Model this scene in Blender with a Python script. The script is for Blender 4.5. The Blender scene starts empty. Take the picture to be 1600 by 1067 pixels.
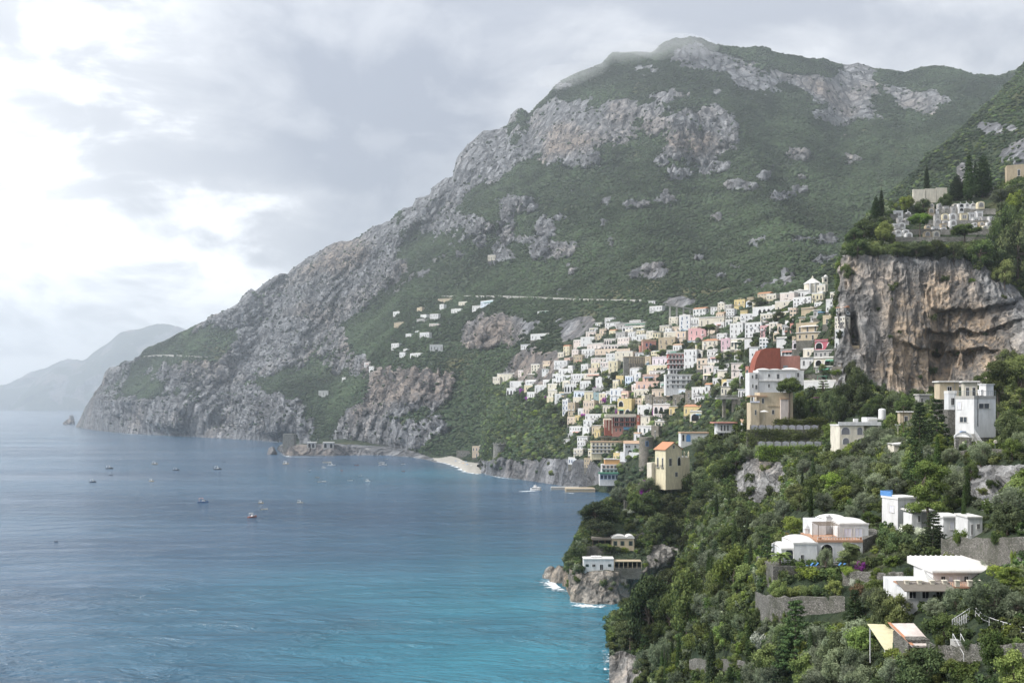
import bpy, bmesh, math, random
import numpy as np
from mathutils import Vector, Matrix
from mathutils.bvhtree import BVHTree

# ------------------------------------------------------------------ camera, sky, sun, exposure
F, CX, HZ, H = 1555.6, 800.0, 632.0, 80.0      # focal length in pixels of a 1600 wide frame, horizon row, eye height
scene = bpy.context.scene
C = scene.collection
cam_d = bpy.data.cameras.new('camera')
cam_d.lens = 35.0; cam_d.sensor_width = 36.0
cam_d.shift_y = (HZ - 533.5) / 1600.0
cam_d.clip_start = 1.0; cam_d.clip_end = 90000.0
cam = bpy.data.objects.new('camera', cam_d); C.objects.link(cam)
cam.location = (0, 0, H); cam.rotation_euler = (math.radians(90), 0, 0)
scene.camera = cam

SUN_AZ, SUN_EL = math.radians(-102), math.radians(42)     # azimuth from the view direction (+Y), left is negative
sun_d = bpy.data.lights.new('sun', 'SUN'); sun_d.energy = 2.5; sun_d.angle = math.radians(11); sun_d.color = (1.0, 0.97, 0.93)
sun = bpy.data.objects.new('sun', sun_d); C.objects.link(sun)
sdir = Vector((math.sin(SUN_AZ) * math.cos(SUN_EL), math.cos(SUN_AZ) * math.cos(SUN_EL), math.sin(SUN_EL)))
sun.rotation_euler = (-sdir).to_track_quat('-Z', 'Y').to_euler()

scene.view_settings.view_transform = 'Standard'; scene.view_settings.look = 'None'
scene.view_settings.exposure = 0.84; scene.view_settings.gamma = 1.0
scene.cycles.use_denoising = True
scene.cycles.max_bounces = 6; scene.cycles.diffuse_bounces = 3; scene.cycles.glossy_bounces = 3
scene.cycles.transparent_max_bounces = 8; scene.cycles.volume_bounces = 1
scene.cycles.volume_step_rate = 4.0; scene.cycles.volume_max_steps = 64
scene.cycles.caustics_reflective = False; scene.cycles.caustics_refractive = False


class NT:
    """small helper for building node trees"""
    def __init__(self, tree): self.t = tree; self.t.nodes.clear()
    def n(self, typ, **kw):
        nd = self.t.nodes.new(typ)
        for k, v in kw.items():
            if k.startswith('i_'):
                key = k[2:]; key = int(key) if key.isdigit() else key.replace('_', ' ')
                self.set(nd.inputs[key], v)
            else: setattr(nd, k, v)
        return nd
    def set(self, sock, v):
        if hasattr(v, 'is_output'): self.t.links.new(v, sock)
        elif isinstance(v, bpy.types.Node): self.t.links.new(v.outputs[0], sock)
        else: sock.default_value = v
    def math(self, op, a, b=0.0, c=None, clamp=False):
        nd = self.n('ShaderNodeMath', operation=op, use_clamp=clamp); self.set(nd.inputs[0], a); self.set(nd.inputs[1], b)
        if c is not None: self.set(nd.inputs[2], c)
        return nd.outputs[0]
    def mix(self, fac, a, b, blend='MIX'):
        nd = self.n('ShaderNodeMix', data_type='RGBA', blend_type=blend)
        self.set(nd.inputs[0], fac); self.set(nd.inputs[6], a); self.set(nd.inputs[7], b)
        return nd.outputs[2]
    def ramp(self, v, lo, hi, a=0.0, b=1.0, smooth=True):
        nd = self.n('ShaderNodeMapRange', interpolation_type='SMOOTHSTEP' if smooth else 'LINEAR')
        for i, q in enumerate((v, lo, hi, a, b)): self.set(nd.inputs[i], q)
        return nd.outputs[0]
    def noise(self, vec, scale, detail=4.0, rough=0.55, dist=0.0, col=False):
        nd = self.n('ShaderNodeTexNoise'); 
        if vec is not None: self.set(nd.inputs['Vector'], vec)
        nd.inputs['Scale'].default_value = scale; nd.inputs['Detail'].default_value = detail
        nd.inputs['Roughness'].default_value = rough; nd.inputs['Distortion'].default_value = dist
        return nd.outputs[1] if col else nd.outputs[0]
    def mapping(self, vec, scale=(1, 1, 1), loc=(0, 0, 0), rot=(0, 0, 0)):
        nd = self.n('ShaderNodeMapping'); self.set(nd.inputs[0], vec)
        nd.inputs[1].default_value = loc; nd.inputs[2].default_value = rot; nd.inputs[3].default_value = scale
        return nd.outputs[0]
    def dist(self, vec, p):
        nd = self.n('ShaderNodeVectorMath', operation='DISTANCE'); self.set(nd.inputs[0], vec); nd.inputs[1].default_value = p
        return nd.outputs['Value']


def rgb(*c): return (c[0], c[1], c[2], 1.0)


world = bpy.data.worlds.new('World'); scene.world = world; world.use_nodes = True
w = NT(world.node_tree)
sky = w.n('ShaderNodeTexSky', sky_type='NISHITA', sun_disc=False)
sky.sun_elevation = SUN_EL; sky.sun_rotation = SUN_AZ % (2 * math.pi); sky.altitude = 80; sky.air_density = 1.2; sky.dust_density = 2.0
skyc = w.mix(1.0, sky.outputs[0], rgb(0.09, 0.09, 0.09), 'MULTIPLY')
tc = w.n('ShaderNodeTexCoord').outputs['Generated']
sep = w.n('ShaderNodeSeparateXYZ', i_0=tc)
zc = w.math('MAXIMUM', sep.outputs[2], 0.0)
den = w.math('ADD', zc, 0.12)
pl = w.n('ShaderNodeCombineXYZ'); w.set(pl.inputs[0], w.math('DIVIDE', sep.outputs[0], den)); w.set(pl.inputs[1], w.math('DIVIDE', sep.outputs[1], den))
ang = w.mapping(tc, (1.0, 1.0, 2.6), loc=(0.35, 0.0, 0.1))
n1 = w.noise(ang, 2.6, 8.0, 0.56, 0.8)                   # cloud masses
n3 = w.noise(w.mapping(tc, (1.0, 1.0, 2.0)), 9.0, 6.0, 0.6, 0.5)    # torn edges
n2 = w.noise(pl.outputs[0], 0.8, 5.0, 0.55, 0.3)
den_c = w.math('ADD', w.math('ADD', w.math('MULTIPLY', n1, 0.52), w.math('MULTIPLY', n2, 0.18)), w.math('MULTIPLY', n3, 0.30))
def blob(px, py, r0, r1):
    v = Vector(((px - CX) / F, 1.0, (HZ - py) / F)).normalized()
    return w.ramp(w.dist(tc, v), r0, r1, 1.0, 0.0)
thick = w.ramp(den_c, 0.43, 0.58)
# the heavy bank beside the ridge and the bright break low towards the sun
bank = w.math('ADD', w.math('MULTIPLY', blob(470, 170, 0.0, 0.24), 0.42), w.math('MULTIPLY', blob(660, 260, 0.0, 0.16), 0.50))
gap = w.math('ADD', w.math('MULTIPLY', blob(-90, 470, 0.10, 0.44), 0.85), w.math('MULTIPLY', blob(430, 400, 0.0, 0.15), 0.35))
thick = w.math('ADD', w.math('MULTIPLY', thick, 0.75), w.math('SUBTRACT', bank, gap), clamp=False)
tk = w.ramp(thick, -0.1, 1.0, 0.0, 1.0, False)
cl = w.mix(tk, rgb(0.475, 0.488, 0.515), rgb(0.228, 0.250, 0.300))
cl = w.mix(w.ramp(thick, 0.12, -0.65, 0.0, 1.0), cl, rgb(1.15, 1.16, 1.18))
sd = w.ramp(w.dist(tc, sdir), 0.0, 1.15, 0.75, 0.0)
cl = w.mix(sd, cl, rgb(0.95, 0.93, 0.89))
lift = w.math('ADD', w.math('MULTIPLY', zc, 0.9), 0.82)          # an overcast sky brightens towards the zenith
cl = w.mix(1.0, cl, lift, 'MULTIPLY')
bgc = w.mix(0.96, skyc, cl)
bg = w.n('ShaderNodeBackground', i_Strength=1.0); w.set(bg.inputs[0], bgc)
wo = w.n('ShaderNodeOutputWorld'); w.t.links.new(bg.outputs[0], wo.inputs[0])
world.cycles.sampling_method = 'MANUAL'; world.cycles.sample_map_resolution = 256

# ------------------------------------------------------------------ noise and geometry helpers
rng = np.random.default_rng(7)
random.seed(7)


def _h(i, j, k, seed):
    n = (i.astype(np.uint32) * np.uint32(374761393) + j.astype(np.uint32) * np.uint32(668265263)
         + k.astype(np.uint32) * np.uint32(2246822519) + np.uint32(seed * 3266489917 % 4294967296))
    n = (n ^ (n >> np.uint32(13))) * np.uint32(1274126177)
    n = n ^ (n >> np.uint32(16))
    return (n & np.uint32(0xffffff)).astype(np.float32) / np.float32(0xffffff)


def vnoise(x, y, z, seed=0):
    xi, yi, zi = np.floor(x), np.floor(y), np.floor(z)
    fx, fy, fz = (x - xi), (y - yi), (z - zi)
    fx = fx * fx * fx * (fx * (fx * 6 - 15) + 10); fy = fy * fy * fy * (fy * (fy * 6 - 15) + 10); fz = fz * fz * fz * (fz * (fz * 6 - 15) + 10)
    xi, yi, zi = xi.astype(np.int64), yi.astype(np.int64), zi.astype(np.int64)
    r = 0
    for a in (0, 1):
        for b in (0, 1):
            for c in (0, 1):
                wgt = (fx if a else 1 - fx) * (fy if b else 1 - fy) * (fz if c else 1 - fz)
                r = r + wgt * _h(xi + a, yi + b, zi + c, seed)
    return r * 2 - 1


def fbm(x, y, z, octv=5, gain=0.5, seed=0, ridged=False):
    r = 0; a = 1.0; tot = 0; f = 1.0
    for o in range(octv):
        v = vnoise(x * f, y * f, z * f, seed + o * 17)
        if ridged: v = 1 - 2 * np.abs(v)
        r = r + a * v; tot += a; a *= gain; f *= 2.03
    return r / tot


def sstep(a, b, x):
    t = np.clip((x - a) / (b - a), 0, 1); return t * t * (3 - 2 * t)


def at(px, py, d):
    """the point at distance d (along the view axis) that the photograph shows at pixel px, py"""
    return Vector(((px - CX) / F * d, d, H + (HZ - py) / F * d))


def proj(X, Y, Z): return CX + X / Y * F, HZ - (Z - H) / Y * F


def link(o, parent=None):
    C.objects.link(o)
    if parent is not None: o.parent = parent
    return o


def tag(o, label=None, cat=None, group=None, kind=None):
    if label: o['label'] = label
    if cat: o['category'] = cat
    if group: o['group'] = group
    if kind: o['kind'] = kind
    return o


def mesh_np(name, verts, faces, mat=None, smooth=False):
    """mesh from numpy arrays; faces is an (n,3) or (n,4) int array"""
    me = bpy.data.meshes.new(name)
    nv, (nf, k) = len(verts), faces.shape
    me.vertices.add(nv); me.vertices.foreach_set('co', np.ascontiguousarray(verts, dtype=np.float32).ravel())
    me.loops.add(nf * k); me.loops.foreach_set('vertex_index', np.ascontiguousarray(faces, dtype=np.int32).ravel())
    me.polygons.add(nf); me.polygons.foreach_set('loop_start', np.arange(0, nf * k, k, dtype=np.int32))
    if smooth: me.polygons.foreach_set('use_smooth', np.ones(nf, dtype=bool))
    me.update(calc_edges=True)
    if mat: me.materials.append(mat)
    return me


def attr(me, name, arr):
    a = me.attributes.new(name, 'FLOAT', 'POINT'); a.data.foreach_set('value', np.ascontiguousarray(arr, dtype=np.float32).ravel())


# ------------------------------------------------------------------ materials
def new_mat(name):
    m = bpy.data.materials.new(name); m.use_nodes = True
    t = NT(m.node_tree); out = t.n('ShaderNodeOutputMaterial')
    return m, t, out


def terrain_material(name, scale, grey=(0.285, 0.292, 0.310), warm=(0.36, 0.29, 0.24), green=((0.028, 0.044, 0.025), (0.064, 0.082, 0.044)), rough_bump=1.0):
    """limestone where the surface is bare, low scrub and grass elsewhere; scale = size in metres of the finest rock detail"""
    m, t, out = new_mat(name)
    pos = t.n('ShaderNodeNewGeometry').outputs['Position']
    rk = t.n('ShaderNodeAttribute', attribute_name='rock').outputs['Fac']
    wm = t.n('ShaderNodeAttribute', attribute_name='warm').outputs['Fac']
    s = 1.0 / scale
    brk = t.noise(pos, 0.12 * s, 6.0, 0.62)
    rk2 = t.math('ADD', rk, t.math('MULTIPLY', t.math('SUBTRACT', brk, 0.5), 1.3))
    rkm = t.ramp(rk2, 0.42, 0.58)
    streak = t.noise(t.mapping(pos, (1, 1, 0.16)), 0.22 * s, 6.0, 0.6, 0.4)
    bed = t.noise(t.mapping(pos, (0.3, 0.3, 1.6)), 0.10 * s, 4.0, 0.6, 0.6)
    fine = t.noise(pos, 0.8 * s, 5.0, 0.65)
    big = t.noise(pos, 0.018 * s, 3.0, 0.5)
    rc = t.mix(t.ramp(streak, 0.32, 0.68), rgb(*[c * 0.50 for c in grey]), rgb(*[c * 1.28 for c in grey]))
    wf = t.math('MULTIPLY', t.ramp(t.math('ADD', t.math('ADD', big, t.math('MULTIPLY', streak, 0.35)), t.math('MULTIPLY', wm, 0.5)), 0.66, 0.92), 0.85)
    rc = t.mix(wf, rc, t.mix(t.ramp(streak, 0.3, 0.7), rgb(*[c * 0.6 for c in warm]), rgb(*[c * 1.15 for c in warm])))
    rc = t.mix(t.math('MULTIPLY', t.ramp(bed, 0.52, 0.66), 0.45), rc, rgb(*[c * 0.42 for c in grey]))
    rc = t.mix(t.math('MULTIPLY', t.ramp(fine, 0.60, 0.38), 0.6), rc, rgb(*[c * 0.38 for c in grey]))
    crk = t.n('ShaderNodeTexVoronoi', feature='DISTANCE_TO_EDGE', i_Scale=0.16 * s); t.set(crk.inputs['Vector'], t.mapping(t.n('ShaderNodeVectorMath', operation='ADD', i_0=pos, i_1=t.n('ShaderNodeVectorMath', operation='SCALE', i_0=t.noise(pos, 0.2 * s, 3, 0.6, 0, True), i_3=5.0 * scale).outputs[0]).outputs[0], (1, 1, 0.22)))
    crv = t.ramp(crk.outputs['Distance'], 0.0, 0.16)
    rc = t.mix(t.math('MULTIPLY', t.math('SUBTRACT', 1.0, crv), 0.75), rc, rgb(*[c * 0.28 for c in grey]))
    gv = t.noise(pos, 0.35 * s, 5.0, 0.6)
    gc = t.mix(t.ramp(gv, 0.35, 0.7), rgb(*green[0]), rgb(*green[1]))
    dry = t.ramp(t.noise(pos, 0.03 * s, 4.0, 0.6), 0.56, 0.72)
    gc = t.mix(t.math('MULTIPLY', dry, 0.6), gc, rgb(0.17, 0.155, 0.075))
    col = t.mix(rkm, gc, rc)
    b = t.n('ShaderNodeBsdfPrincipled', i_Roughness=0.92); b.inputs['Specular IOR Level'].default_value = 0.15
    t.set(b.inputs['Base Color'], col)
    hgt = t.math('ADD', t.math('MULTIPLY', streak, 1.9), t.math('ADD', t.math('MULTIPLY', fine, 0.9), t.math('MULTIPLY', crv, 0.7)))
    bp = t.n('ShaderNodeBump', i_Strength=1.0, i_Distance=1.6 * scale * rough_bump); t.set(bp.inputs['Height'], hgt)
    t.t.links.new(bp.outputs[0], b.inputs['Normal'])
    t.t.links.new(b.outputs[0], out.inputs[0])
    return m


M = {}
M['mountain'] = terrain_material('mountain_limestone', 5.0)
M['hill'] = terrain_material('near_limestone', 1.0, grey=(0.40, 0.38, 0.35), warm=(0.44, 0.32, 0.21))
M['cliff'] = terrain_material('cliff_limestone', 1.4, grey=(0.40, 0.395, 0.39), warm=(0.52, 0.385, 0.26))


def foliage(name, dark, light, trans=0.25, hue=0.03, patch=0.05):
    m, t, out = new_mat(name)
    oi = t.n('ShaderNodeObjectInfo').outputs['Random']
    isl = t.n('ShaderNodeNewGeometry').outputs['Random Per Island']
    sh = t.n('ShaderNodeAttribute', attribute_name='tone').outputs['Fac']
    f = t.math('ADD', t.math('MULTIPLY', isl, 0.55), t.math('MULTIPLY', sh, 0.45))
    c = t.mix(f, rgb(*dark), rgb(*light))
    pn = t.noise(t.n('ShaderNodeNewGeometry').outputs['Position'], patch, 3.0, 0.6)
    c = t.mix(1.0, c, t.ramp(pn, 0.30, 0.70, 0.55, 1.40), 'MULTIPLY')
    hs = t.n('ShaderNodeHueSaturation'); t.set(hs.inputs['Color'], c)
    t.set(hs.inputs['Hue'], t.ramp(oi, 0, 1, 0.5 - hue, 0.5 + hue, False)); t.set(hs.inputs['Value'], t.ramp(t.math('FRACT', t.math('MULTIPLY', oi, 7.31)), 0, 1, 0.72, 1.3, False))
    t.set(hs.inputs['Saturation'], t.ramp(t.math('FRACT', t.math('MULTIPLY', oi, 3.7)), 0, 1, 0.8, 1.1, False))
    d = t.n('ShaderNodeBsdfDiffuse'); t.set(d.inputs[0], hs.outputs[0])
    tr = t.n('ShaderNodeBsdfTranslucent'); t.set(tr.inputs[0], hs.outputs[0])
    mx = t.n('ShaderNodeMixShader', i_0=trans); t.t.links.new(d.outputs[0], mx.inputs[1]); t.t.links.new(tr.outputs[0], mx.inputs[2])
    t.t.links.new(mx.outputs[0], out.inputs[0])
    return m


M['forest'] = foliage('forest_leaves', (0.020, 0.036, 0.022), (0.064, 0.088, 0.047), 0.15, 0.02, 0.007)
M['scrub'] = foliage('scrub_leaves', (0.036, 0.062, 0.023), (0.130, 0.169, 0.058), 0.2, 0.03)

# ------------------------------------------------------------------ land: lofted sheets
BVH = {}


def rail(pts): return np.array(pts, dtype=float)


def loft(rails, rows, px0, px1, ncol):
    """columns across, rows from the lowest rail to the highest; returns px, py, d grids"""
    cols = np.linspace(px0, px1, ncol)
    PY = np.array([np.interp(cols, r[:, 0], r[:, 1]) for r in rails])
    D = np.array([np.interp(cols, r[:, 0], r[:, 2]) for r in rails])
    ker = np.hanning(max(5, ncol // 40 | 1)); ker /= ker.sum()
    for k in range(len(rails)):
        pad = len(ker) // 2
        D[k] = np.convolve(np.pad(D[k], pad, mode='edge'), ker, 'valid')
    py, dd, seg = [], [], []
    for k in range(len(rails) - 1):
        n = rows[k]
        for i in range(n + (1 if k == len(rails) - 2 else 0)):
            t = i / n
            py.append(PY[k] * (1 - t) + PY[k + 1] * t); dd.append(D[k] * (1 - t) + D[k + 1] * t); seg.append(k + t)
    return np.tile(cols, (len(py), 1)), np.array(py), np.array(dd), np.array(seg)


def smooth_rows(a, n):
    ker = np.hanning(n + 2)[1:-1]; ker /= ker.sum(); pad = n // 2
    ap = np.pad(a, ((pad, pad), (0, 0)), mode='edge')
    out = np.zeros_like(a)
    for i, kk in enumerate(ker): out += kk * ap[i:i + a.shape[0]]
    return out


def blobs(px, py, lst):
    r = np.zeros_like(px)
    for (cx, cy, rx, ry, wt) in lst:
        q = ((px - cx) / rx) ** 2 + ((py - cy) / ry) ** 2
        r = r + wt * np.exp(-np.maximum(0, q) ** 1.3)
    return r


def normals_grid(X, Y, Z):
    ux, uy, uz = np.gradient(X, axis=1), np.gradient(Y, axis=1), np.gradient(Z, axis=1)
    vx, vy, vz = np.gradient(X, axis=0), np.gradient(Y, axis=0), np.gradient(Z, axis=0)
    nx, ny, nz = uy * vz - uz * vy, uz * vx - ux * vz, ux * vy - uy * vx
    l = np.sqrt(nx * nx + ny * ny + nz * nz) + 1e-9
    return nx / l, ny / l, nz / l


def steepen(py, D, seg, rock, wmin=0.16):
    """bare rock stands steep, scrub lies back: spread each column's depth over its rows accordingly"""
    wgt = (1 - rock) * (1 - wmin) + wmin
    dD = np.diff(D, axis=0); wm = 0.5 * (wgt[1:] + wgt[:-1])
    out = np.empty_like(D); out[0] = D[0]
    nD = dD * wm
    cum = np.cumsum(nD, 0); tot = np.cumsum(dD, 0)[-1]
    sc = tot / np.where(np.abs(cum[-1]) < 1e-6, 1, cum[-1])
    out[1:] = D[0] + cum * np.clip(sc, 0.3, 6.0)
    return out


def make_sheet(name, X, Y, Z, rock, warm, mat, kind='structure', label=None):
    nr, nc = X.shape
    V = np.stack([X, Y, Z], -1).reshape(-1, 3)
    idx = np.arange(nr * nc).reshape(nr, nc)
    Q = np.stack([idx[:-1, :-1], idx[:-1, 1:], idx[1:, 1:], idx[1:, :-1]], -1).reshape(-1, 4)
    me = mesh_np(name, V, Q, mat, smooth=True)
    attr(me, 'rock', rock); attr(me, 'warm', warm)
    o = link(bpy.data.objects.new(name, me)); tag(o, label, None, None, kind)
    BVH[name] = BVHTree.FromPolygons([tuple(v) for v in V.tolist()], Q.tolist())
    return o


SHEETS = {}

# ---- the mountain with the town's slope
ridge_py = [(118, 668), (122, 662), (133, 636), (146, 618), (157, 604), (164, 581), (171, 574), (187, 572), (193, 566), (209, 565.5), (225, 550), (260, 533), (297, 516), (329, 496), (373, 476), (376, 468), (385, 458), (392, 452), (399, 455),
            (412, 444), (437, 428), (449, 428), (457, 420), (470, 411), (490, 398), (510, 386), (530, 378), (545, 377), (560, 373), (580, 356), (611, 345), (630, 327), (644, 324), (650, 310), (672, 304), (675, 293),
            (698, 276), (707, 276), (713, 251), (729, 226), (754, 205), (779, 203), (792, 197), (799, 180), (810, 168), (819, 172), (826, 179), (830, 178), (837, 166), (855, 150), (869, 131), (900, 115), (940, 100),
            (957, 82), (1019, 82), (1033, 71), (1052, 61), (1078, 57.5), (1092, 59.5), (1109, 67), (1128, 72), (1159, 75), (1179, 73), (1196, 74), (1213, 82), (1244, 88), (1277, 93.5), (1286, 91), (1322, 103),
            (1341, 99), (1363, 105), (1413, 113.5), (1437, 106), (1456, 103), (1475, 104), (1499, 109), (1523, 117), (1559, 118), (1587, 110), (1600, 101.5), (1720, 80)]
ridge_d = [(118, 3600), (150, 3340), (200, 3180), (300, 3020), (400, 2980), (500, 2960), (600, 2900), (700, 2800), (800, 2750), (900, 2800), (1000, 2750), (1080, 2650), (1200, 2700), (1400, 2800), (1720, 2700)]
R6 = [(a, b, float(np.interp(a, [q[0] for q in ridge_d], [q[1] for q in ridge_d]))) for a, b in ridge_py]
def wl(px, py): return (px, py, 124448.0 / (py - HZ))
R1 = [wl(118, 667), wl(125, 668.5), wl(150, 672.5), wl(190, 676), wl(250, 680), wl(350, 685), wl(437, 690), wl(520, 699), wl(600, 707), wl(640, 711), wl(690, 720), wl(712, 729), wl(730, 736), wl(752, 738), wl(760, 742), wl(800, 747), wl(860, 756), wl(900, 762), wl(930, 767), wl(965, 772),
      (1100, 772, 790), (1200, 740, 610), (1330, 690, 520), (1400, 650, 560), (1600, 600, 640), (1720, 590, 640)]
R0 = [(a, HZ + (H + 12) * F / (d - 4), d - 4) for a, b, d in R1]
R2 = [(118, 667, 3580), (125, 660, 3500), (140, 645, 3300), (155, 625, 3080), (200, 628, 2800), (300, 640, 2520), (400, 652, 2300), (480, 645, 2050), (560, 650, 1820), (640, 660, 1600), (680, 706, 1470), (700, 714.5, 1425), (715, 716.5, 1402), (735, 716.5, 1395), (752, 718, 1345), (766, 700, 1180), (800, 700, 1130), (860, 712, 1040), (900, 720, 968), (960, 712, 905),
      (1050, 700, 850), (1150, 665, 730), (1250, 605, 570), (1330, 580, 525), (1400, 560, 600), (1600, 500, 700), (1720, 490, 700)]
R3 = [(118, 667.3, 3590), (130, 645, 3460), (150, 612, 3290), (200, 592, 3060), (300, 572, 2830), (400, 562, 2660), (480, 548, 2450), (560, 545, 2120), (640, 545, 1880), (700, 550, 1720), (760, 585, 1500), (800, 592, 1400), (860, 592, 1240), (900, 596, 1150), (960, 585, 1060), (1050, 565, 970), (1150, 535, 860), (1250, 500, 650), (1310, 480, 570), (1400, 470, 720), (1600, 440, 820), (1720, 440, 820)]
R4 = [(118, 667.6, 3595), (140, 627, 3390), (152, 608, 3320), (200, 576, 3130), (300, 537, 2930), (400, 502, 2830), (480, 477, 2730), (560, 470, 2450), (640, 470, 2180), (700, 466, 2000), (760, 462, 1850), (860, 464, 1600), (960, 468, 1400), (1050, 462, 1280), (1150, 460, 1170), (1250, 440, 1100), (1310, 430, 1120), (1400, 390, 1300), (1600, 330, 1400), (1720, 320, 1400)]
R5 = [(118, 667.8, 3598), (150, 613.5, 3335), (200, 570, 3165), (300, 522, 2990), (400, 470, 2930), (480, 432, 2870), (560, 412, 2750), (640, 387, 2560), (700, 360, 2400), (760, 340, 2250), (860, 320, 2080), (960, 310, 1980), (1050, 300, 1900), (1150, 300, 1880), (1250, 310, 1850), (1400, 300, 1900), (1600, 250, 1900), (1720, 240, 1900)]
def back(R, dd, dz): return [(a, HZ - (((HZ - b) / F * d - dz)) * F / (d + dd), d + dd) for a, b, d in R]
R7 = back(R6, 140, 70); R8 = back(R6, 700, 420)
rails = [rail(r) for r in (R0, R1, R2, R3, R4, R5, R6, R7, R8)]
NC = 900
PX, PYg, D, seg = loft(rails, [3, 70, 110, 105, 130, 150, 6, 8], 118, 1700, NC)
D = smooth_rows(D, 25)
mx, my = PX, PYg
rock_b = blobs(mx, my, [
    (1085, 94, 34, 20, .9), (1125, 98, 22, 16, .5), (1180, 118, 45, 22, .55), (1225, 125, 25, 16, .45), (1300, 140, 40, 24, .9), (1340, 130, 26, 30, .9), (1320, 180, 62, 13, .7), (1440, 160, 36, 22, .7), (1400, 140, 24, 14, .4),
    (1090, 212, 50, 34, 1.), (1020, 190, 16, 30, .6), (1135, 215, 20, 30, .45), (960, 195, 32, 34, .9), (880, 205, 55, 48, 1.), (755, 243, 50, 42, 1.), (690, 300, 32, 22, .7), (650, 325, 22, 18, .6), (905, 250, 28, 11, .7),
    (812, 318, 30, 14, .75), (790, 350, 12, 34, .75), (745, 355, 13, 9, .7), (752, 375, 10, 12, .6), (850, 355, 14, 18, .65), (868, 392, 36, 13, .8), (775, 388, 9, 14, .5), (945, 350, 9, 9, .5), (1185, 385, 18, 9, .4), (1010, 110, 30, 10, .5),
    (800, 172, 16, 18, .5), (600, 375, 30, 24, .5), (540, 420, 50, 34, .6), (470, 440, 40, 34, .5), (400, 490, 40, 40, .6), (560, 460, 40, 30, .5), (480, 500, 60, 34, .45), (330, 590, 60, 30, .4), (420, 560, 60, 40, .5), (320, 650, 90, 34, .6), (200, 650, 60, 26, .6), (420, 650, 70, 36, .55), (540, 560, 40, 40, .5), (170, 585, 20, 14, .5),
    (785, 515, 50, 30, .9), (740, 530, 30, 22, .6), (660, 605, 62, 34, 1.), (840, 575, 46, 30, 1.), (560, 665, 34, 28, .8), (690, 668, 50, 16, .6), (620, 685, 60, 18, .5), (900, 510, 34, 20, .8), (1062, 474, 30, 12, .6), (1120, 470, 22, 12, .4), (1215, 450, 34, 13, .5), (1180, 455, 20, 14, .35),
    (830, 735, 80, 20, 1.1), (900, 740, 60, 22, 1.1), (780, 738, 26, 16, 1.), (690, 345, 40, 20, .3), (610, 430, 30, 24, .4)])
rock_b += np.where(mx < 700, 0.40 * sstep(700, 560, mx), 0) + 0.3 * sstep(694 - 0.0, 700, my) * (mx < 640)
rock_b -= blobs(mx, my, [(300, 545, 70, 26, .5), (500, 600, 60, 50, .5), (530, 640, 50, 40, .5), (620, 520, 70, 60, .6), (450, 600, 26, 22, .35), (800, 660, 90, 45, .9), (560, 525, 26, 26, .35), (400, 600, 40, 14, .3), (230, 615, 34, 18, .5), (300, 620, 30, 20, .4), (700, 440, 60, 18, .4), (1000, 640, 140, 120, .5), (1180, 560, 160, 90, .4), (720, 630, 24, 40, .4)])
q_ = random.Random(66)                                                # scattered outcrops and short ledges
rock_b += blobs(mx, my, [(q_.uniform(640, 1340), q_.uniform(120, 440), q_.uniform(7, 26), q_.uniform(4, 11), q_.uniform(.35, .75)) for _ in range(75)])
X0 = (PX - CX) / F * D; Z0 = H + (HZ - PYg) / F * D
warp = fbm(X0 / 260, D / 260, Z0 / 200, 5, 0.55, 3)
strk = fbm(X0 / 38, D / 60, Z0 / 130, 4, 0.55, 9)
mid = fbm(X0 / 95, D / 95, Z0 / 120, 5, 0.6, 13)
tiny = fbm(X0 / 17, D / 17, Z0 / 26, 3, 0.6, 15)
rv = rock_b * 1.25 + 0.34 * warp + 0.50 * mid + 0.42 * strk + 0.24 * tiny
rock = sstep(0.33, 0.50, rv)
rock[PYg < 0] = 0
body = sstep(0.6, 1.4, seg)[:, None]
D2 = steepen(PYg, D, seg, smooth_rows(rock, 9) * 0.85)
dS = 0.75 * (D2 - D); kc = np.hanning(71); kc /= kc.sum()
for r_ in range(dS.shape[0]): dS[r_] = np.convolve(np.pad(dS[r_], 35, mode='edge'), kc, 'valid')      # neighbouring columns stay together
D = D + dS
X = (PX - CX) / F * D; Y = D.copy(); Z = H + (HZ - PYg) / F * D
nx, ny, nz = normals_grid(X, Y, Z)
sgn = np.where(ny > 0, -1, 1); nx, ny, nz = nx * sgn, ny * sgn, nz * sgn
big = 1.2 * fbm((X + 0.7 * Z) / 420, Y / 560, Z / 700, 2, 0.5, 21, True) + 0.45 * fbm((X + 0.8 * Z) / 170, Y / 220, Z / 260, 3, 0.5, 25, True)
ribs = fbm(X / 44, Y / 44, Z / 340, 4, 0.58, 31, True)
crag = fbm(X / 24, Y / 24, Z / 30, 3, 0.5, 41)
town_flat = sstep(780, 860, PX) * sstep(430, 480, PYg)               # the built slope stays even
amp = 1 - 0.85 * town_flat
fade = sstep(0.9, 1.5, seg)[:, None] * (1 - 0.97 * sstep(5.3, 5.95, seg)[:, None])
fade = np.where(PX < 180, fade * sstep(118, 180, PX), fade)
def line_field(px, py, lines):
    f = np.zeros_like(px)
    for (wd, sgn_, pts) in lines:
        dm = np.full_like(px, 1e9)
        for (ax, ay), (bx, by) in zip(pts[:-1], pts[1:]):
            tt = np.clip(((px - ax) * (bx - ax) + (py - ay) * (by - ay)) / ((bx - ax) ** 2 + (by - ay) ** 2), 0, 1)
            dm = np.minimum(dm, np.hypot(px - ax - tt * (bx - ax), py - ay - tt * (by - ay)))
        f = f + sgn_ * np.exp(-(dm / wd) ** 1.5)
    return f
wig = 9 * fbm(PX / 34, PYg / 34, PX * 0, 3, 0.6, 55)
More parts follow.
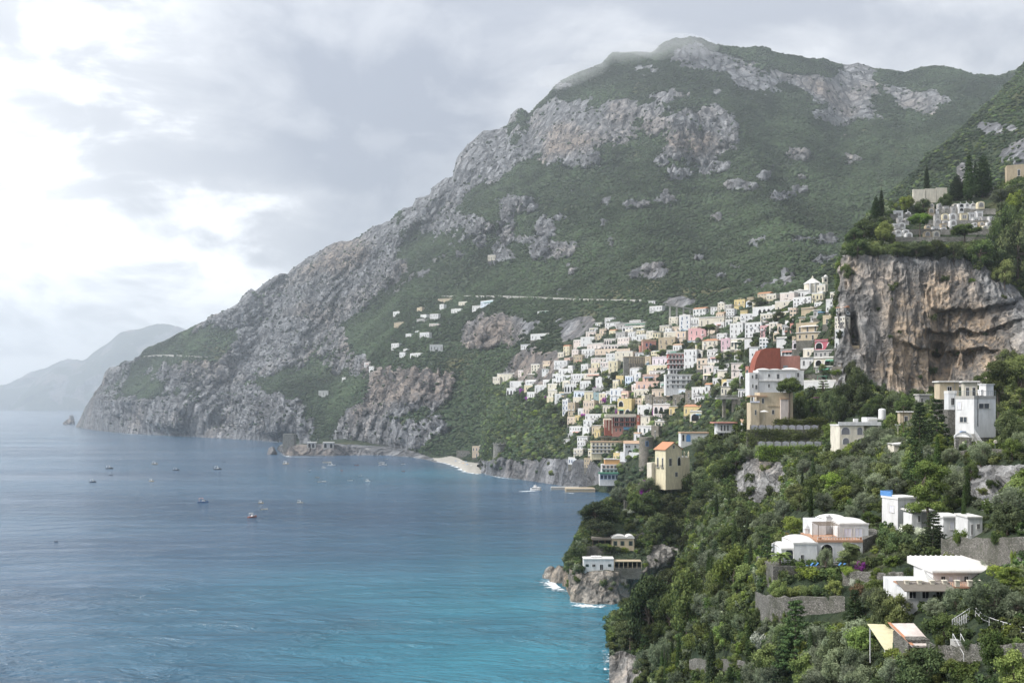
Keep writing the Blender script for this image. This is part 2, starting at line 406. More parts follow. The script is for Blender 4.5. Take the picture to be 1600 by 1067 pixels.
spine = line_field(PX + wig, PYg + wig, [(30, 1.0, [(905, 245), (800, 300), (745, 360), (690, 420), (640, 475)]), (24, -0.9, [(712, 290), (650, 390), (595, 480), (545, 560), (505, 640)]), (30, 0.9, [(560, 385), (490, 470), (448, 560), (432, 660)]), (22, -0.8, [(445, 430), (402, 520), (362, 600), (350, 660)]),
    (34, -1.0, [(1235, 120), (1200, 200), (1232, 290), (1295, 390)]), (30, 0.9, [(1130, 110), (1160, 200), (1200, 300), (1232, 400)]), (26, -0.8, [(985, 265), (1055, 335), (1125, 400), (1180, 450)]), (26, 0.7, [(930, 250), (990, 350), (1040, 440)]), (22, -0.7, [(830, 190), (815, 260), (850, 330), (870, 440)]), (24, 0.7, [(1340, 130), (1360, 220), (1330, 320)]),
    (20, 0.7, [(330, 520), (290, 580), (270, 660)]), (16, -0.6, [(240, 560), (215, 620), (205, 670)]), (20, 0.7, [(640, 340), (600, 430), (570, 500)]), (22, 0.6, [(780, 460), (740, 540), (760, 600)])])
cut = fade * amp * (78 * spine + np.interp(PX, [300, 640, 760], [18, 24, 24]) * big + rock * 24 * ribs) * np.clip(Y / 2000, 0.4, 1.15)
D = D - cut; X = (PX - CX) / F * D; Y = D.copy(); Z = H + (HZ - PYg) / F * D          # spurs and gullies
nx, ny, nz = normals_grid(X, Y, Z); sgn = np.where(ny > 0, -1, 1); nx, ny, nz = nx * sgn, ny * sgn, nz * sgn
disp = fade * amp * (rock * (5 * crag + 8 * fbm(X / 13, Y / 13, Z / 70, 2, 0.6, 43, True)) + (1 - rock) * 2.5 * crag)
disp = disp * np.clip(Y / 1500, 0.45, 1.2)
X += nx * disp; Y += ny * disp; Z += nz * disp
Z += np.where((seg > 5.5)[:, None], (4.0 + 3.0 * (PX < 880)) * fbm(X / 26, Y / 26, Z * 0, 3, 0.6, 51), 0) * sstep(160, 240, PX)
warm = blobs(mx, my, [(660, 600, 60, 30, .9), (840, 575, 40, 30, .8), (785, 520, 40, 30, .4), (880, 215, 40, 30, .5), (1090, 225, 36, 20, .6), (540, 400, 40, 30, .4), (250, 650, 60, 20, .3), (480, 490, 40, 20, .4)])
make_sheet('mountain', X, Y, Z, rock, warm, M['mountain'])
SHEETS['mountain'] = (X, Y, Z, rock, PX, PYg); MSEG = seg

# ---- the green spur that closes the valley on the right
S0 = [(1270, 520, 900), (1400, 470, 800), (1600, 440, 700), (1760, 420, 680)]
S1 = [(1270, 440, 1050), (1330, 405, 1000), (1400, 365, 950), (1500, 315, 900), (1600, 265, 850), (1760, 240, 820)]
S2 = [(1270, 432, 1120), (1310, 402, 1130), (1360, 350, 1130), (1400, 308, 1120), (1450, 262, 1120), (1500, 232, 1130), (1550, 190, 1150), (1600, 150, 1170), (1760, 60, 1170)]
S3 = [(1270, 430, 1150), (1310, 400, 1200), (1360, 345, 1250), (1400, 298, 1300), (1450, 246, 1350), (1500, 203, 1400), (1550, 155, 1450), (1600, 101, 1500), (1760, -40, 1550)]
rails = [rail(r) for r in (S0, S1, S2, S3, back(S3, 60, 30), back(S3, 400, 300))]
PX, PYg, D, seg = loft(rails, [30, 90, 60, 5, 5], 1272, 1740, 300)
D = smooth_rows(D, 15)
X = (PX - CX) / F * D; Y = D.copy(); Z = H + (HZ - PYg) / F * D
rv = blobs(PX, PYg, [(1560, 205, 40, 12, .8), (1595, 245, 40, 26, .8), (1510, 268, 26, 22, .8), (1425, 248, 18, 12, .7), (1380, 268, 10, 14, .5), (1480, 225, 20, 8, .3), (1330, 390, 20, 14, .5), (1460, 290, 30, 16, .5)]) + 0.35 * fbm(X / 70, Y / 70, Z / 60, 5, 0.55, 5)
rock = sstep(0.38, 0.6, rv)
nx, ny, nz = normals_grid(X, Y, Z); sgn = np.where(ny > 0, -1, 1); nx, ny, nz = nx * sgn, ny * sgn, nz * sgn
disp = (14 * fbm(X / 120, Y / 120, Z / 160, 4, 0.5, 61, True) + rock * 5 * fbm(X / 22, Y / 22, Z / 70, 3, 0.5, 62, True)) * (1 - 0.7 * sstep(2.6, 3.0, seg)[:, None])
X += nx * disp; Y += ny * disp; Z += nz * disp
make_sheet('spur_hill', X, Y, Z, rock, rock * 0, M['mountain'])
SHEETS['spur'] = (X, Y, Z, rock, PX, PYg)

# ---- the small rock platform of the square watchtower
T1 = [wl(434, 703), wl(440, 709), wl(447, 712), wl(520, 712), wl(560, 711), wl(610, 711.5), wl(650, 715), wl(690, 724)]
T0 = [(a, HZ + (H + 10) * F / (d - 3), d - 3) for a, b, d in T1]
T2 = [(434, 700, 1810), (440, 697, 1630), (447, 695.5, 1570), (520, 695, 1570), (560, 699, 1590), (610, 702, 1590), (650, 708, 1530), (690, 720, 1430)]
T3 = [(434, 701, 1830), (440, 694, 1700), (447, 692.5, 1680), (520, 691, 1680), (560, 692, 1700), (610, 695, 1690), (650, 700, 1600), (690, 712, 1500)]
T4 = [(434, 703, 1860), (440, 700, 1880), (447, 699, 1880), (520, 686, 1900), (560, 680, 1860), (610, 680, 1780), (650, 690, 1680), (690, 702, 1560)]
PX, PYg, D, seg = loft([rail(r) for r in (T0, T1, T2, T3, T4)], [2, 24, 10, 8], 434, 690, 200)
X = (PX - CX) / F * D; Y = D.copy(); Z = H + (HZ - PYg) / F * D
nx, ny, nz = normals_grid(X, Y, Z); sgn = np.where(ny > 0, -1, 1)
dsp = sgn * (3.5 * fbm(X / 22, Y / 22, Z / 40, 4, 0.55, 71, True) + 1.5 * fbm(X / 6, Y / 6, Z / 6, 2, 0.5, 72))
X += nx * dsp; Y += ny * dsp; Z += nz * dsp * 0.4
rock = np.clip(1.1 - 0.9 * sstep(2.2, 2.8, seg)[:, None] + 0 * X, 0, 1)
make_sheet('rock_platform', X, Y, Z, rock, rock * 0.1, M['mountain'])
SHEETS['platform'] = (X, Y, Z, rock, PX, PYg)

# ---- the headland under the near slope (two small houses on it) and the yellow house's garden hill
def zpy(z, d): return HZ + (H - z) * F / d
G1 = [wl(884, 918), wl(889, 930), wl(897, 939), wl(920, 943), wl(955, 943), wl(975, 938), wl(1000, 931), wl(1050, 915), wl(1120, 905), (1190, 890, 470)]
G0 = [(a, zpy(-8, d - 2), d - 2) for a, b, d in G1]
G2 = [(884, 893, 430), (890, 886, 415), (900, 892, 409), (950, 893, 407), (1000, 892, 416), (1030, 880, 424), (1075, 850, 436), (1120, 840, 445), (1190, 830, 470)]
G3 = [(884, 880, 434), (890, 872, 425), (905, 868, 424), (950, 866, 424), (1000, 868, 426), (1035, 850, 432), (1075, 830, 442), (1120, 815, 450), (1190, 800, 470)]
G4 = [(884, 878, 438), (892, 862, 434), (910, 846, 434), (950, 846, 434), (1000, 845, 436), (1035, 818, 440), (1080, 800, 448), (1120, 780, 455), (1190, 760, 470)]
G5 = [(884, 880, 445), (895, 860, 448), (910, 826, 446), (935, 795, 448), (965, 782, 452), (1000, 775, 455), (1040, 762, 458), (1080, 758, 460), (1120, 745, 462), (1190, 730, 474)]
G6 = [(884, 884, 455), (900, 862, 470), (915, 824, 470), (940, 790, 480), (970, 775, 485), (1000, 758, 488), (1030, 748, 480), (1060, 740, 475), (1090, 725, 480), (1130, 705, 485), (1190, 695, 480)]
G7 = [(884, zpy(-5, 500), 500), (915, zpy(5, 540), 540), (970, 785, 560), (1000, 765, 560), (1030, 735, 540), (1060, 700, 540), (1090, 690, 540), (1130, 682, 520), (1190, 675, 500)]
G8 = [(884, zpy(-5, 520), 520), (970, zpy(-2, 600), 600), (1000, 775, 620), (1030, 745, 620), (1060, 690, 600), (1090, 672, 600), (1130, 664, 570), (1190, 655, 540)]
G9 = [(884, zpy(-5, 530), 530), (970, zpy(-2, 640), 640), (1000, 782, 680), (1030, 760, 680), (1060, 705, 680), (1090, 688, 680), (1130, 675, 640), (1190, 660, 580)]
PX, PYg, D, seg = loft([rail(r) for r in (G0, G1, G2, G3, G4, G5, G6, G7, G8, G9)], [2, 44, 22, 22, 26, 20, 20, 20, 10], 884, 1190, 300)
X = (PX - CX) / F * D; Y = D.copy(); Z = H + (HZ - PYg) / F * D
rv = np.clip(1.15 - 1.1 * sstep(1.75, 2.2, seg)[:, None], 0, 1) + 0 * X
rv = rv + blobs(PX, PYg, [(1045, 875, 40, 26, 1.), (1000, 850, 24, 10, .3), (925, 868, 40, 7, .5), (1160, 770, 60, 40, .9)]) + 0.3 * fbm(X / 9, Y / 9, Z / 9, 4, 0.5, 81)
rock = sstep(0.4, 0.65, rv)
nx, ny, nz = normals_grid(X, Y, Z); sgn = np.where(ny > 0, -1, 1)
dsp = sgn * sstep(884, 900, PX) * (rock * (2.6 * fbm(X / 9, Y / 9, Z / 22, 4, 0.55, 82, True) + 0.8 * fbm(X / 2, Y / 2, Z / 2, 2, 0.5, 83)) + 1.0 * fbm(X / 14, Y / 14, Z / 14, 3, 0.5, 84))
X += nx * dsp; Y += ny * dsp; Z += nz * dsp * 0.5
make_sheet('headland', X, Y, Z, rock, 0.12 + rock * 0, M['hill'])
SHEETS['headland'] = (X, Y, Z, rock, PX, PYg)

# ---- the near slope, the orange cliff and the cemetery hill above it
sink = [(952, 350), (1000, 350), (1045, 380)]
def lead(d0): return [(a, zpy(-4, d + d0), d + d0) for a, d in sink]
N0 = [(952, 1100, 266), (1000, 1112, 250), (1060, 1130, 215), (1150, 1140, 180), (1300, 1140, 135), (1450, 1140, 110), (1600, 1140, 88), (1740, 1140, 76)]
N1 = [(952, 1018, 272), (965, 1014, 274), (1000, 1020, 272), (1060, 1040, 240), (1150, 1060, 190), (1200, 1062, 166), (1300, 1067, 150), (1450, 1067, 120), (1600, 1067, 96), (1740, 1067, 84)]
N2 = [(952, 985, 284), (1000, 975, 290), (1060, 950, 272), (1150, 960, 206), (1200, 962, 174), (1300, 960, 163), (1450, 970, 135), (1600, 985, 108), (1740, 985, 98)]
N3 = [(952, 975, 300), (1000, 945, 305), (1060, 915, 320), (1100, 890, 305), (1150, 890, 236), (1195, 892, 186), (1220, 892, 179), (1300, 892, 176), (1350, 896, 170), (1400, 930, 150), (1500, 935, 138), (1600, 905, 125), (1740, 900, 112)]
N4 = lead(0) + [(1070, 905, 372), (1100, 850, 375), (1150, 835, 320), (1200, 850, 226), (1225, 850, 206), (1300, 846, 196), (1400, 850, 178), (1500, 850, 165), (1600, 835, 150), (1740, 825, 136)]
N5 = lead(10) + [(1080, 850, 410), (1110, 775, 412), (1150, 778, 402), (1190, 800, 386), (1215, 792, 350), (1240, 778, 305), (1300, 772, 260), (1400, 765, 225), (1500, 750, 196), (1600, 735, 182), (1740, 725, 165)]
N6 = lead(20) + [(1085, 800, 425), (1115, 738, 432), (1150, 720, 430), (1200, 714, 404), (1285, 714, 393), (1325, 704, 340), (1400, 705, 275), (1430, 711, 222), (1500, 712, 205), (1600, 708, 190), (1740, 700, 172)]
N7 = lead(30) + [(1090, 780, 440), (1120, 705, 450), (1150, 692, 450), (1200, 682, 430), (1285, 679, 420), (1330, 674, 396), (1400, 667, 370), (1500, 668, 262), (1600, 662, 240), (1740, 655, 220)]
N8 = lead(40) + [(1090, 775, 450), (1120, 685, 470), (1150, 667, 470), (1200, 648, 442), (1260, 624, 437), (1300, 612, 432), (1341, 600, 430), (1400, 624, 430), (1450, 624, 430), (1500, 612, 420), (1550, 600, 405), (1600, 590, 392), (1740, 580, 380)]
N9 = lead(45) + [(1090, 772, 455), (1120, 681, 480), (1150, 662, 480), (1200, 604, 457), (1250, 588, 452), (1301, 578, 450), (1312, 470, 452), (1314, 420, 455), (1319, 402, 455), (1346, 400, 450), (1390, 400, 450), (1436, 406, 447), (1492, 404, 445), (1524, 414, 443), (1555, 435, 440), (1585, 447, 437), (1600, 470, 435), (1740, 490, 430)]
N10 = lead(50) + [(1090, 770, 460), (1120, 679, 490), (1150, 660, 490), (1200, 602, 470), (1301, 576, 466), (1312, 468, 466), (1316, 405, 470), (1334, 378, 474), (1390, 377, 475), (1450, 376, 475), (1550, 376, 470), (1600, 405, 458), (1740, 410, 450)]
N11 = lead(55) + [(1090, 769, 465), (1120, 678, 495), (1150, 659, 495), (1200, 601, 474), (1301, 575, 470), (1312, 466, 474), (1318, 398, 480), (1336, 372, 485), (1360, 345, 492), (1390, 328, 500), (1450, 318, 510), (1550, 312, 500), (1600, 300, 480), (1740, 290, 470)]
N12 = lead(60) + [(1090, 768, 470), (1120, 677, 500), (1150, 658, 500), (1200, 600, 478), (1301, 574, 474), (1312, 465, 480), (1319, 394, 490), (1338, 366, 498), (1360, 341, 508), (1400, 322, 518), (1450, 311, 532), (1500, 307, 532), (1550, 296, 527), (1575, 288, 520), (1600, 282, 512), (1740, 262, 500)]
N13 = back(N12, 25, 16); N14 = back(N12, 110, 110)
PX, PYg, D, seg = loft([rail(r) for r in (N0, N1, N2, N3, N4, N5, N6, N7, N8, N9, N10, N11, N12, N13, N14)], [36, 40, 34, 30, 34, 28, 24, 24, 120, 12, 26, 8, 4, 4], 952, 1700, 640)
X = (PX - CX) / F * D; Y = D.copy(); Z = H + (HZ - PYg) / F * D
nearz = seg[:, None]
face = sstep(7.98, 8.06, nearz) * sstep(9.04, 8.97, nearz) * sstep(1300, 1311, PX)           # the big cliff
rv = face * 1.2 + blobs(PX, PYg, [(965, 1060, 22, 45, 1.2), (985, 1045, 30, 26, 1.0), (1190, 750, 44, 42, 1.3), (1130, 790, 30, 22, .4), (1560, 770, 60, 30, .9), (1475, 740, 50, 24, .5), (1570, 735, 60, 14, .6), (1370, 865, 26, 14, .5), (1130, 920, 30, 12, .3), (1330, 395, 30, 10, .4), (1310, 410, 10, 30, .6)])
rv = rv + 0.30 * fbm(X / 7, Y / 7, Z / 7, 4, 0.5, 91) - face * blobs(PX, PYg, [(1325, 430, 14, 14, .5), (1330, 480, 8, 10, .3), (1400, 470, 8, 8, .3)])
rock = sstep(0.42, 0.66, rv)
nx, ny, nz = normals_grid(X, Y, Z); sgn = np.where(ny > 0, -1, 1)
ribs = fbm(X / 10, Y / 10, Z / 90, 4, 0.58, 92, True); crag = fbm(X / 4, Y / 4, Z / 12, 3, 0.5, 93)
dsp = face * (4.4 * ribs + 1.5 * crag + 1.0 * fbm(X / 1.8, Y / 1.8, Z / 8.0, 2, 0.6, 98, True)) + rock * (1 - face) * (2.2 * fbm(X / 6, Y / 6, Z / 7, 4, 0.6, 99, True) + 0.8 * fbm(X / 1.6, Y / 1.6, Z / 2.2, 2, 0.6, 89, True)) + (1 - face) * 0.7 * fbm(X / 12, Y / 12, Z / 12, 3, 0.5, 94)
keep = sstep(952, 975, PX)
X += nx * sgn * dsp * keep; Y += ny * sgn * dsp * keep; Z += nz * sgn * dsp * 0.5 * keep
# the hollowed, overhanging part of the cliff: ledges step back below each lip
lip = 470 + 18 * np.sin((PX - 1430) / 60.0) - 0.10 * (PX - 1500) + 6 * fbm(PX / 30, PX * 0, PX * 0, 3, 0.5, 95)
hol = 0
for k, (off, dep, c0, c1) in enumerate([(0, 4.5, 1455, 1590), (34, 4.0, 1440, 1585), (66, 4.0, 1412, 1560)]):
    wv = 8 * fbm(PX / 26, PX * 0 + k, PX * 0, 3, 0.5, 96 + k)
    hol = hol + dep * sstep(lip + off + wv - 1.2, lip + off + wv + 2.2, PYg) * sstep(c0 - 8, c0 + 14, PX) * sstep(c1 + 14, c1 - 10, PX)
hol = hol * sstep(628, 596, PYg) * face
hol = hol + face * (11 * np.exp(-(((PX - 1335 - 0.12 * (PYg - 520)) / 6.5) ** 4) - ((PYg - 520) / 27) ** 4) + 7 * np.exp(-(((PX - 1464) / 9) ** 4) - ((PYg - 548) / 14) ** 4) + 4 * np.exp(-(((PX - 1520) / 8) ** 4) - ((PYg - 565) / 16) ** 4))
Y += hol; X += hol * (PX - CX) / F
warm = blobs(PX, PYg, [(1500, 520, 90, 60, 1.1), (1430, 560, 50, 50, .9), (1480, 440, 50, 26, .6), (1390, 590, 50, 30, .6), (1200, 720, 30, 30, .5), (965, 1050, 30, 40, .2), (1330, 560, 30, 40, .5)]) * 0.62
make_sheet('near_slope', X, Y, Z, rock, warm, M['cliff'])
SHEETS['near'] = (X, Y, Z, rock, PX, PYg)

# ---- far coast
def far_hill(name, d, pts, px0, px1, seed, spread=900):
    cols = np.linspace(px0, px1, 160); top = np.interp(cols, [p[0] for p in pts], [p[1] for p in pts])
    rows = []
    for t in np.linspace(0, 1, 34):
        dd = d + spread * t ** 1.4
        zt = H + (HZ - top) / F * (d + spread)
        z = -25 + (np.maximum(zt, -24) + 25) * (t ** 0.8)
        rows.append((np.full_like(cols, dd), z))
    D = np.array([r[0] for r in rows]); Z = np.array([r[1] for r in rows]); PX = np.tile(cols, (34, 1))
    D = np.concatenate([D, D[-1:] + 700]); Z = np.concatenate([Z, Z[-1:] * 0.3 - 30]); PX = np.concatenate([PX, PX[-1:]])
    X = (PX - CX) / F * D; k = np.linspace(0, 1, 35)[:, None]
    w8 = (k * (1 - k) * 4)
    n = fbm(X / 420, D / 420, Z / 500, 5, 0.55, seed, True)
    D = D - n * 170 * w8; Z = Z + n * 40 * w8 + 26 * fbm(X / 150, D / 150, X * 0, 4, 0.55, seed + 3) * (k > 0.1)
    rock = sstep(-0.05, 0.3, fbm(X / 250, D / 250, Z / 200, 4, 0.5, seed + 5))
    return make_sheet(name, X, D, Z, rock, rock * 0.3, M['mountain'])
far_hill('far_hill', 13500, [(-40, 690), (10, 648), (18, 634), (40, 612), (62, 590), (90, 575), (130, 563), (150, 548), (175, 530), (186, 520), (215, 514), (245, 507), (268, 508), (300, 517), (340, 540), (420, 570), (520, 610), (600, 640)], 8, 560, 111)
far_hill('far_hill', 15200, [(-260, 640), (-120, 625), (-20, 606), (10, 601), (45, 583), (75, 573), (105, 560), (130, 564), (180, 580), (260, 600)], -260, 250, 131)

# ---- sea
m, t, out = new_mat('sea_water')
pos = t.n('ShaderNodeNewGeometry').outputs['Position']
nwarp = t.noise(pos, 0.006, 3.0, 0.5)
shal = t.math('ADD', t.ramp(t.dist(pos, (50.0, 335.0, 0.0)), 10, 270, 0.85, 0.0), t.math('MULTIPLY', t.ramp(t.dist(pos, (10.0, 470.0, 0.0)), 20, 240, 1.0, 0.0), 0.22))
shal = t.math('ADD', shal, t.math('MULTIPLY', t.ramp(t.dist(pos, (-110.0, 1130.0, 0.0)), 20, 260, 1.0, 0.0), 0.30))
shal = t.math('MULTIPLY', shal, t.ramp(nwarp, 0.3, 0.7, 0.45, 1.2), clamp=True)
deep = t.mix(t.ramp(t.noise(t.mapping(pos, (0.4, 1, 1)), 0.004, 4.0, 0.55), 0.35, 0.65), rgb(0.026, 0.070, 0.130), rgb(0.040, 0.104, 0.175))
wc = t.mix(shal, deep, rgb(0.036, 0.205, 0.275))
b = t.n('ShaderNodeBsdfPrincipled', i_Roughness=0.14); b.inputs['IOR'].default_value = 1.36
t.set(b.inputs['Base Color'], wc)
rot = (0, 0, math.radians(14))
w1 = t.noise(t.mapping(pos, (0.42, 1.0, 1.0), rot=rot), 0.075, 6.0, 0.64, 0.7)
w2 = t.noise(t.mapping(pos, (0.5, 1.0, 1.0), rot=(0, 0, math.radians(-9))), 0.55, 4.0, 0.62, 0.4)
w3 = t.noise(t.mapping(pos, (0.35, 1.0, 1.0), rot=rot), 0.035, 3.0, 0.5, 0.4)
hh = t.math('ADD', t.math('MULTIPLY', w1, 4.2), t.math('ADD', t.math('MULTIPLY', w2, 0.42), t.math('MULTIPLY', w3, 1.6)))
gust = t.ramp(t.noise(t.mapping(pos, (0.25, 1.0, 1.0), rot=rot), 0.009, 4.0, 0.6, 0.5), 0.3, 0.7, 0.30, 1.0)
bp = t.n('ShaderNodeBump', i_Distance=2.5); t.set(bp.inputs['Strength'], gust); t.set(bp.inputs['Height'], hh)
t.t.links.new(bp.outputs[0], b.inputs['Normal']); t.t.links.new(b.outputs[0], out.inputs[0])
M['sea'] = m
S = 60000.0
sea = link(bpy.data.objects.new('sea', mesh_np('sea', np.array([(-S, -3000, 0), (S, -3000, 0), (S, S, 0), (-S, S, 0)], float), np.array([[0, 1, 2, 3]]), M['sea'])))
tag(sea, kind='structure')

# ------------------------------------------------------------------ foliage meshes
def icosphere(sub):
    bm = bmesh.new(); bmesh.ops.create_icosphere(bm, subdivisions=sub, radius=1.0)
    V = np.array([v.co[:] for v in bm.verts]); Fc = np.array([[v.index for v in f.verts] for f in bm.faces]); bm.free()
    return V, Fc


def bush_mesh(name, mat, seed, squash=0.8, sub=3):
    """a low, lumpy far-off crown"""
    V, Fc = icosphere(sub)
    n = fbm(V[:, 0] * 1.6 + seed, V[:, 1] * 1.6, V[:, 2] * 1.6, 3, 0.6, seed)
    n2 = fbm(V[:, 0] * 4.5 + seed, V[:, 1] * 4.5, V[:, 2] * 4.5, 2, 0.6, seed + 2)
    V = V * (1 + 0.34 * n + 0.22 * n2)[:, None]; V[:, 2] *= squash
    me = mesh_np(name, V, Fc, mat, smooth=False)
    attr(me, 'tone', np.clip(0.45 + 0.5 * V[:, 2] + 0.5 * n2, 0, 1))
    return me


def leaf_cloud(name, mat, centers, radii, n_per_area, leaf, seed, flat=0.0, inner=0.0, tone_z=None, up=0.0, stretch=1.0):
    """leaf-sized faces spread over and inside a set of round clumps"""
    r = np.random.default_rng(seed)
    P, N, T = [], [], []
    for c, rad in zip(centers, radii):
        rad3 = np.array(rad) if np.ndim(rad) else np.array([rad, rad, rad])
        k = max(6, int(n_per_area * rad3[0] * rad3[1]))
        d = r.normal(size=(k, 3)); d /= np.linalg.norm(d, axis=1)[:, None]
        rr = 1 - inner * r.random(k) ** 2
        rr *= 1 + 0.18 * r.normal(size=k).clip(-1.5, 1.5)
        p = np.array(c) + d * rad3 * rr[:, None]
        P.append(p); nn = d + 0.55 * r.normal(size=(k, 3)); nn[:, 2] += up; N.append(nn)
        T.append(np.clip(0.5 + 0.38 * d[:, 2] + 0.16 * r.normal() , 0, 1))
    P = np.concatenate(P); N = np.concatenate(N); T = np.concatenate(T)
    N /= np.linalg.norm(N, axis=1)[:, None] + 1e-9
    a = np.cross(N, r.normal(size=N.shape)); a /= np.linalg.norm(a, axis=1)[:, None] + 1e-9
    b = np.cross(N, a); s = leaf * (0.6 + 0.8 * r.random(len(P)))[:, None]
    a = a * s * stretch; b = b * s * 0.62 / stretch
    V = np.stack([P - a, P - b + N * s * 0.12, P + a, P + b - N * s * 0.12], 1).reshape(-1, 3)
    Q = np.arange(len(V)).reshape(-1, 4)
    me = mesh_np(name, V, Q, mat)
    attr(me, 'tone', np.repeat(T, 4))
    return me


# ------------------------------------------------------------------ scattered woods and scrub (nobody could count them)
def scatter(name, label, pts, scl, meshes, cat='woodland', parent=None):
    """one object per call: crowns instanced on loose points"""
    nv = len(pts)
    me = bpy.data.meshes.new(name); me.vertices.add(nv); me.vertices.foreach_set('co', np.ascontiguousarray(pts, dtype=np.float32).ravel())
    attr(me, 'scl', scl)
    a = me.attributes.new('pick', 'INT', 'POINT'); a.data.foreach_set('value', rng.integers(0, len(meshes), nv).astype(np.int32))
    attr(me, 'spin', rng.random(nv) * 6.283)
    o = link(bpy.data.objects.new(name, me)); tag(o, label, cat, None, 'stuff')
    col = bpy.data.collections.new(name + '_crowns')
    for i, m_ in enumerate(meshes):
        col.objects.link(bpy.data.objects.new('%s_crown_%d' % (name, i), m_))
    ng = bpy.data.node_groups.new(name, 'GeometryNodeTree')
    ng.interface.new_socket('Geometry', in_out='INPUT', socket_type='NodeSocketGeometry')
    ng.interface.new_socket('Geometry', in_out='OUTPUT', socket_type='NodeSocketGeometry')
    gi = ng.nodes.new('NodeGroupInput'); go = ng.nodes.new('NodeGroupOutput')
    ci = ng.nodes.new('GeometryNodeCollectionInfo'); ci.inputs['Collection'].default_value = col
    ci.inputs['Separate Children'].default_value = True; ci.inputs['Reset Children'].default_value = True
    iop = ng.nodes.new('GeometryNodeInstanceOnPoints'); iop.inputs['Pick Instance'].default_value = True
    def na(n_, dt):
        q = ng.nodes.new('GeometryNodeInputNamedAttribute'); q.data_type = dt; q.inputs[0].default_value = n_; return q.outputs[0]
    cx = ng.nodes.new('ShaderNodeCombineXYZ')
    L = ng.links.new
    L(gi.outputs[0], iop.inputs['Points']); L(ci.outputs[0], iop.inputs['Instance'])
    L(na('pick', 'INT'), iop.inputs['Instance Index']); L(na('scl', 'FLOAT'), iop.inputs['Scale'])
    L(na('spin', 'FLOAT'), cx.inputs[2])
    try:
        e2r = ng.nodes.new('FunctionNodeEulerToRotation'); L(cx.outputs[0], e2r.inputs[0]); L(e2r.outputs[0], iop.inputs['Rotation'])
    except Exception: L(cx.outputs[0], iop.inputs['Rotation'])
    L(iop.outputs[0], go.inputs[0])
    md = o.modifiers.new('scatter', 'NODES'); md.node_group = ng
    return o


def sample_sheet(key, density, keepfn, seed, cap=None):
    """points per square metre on a sheet's faces, thinned by keepfn(px, py, rock) in 0..1"""
    X, Y, Z, rock, PX, PYg = SHEETS[key]
    r = np.random.default_rng(seed)
    e1 = np.stack([X[:-1, 1:] - X[:-1, :-1], Y[:-1, 1:] - Y[:-1, :-1], Z[:-1, 1:] - Z[:-1, :-1]], -1)
    e2 = np.stack([X[1:, :-1] - X[:-1, :-1], Y[1:, :-1] - Y[:-1, :-1], Z[1:, :-1] - Z[:-1, :-1]], -1)
    A = np.linalg.norm(np.cross(e1, e2), axis=-1)
    kp = keepfn(PX[:-1, :-1], PYg[:-1, :-1], rock[:-1, :-1], Z[:-1, :-1])
    lam = A * kp * density
    n = r.poisson(lam); ii, jj = np.nonzero(n)
    cnt = n[ii, jj]; ii = np.repeat(ii, cnt); jj = np.repeat(jj, cnt)
    u, v = r.random(len(ii)), r.random(len(ii))
    P = np.stack([X[ii, jj], Y[ii, jj], Z[ii, jj]], -1) + e1[ii, jj] * u[:, None] + e2[ii, jj] * v[:, None]
    qx, qy = proj(P[:, 0], P[:, 1], P[:, 2])
    ok = (qx > -40) & (qx < 1640) & (qy > -40) & (qy < 1110)
    P = P[ok]
    if cap and len(P) > cap: P = P[r.permutation(len(P))[:cap]]
    return P


far_bush = [bush_mesh('far_crown', M['forest'], 11 + 5 * i, 0.55 + 0.06 * i, 2) for i in range(5)]
def k_mtn(px, py, rock, z):
    k = np.where(rock < 0.5, 1.0, 0.02) * sstep(150, 190, px)
    k = k * (0.35 + 0.65 * sstep(-0.35, 0.1, fbm(px / 14, py / 9, px * 0, 3, 0.6, 88)))
    if MSEG is not None and px.shape[0] == len(MSEG) - 1: k = k * (MSEG[:-1] < 5.99)[:, None]
    k = k * (z > 6) * (1 - 0.75 * sstep(840, 880, px) * sstep(500, 540, py) * (px < 1330))
    k = k * (1 - 0.55 * blobs(px, py, [(690, 420, 60, 22, 1.), (270, 560, 50, 20, 1.), (1430, 130, 60, 14, .8)]).clip(0, 1))
    return k
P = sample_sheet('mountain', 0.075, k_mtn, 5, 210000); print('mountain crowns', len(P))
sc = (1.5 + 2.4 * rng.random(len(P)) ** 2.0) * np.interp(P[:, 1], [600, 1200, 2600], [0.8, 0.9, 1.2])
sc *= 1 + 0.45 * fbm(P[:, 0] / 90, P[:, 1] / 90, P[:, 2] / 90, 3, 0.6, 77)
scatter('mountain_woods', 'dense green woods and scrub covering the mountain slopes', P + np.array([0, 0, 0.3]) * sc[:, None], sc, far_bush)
P = sample_sheet('spur', 0.10, lambda px, py, rk, z: np.where(rk < 0.5, 1.0, 0.08), 6, 40000)
sc = 1.2 + 1.6 * rng.random(len(P)) ** 1.8
scatter('spur_woods', 'bright green scrub on the spur behind the cemetery', P + np.array([0, 0, 0.3]) * sc[:, None], sc, far_bush[:4] + [bush_mesh('spur_crown', M['scrub'], 41, 0.6, 2)])
print('mountain scatter done')

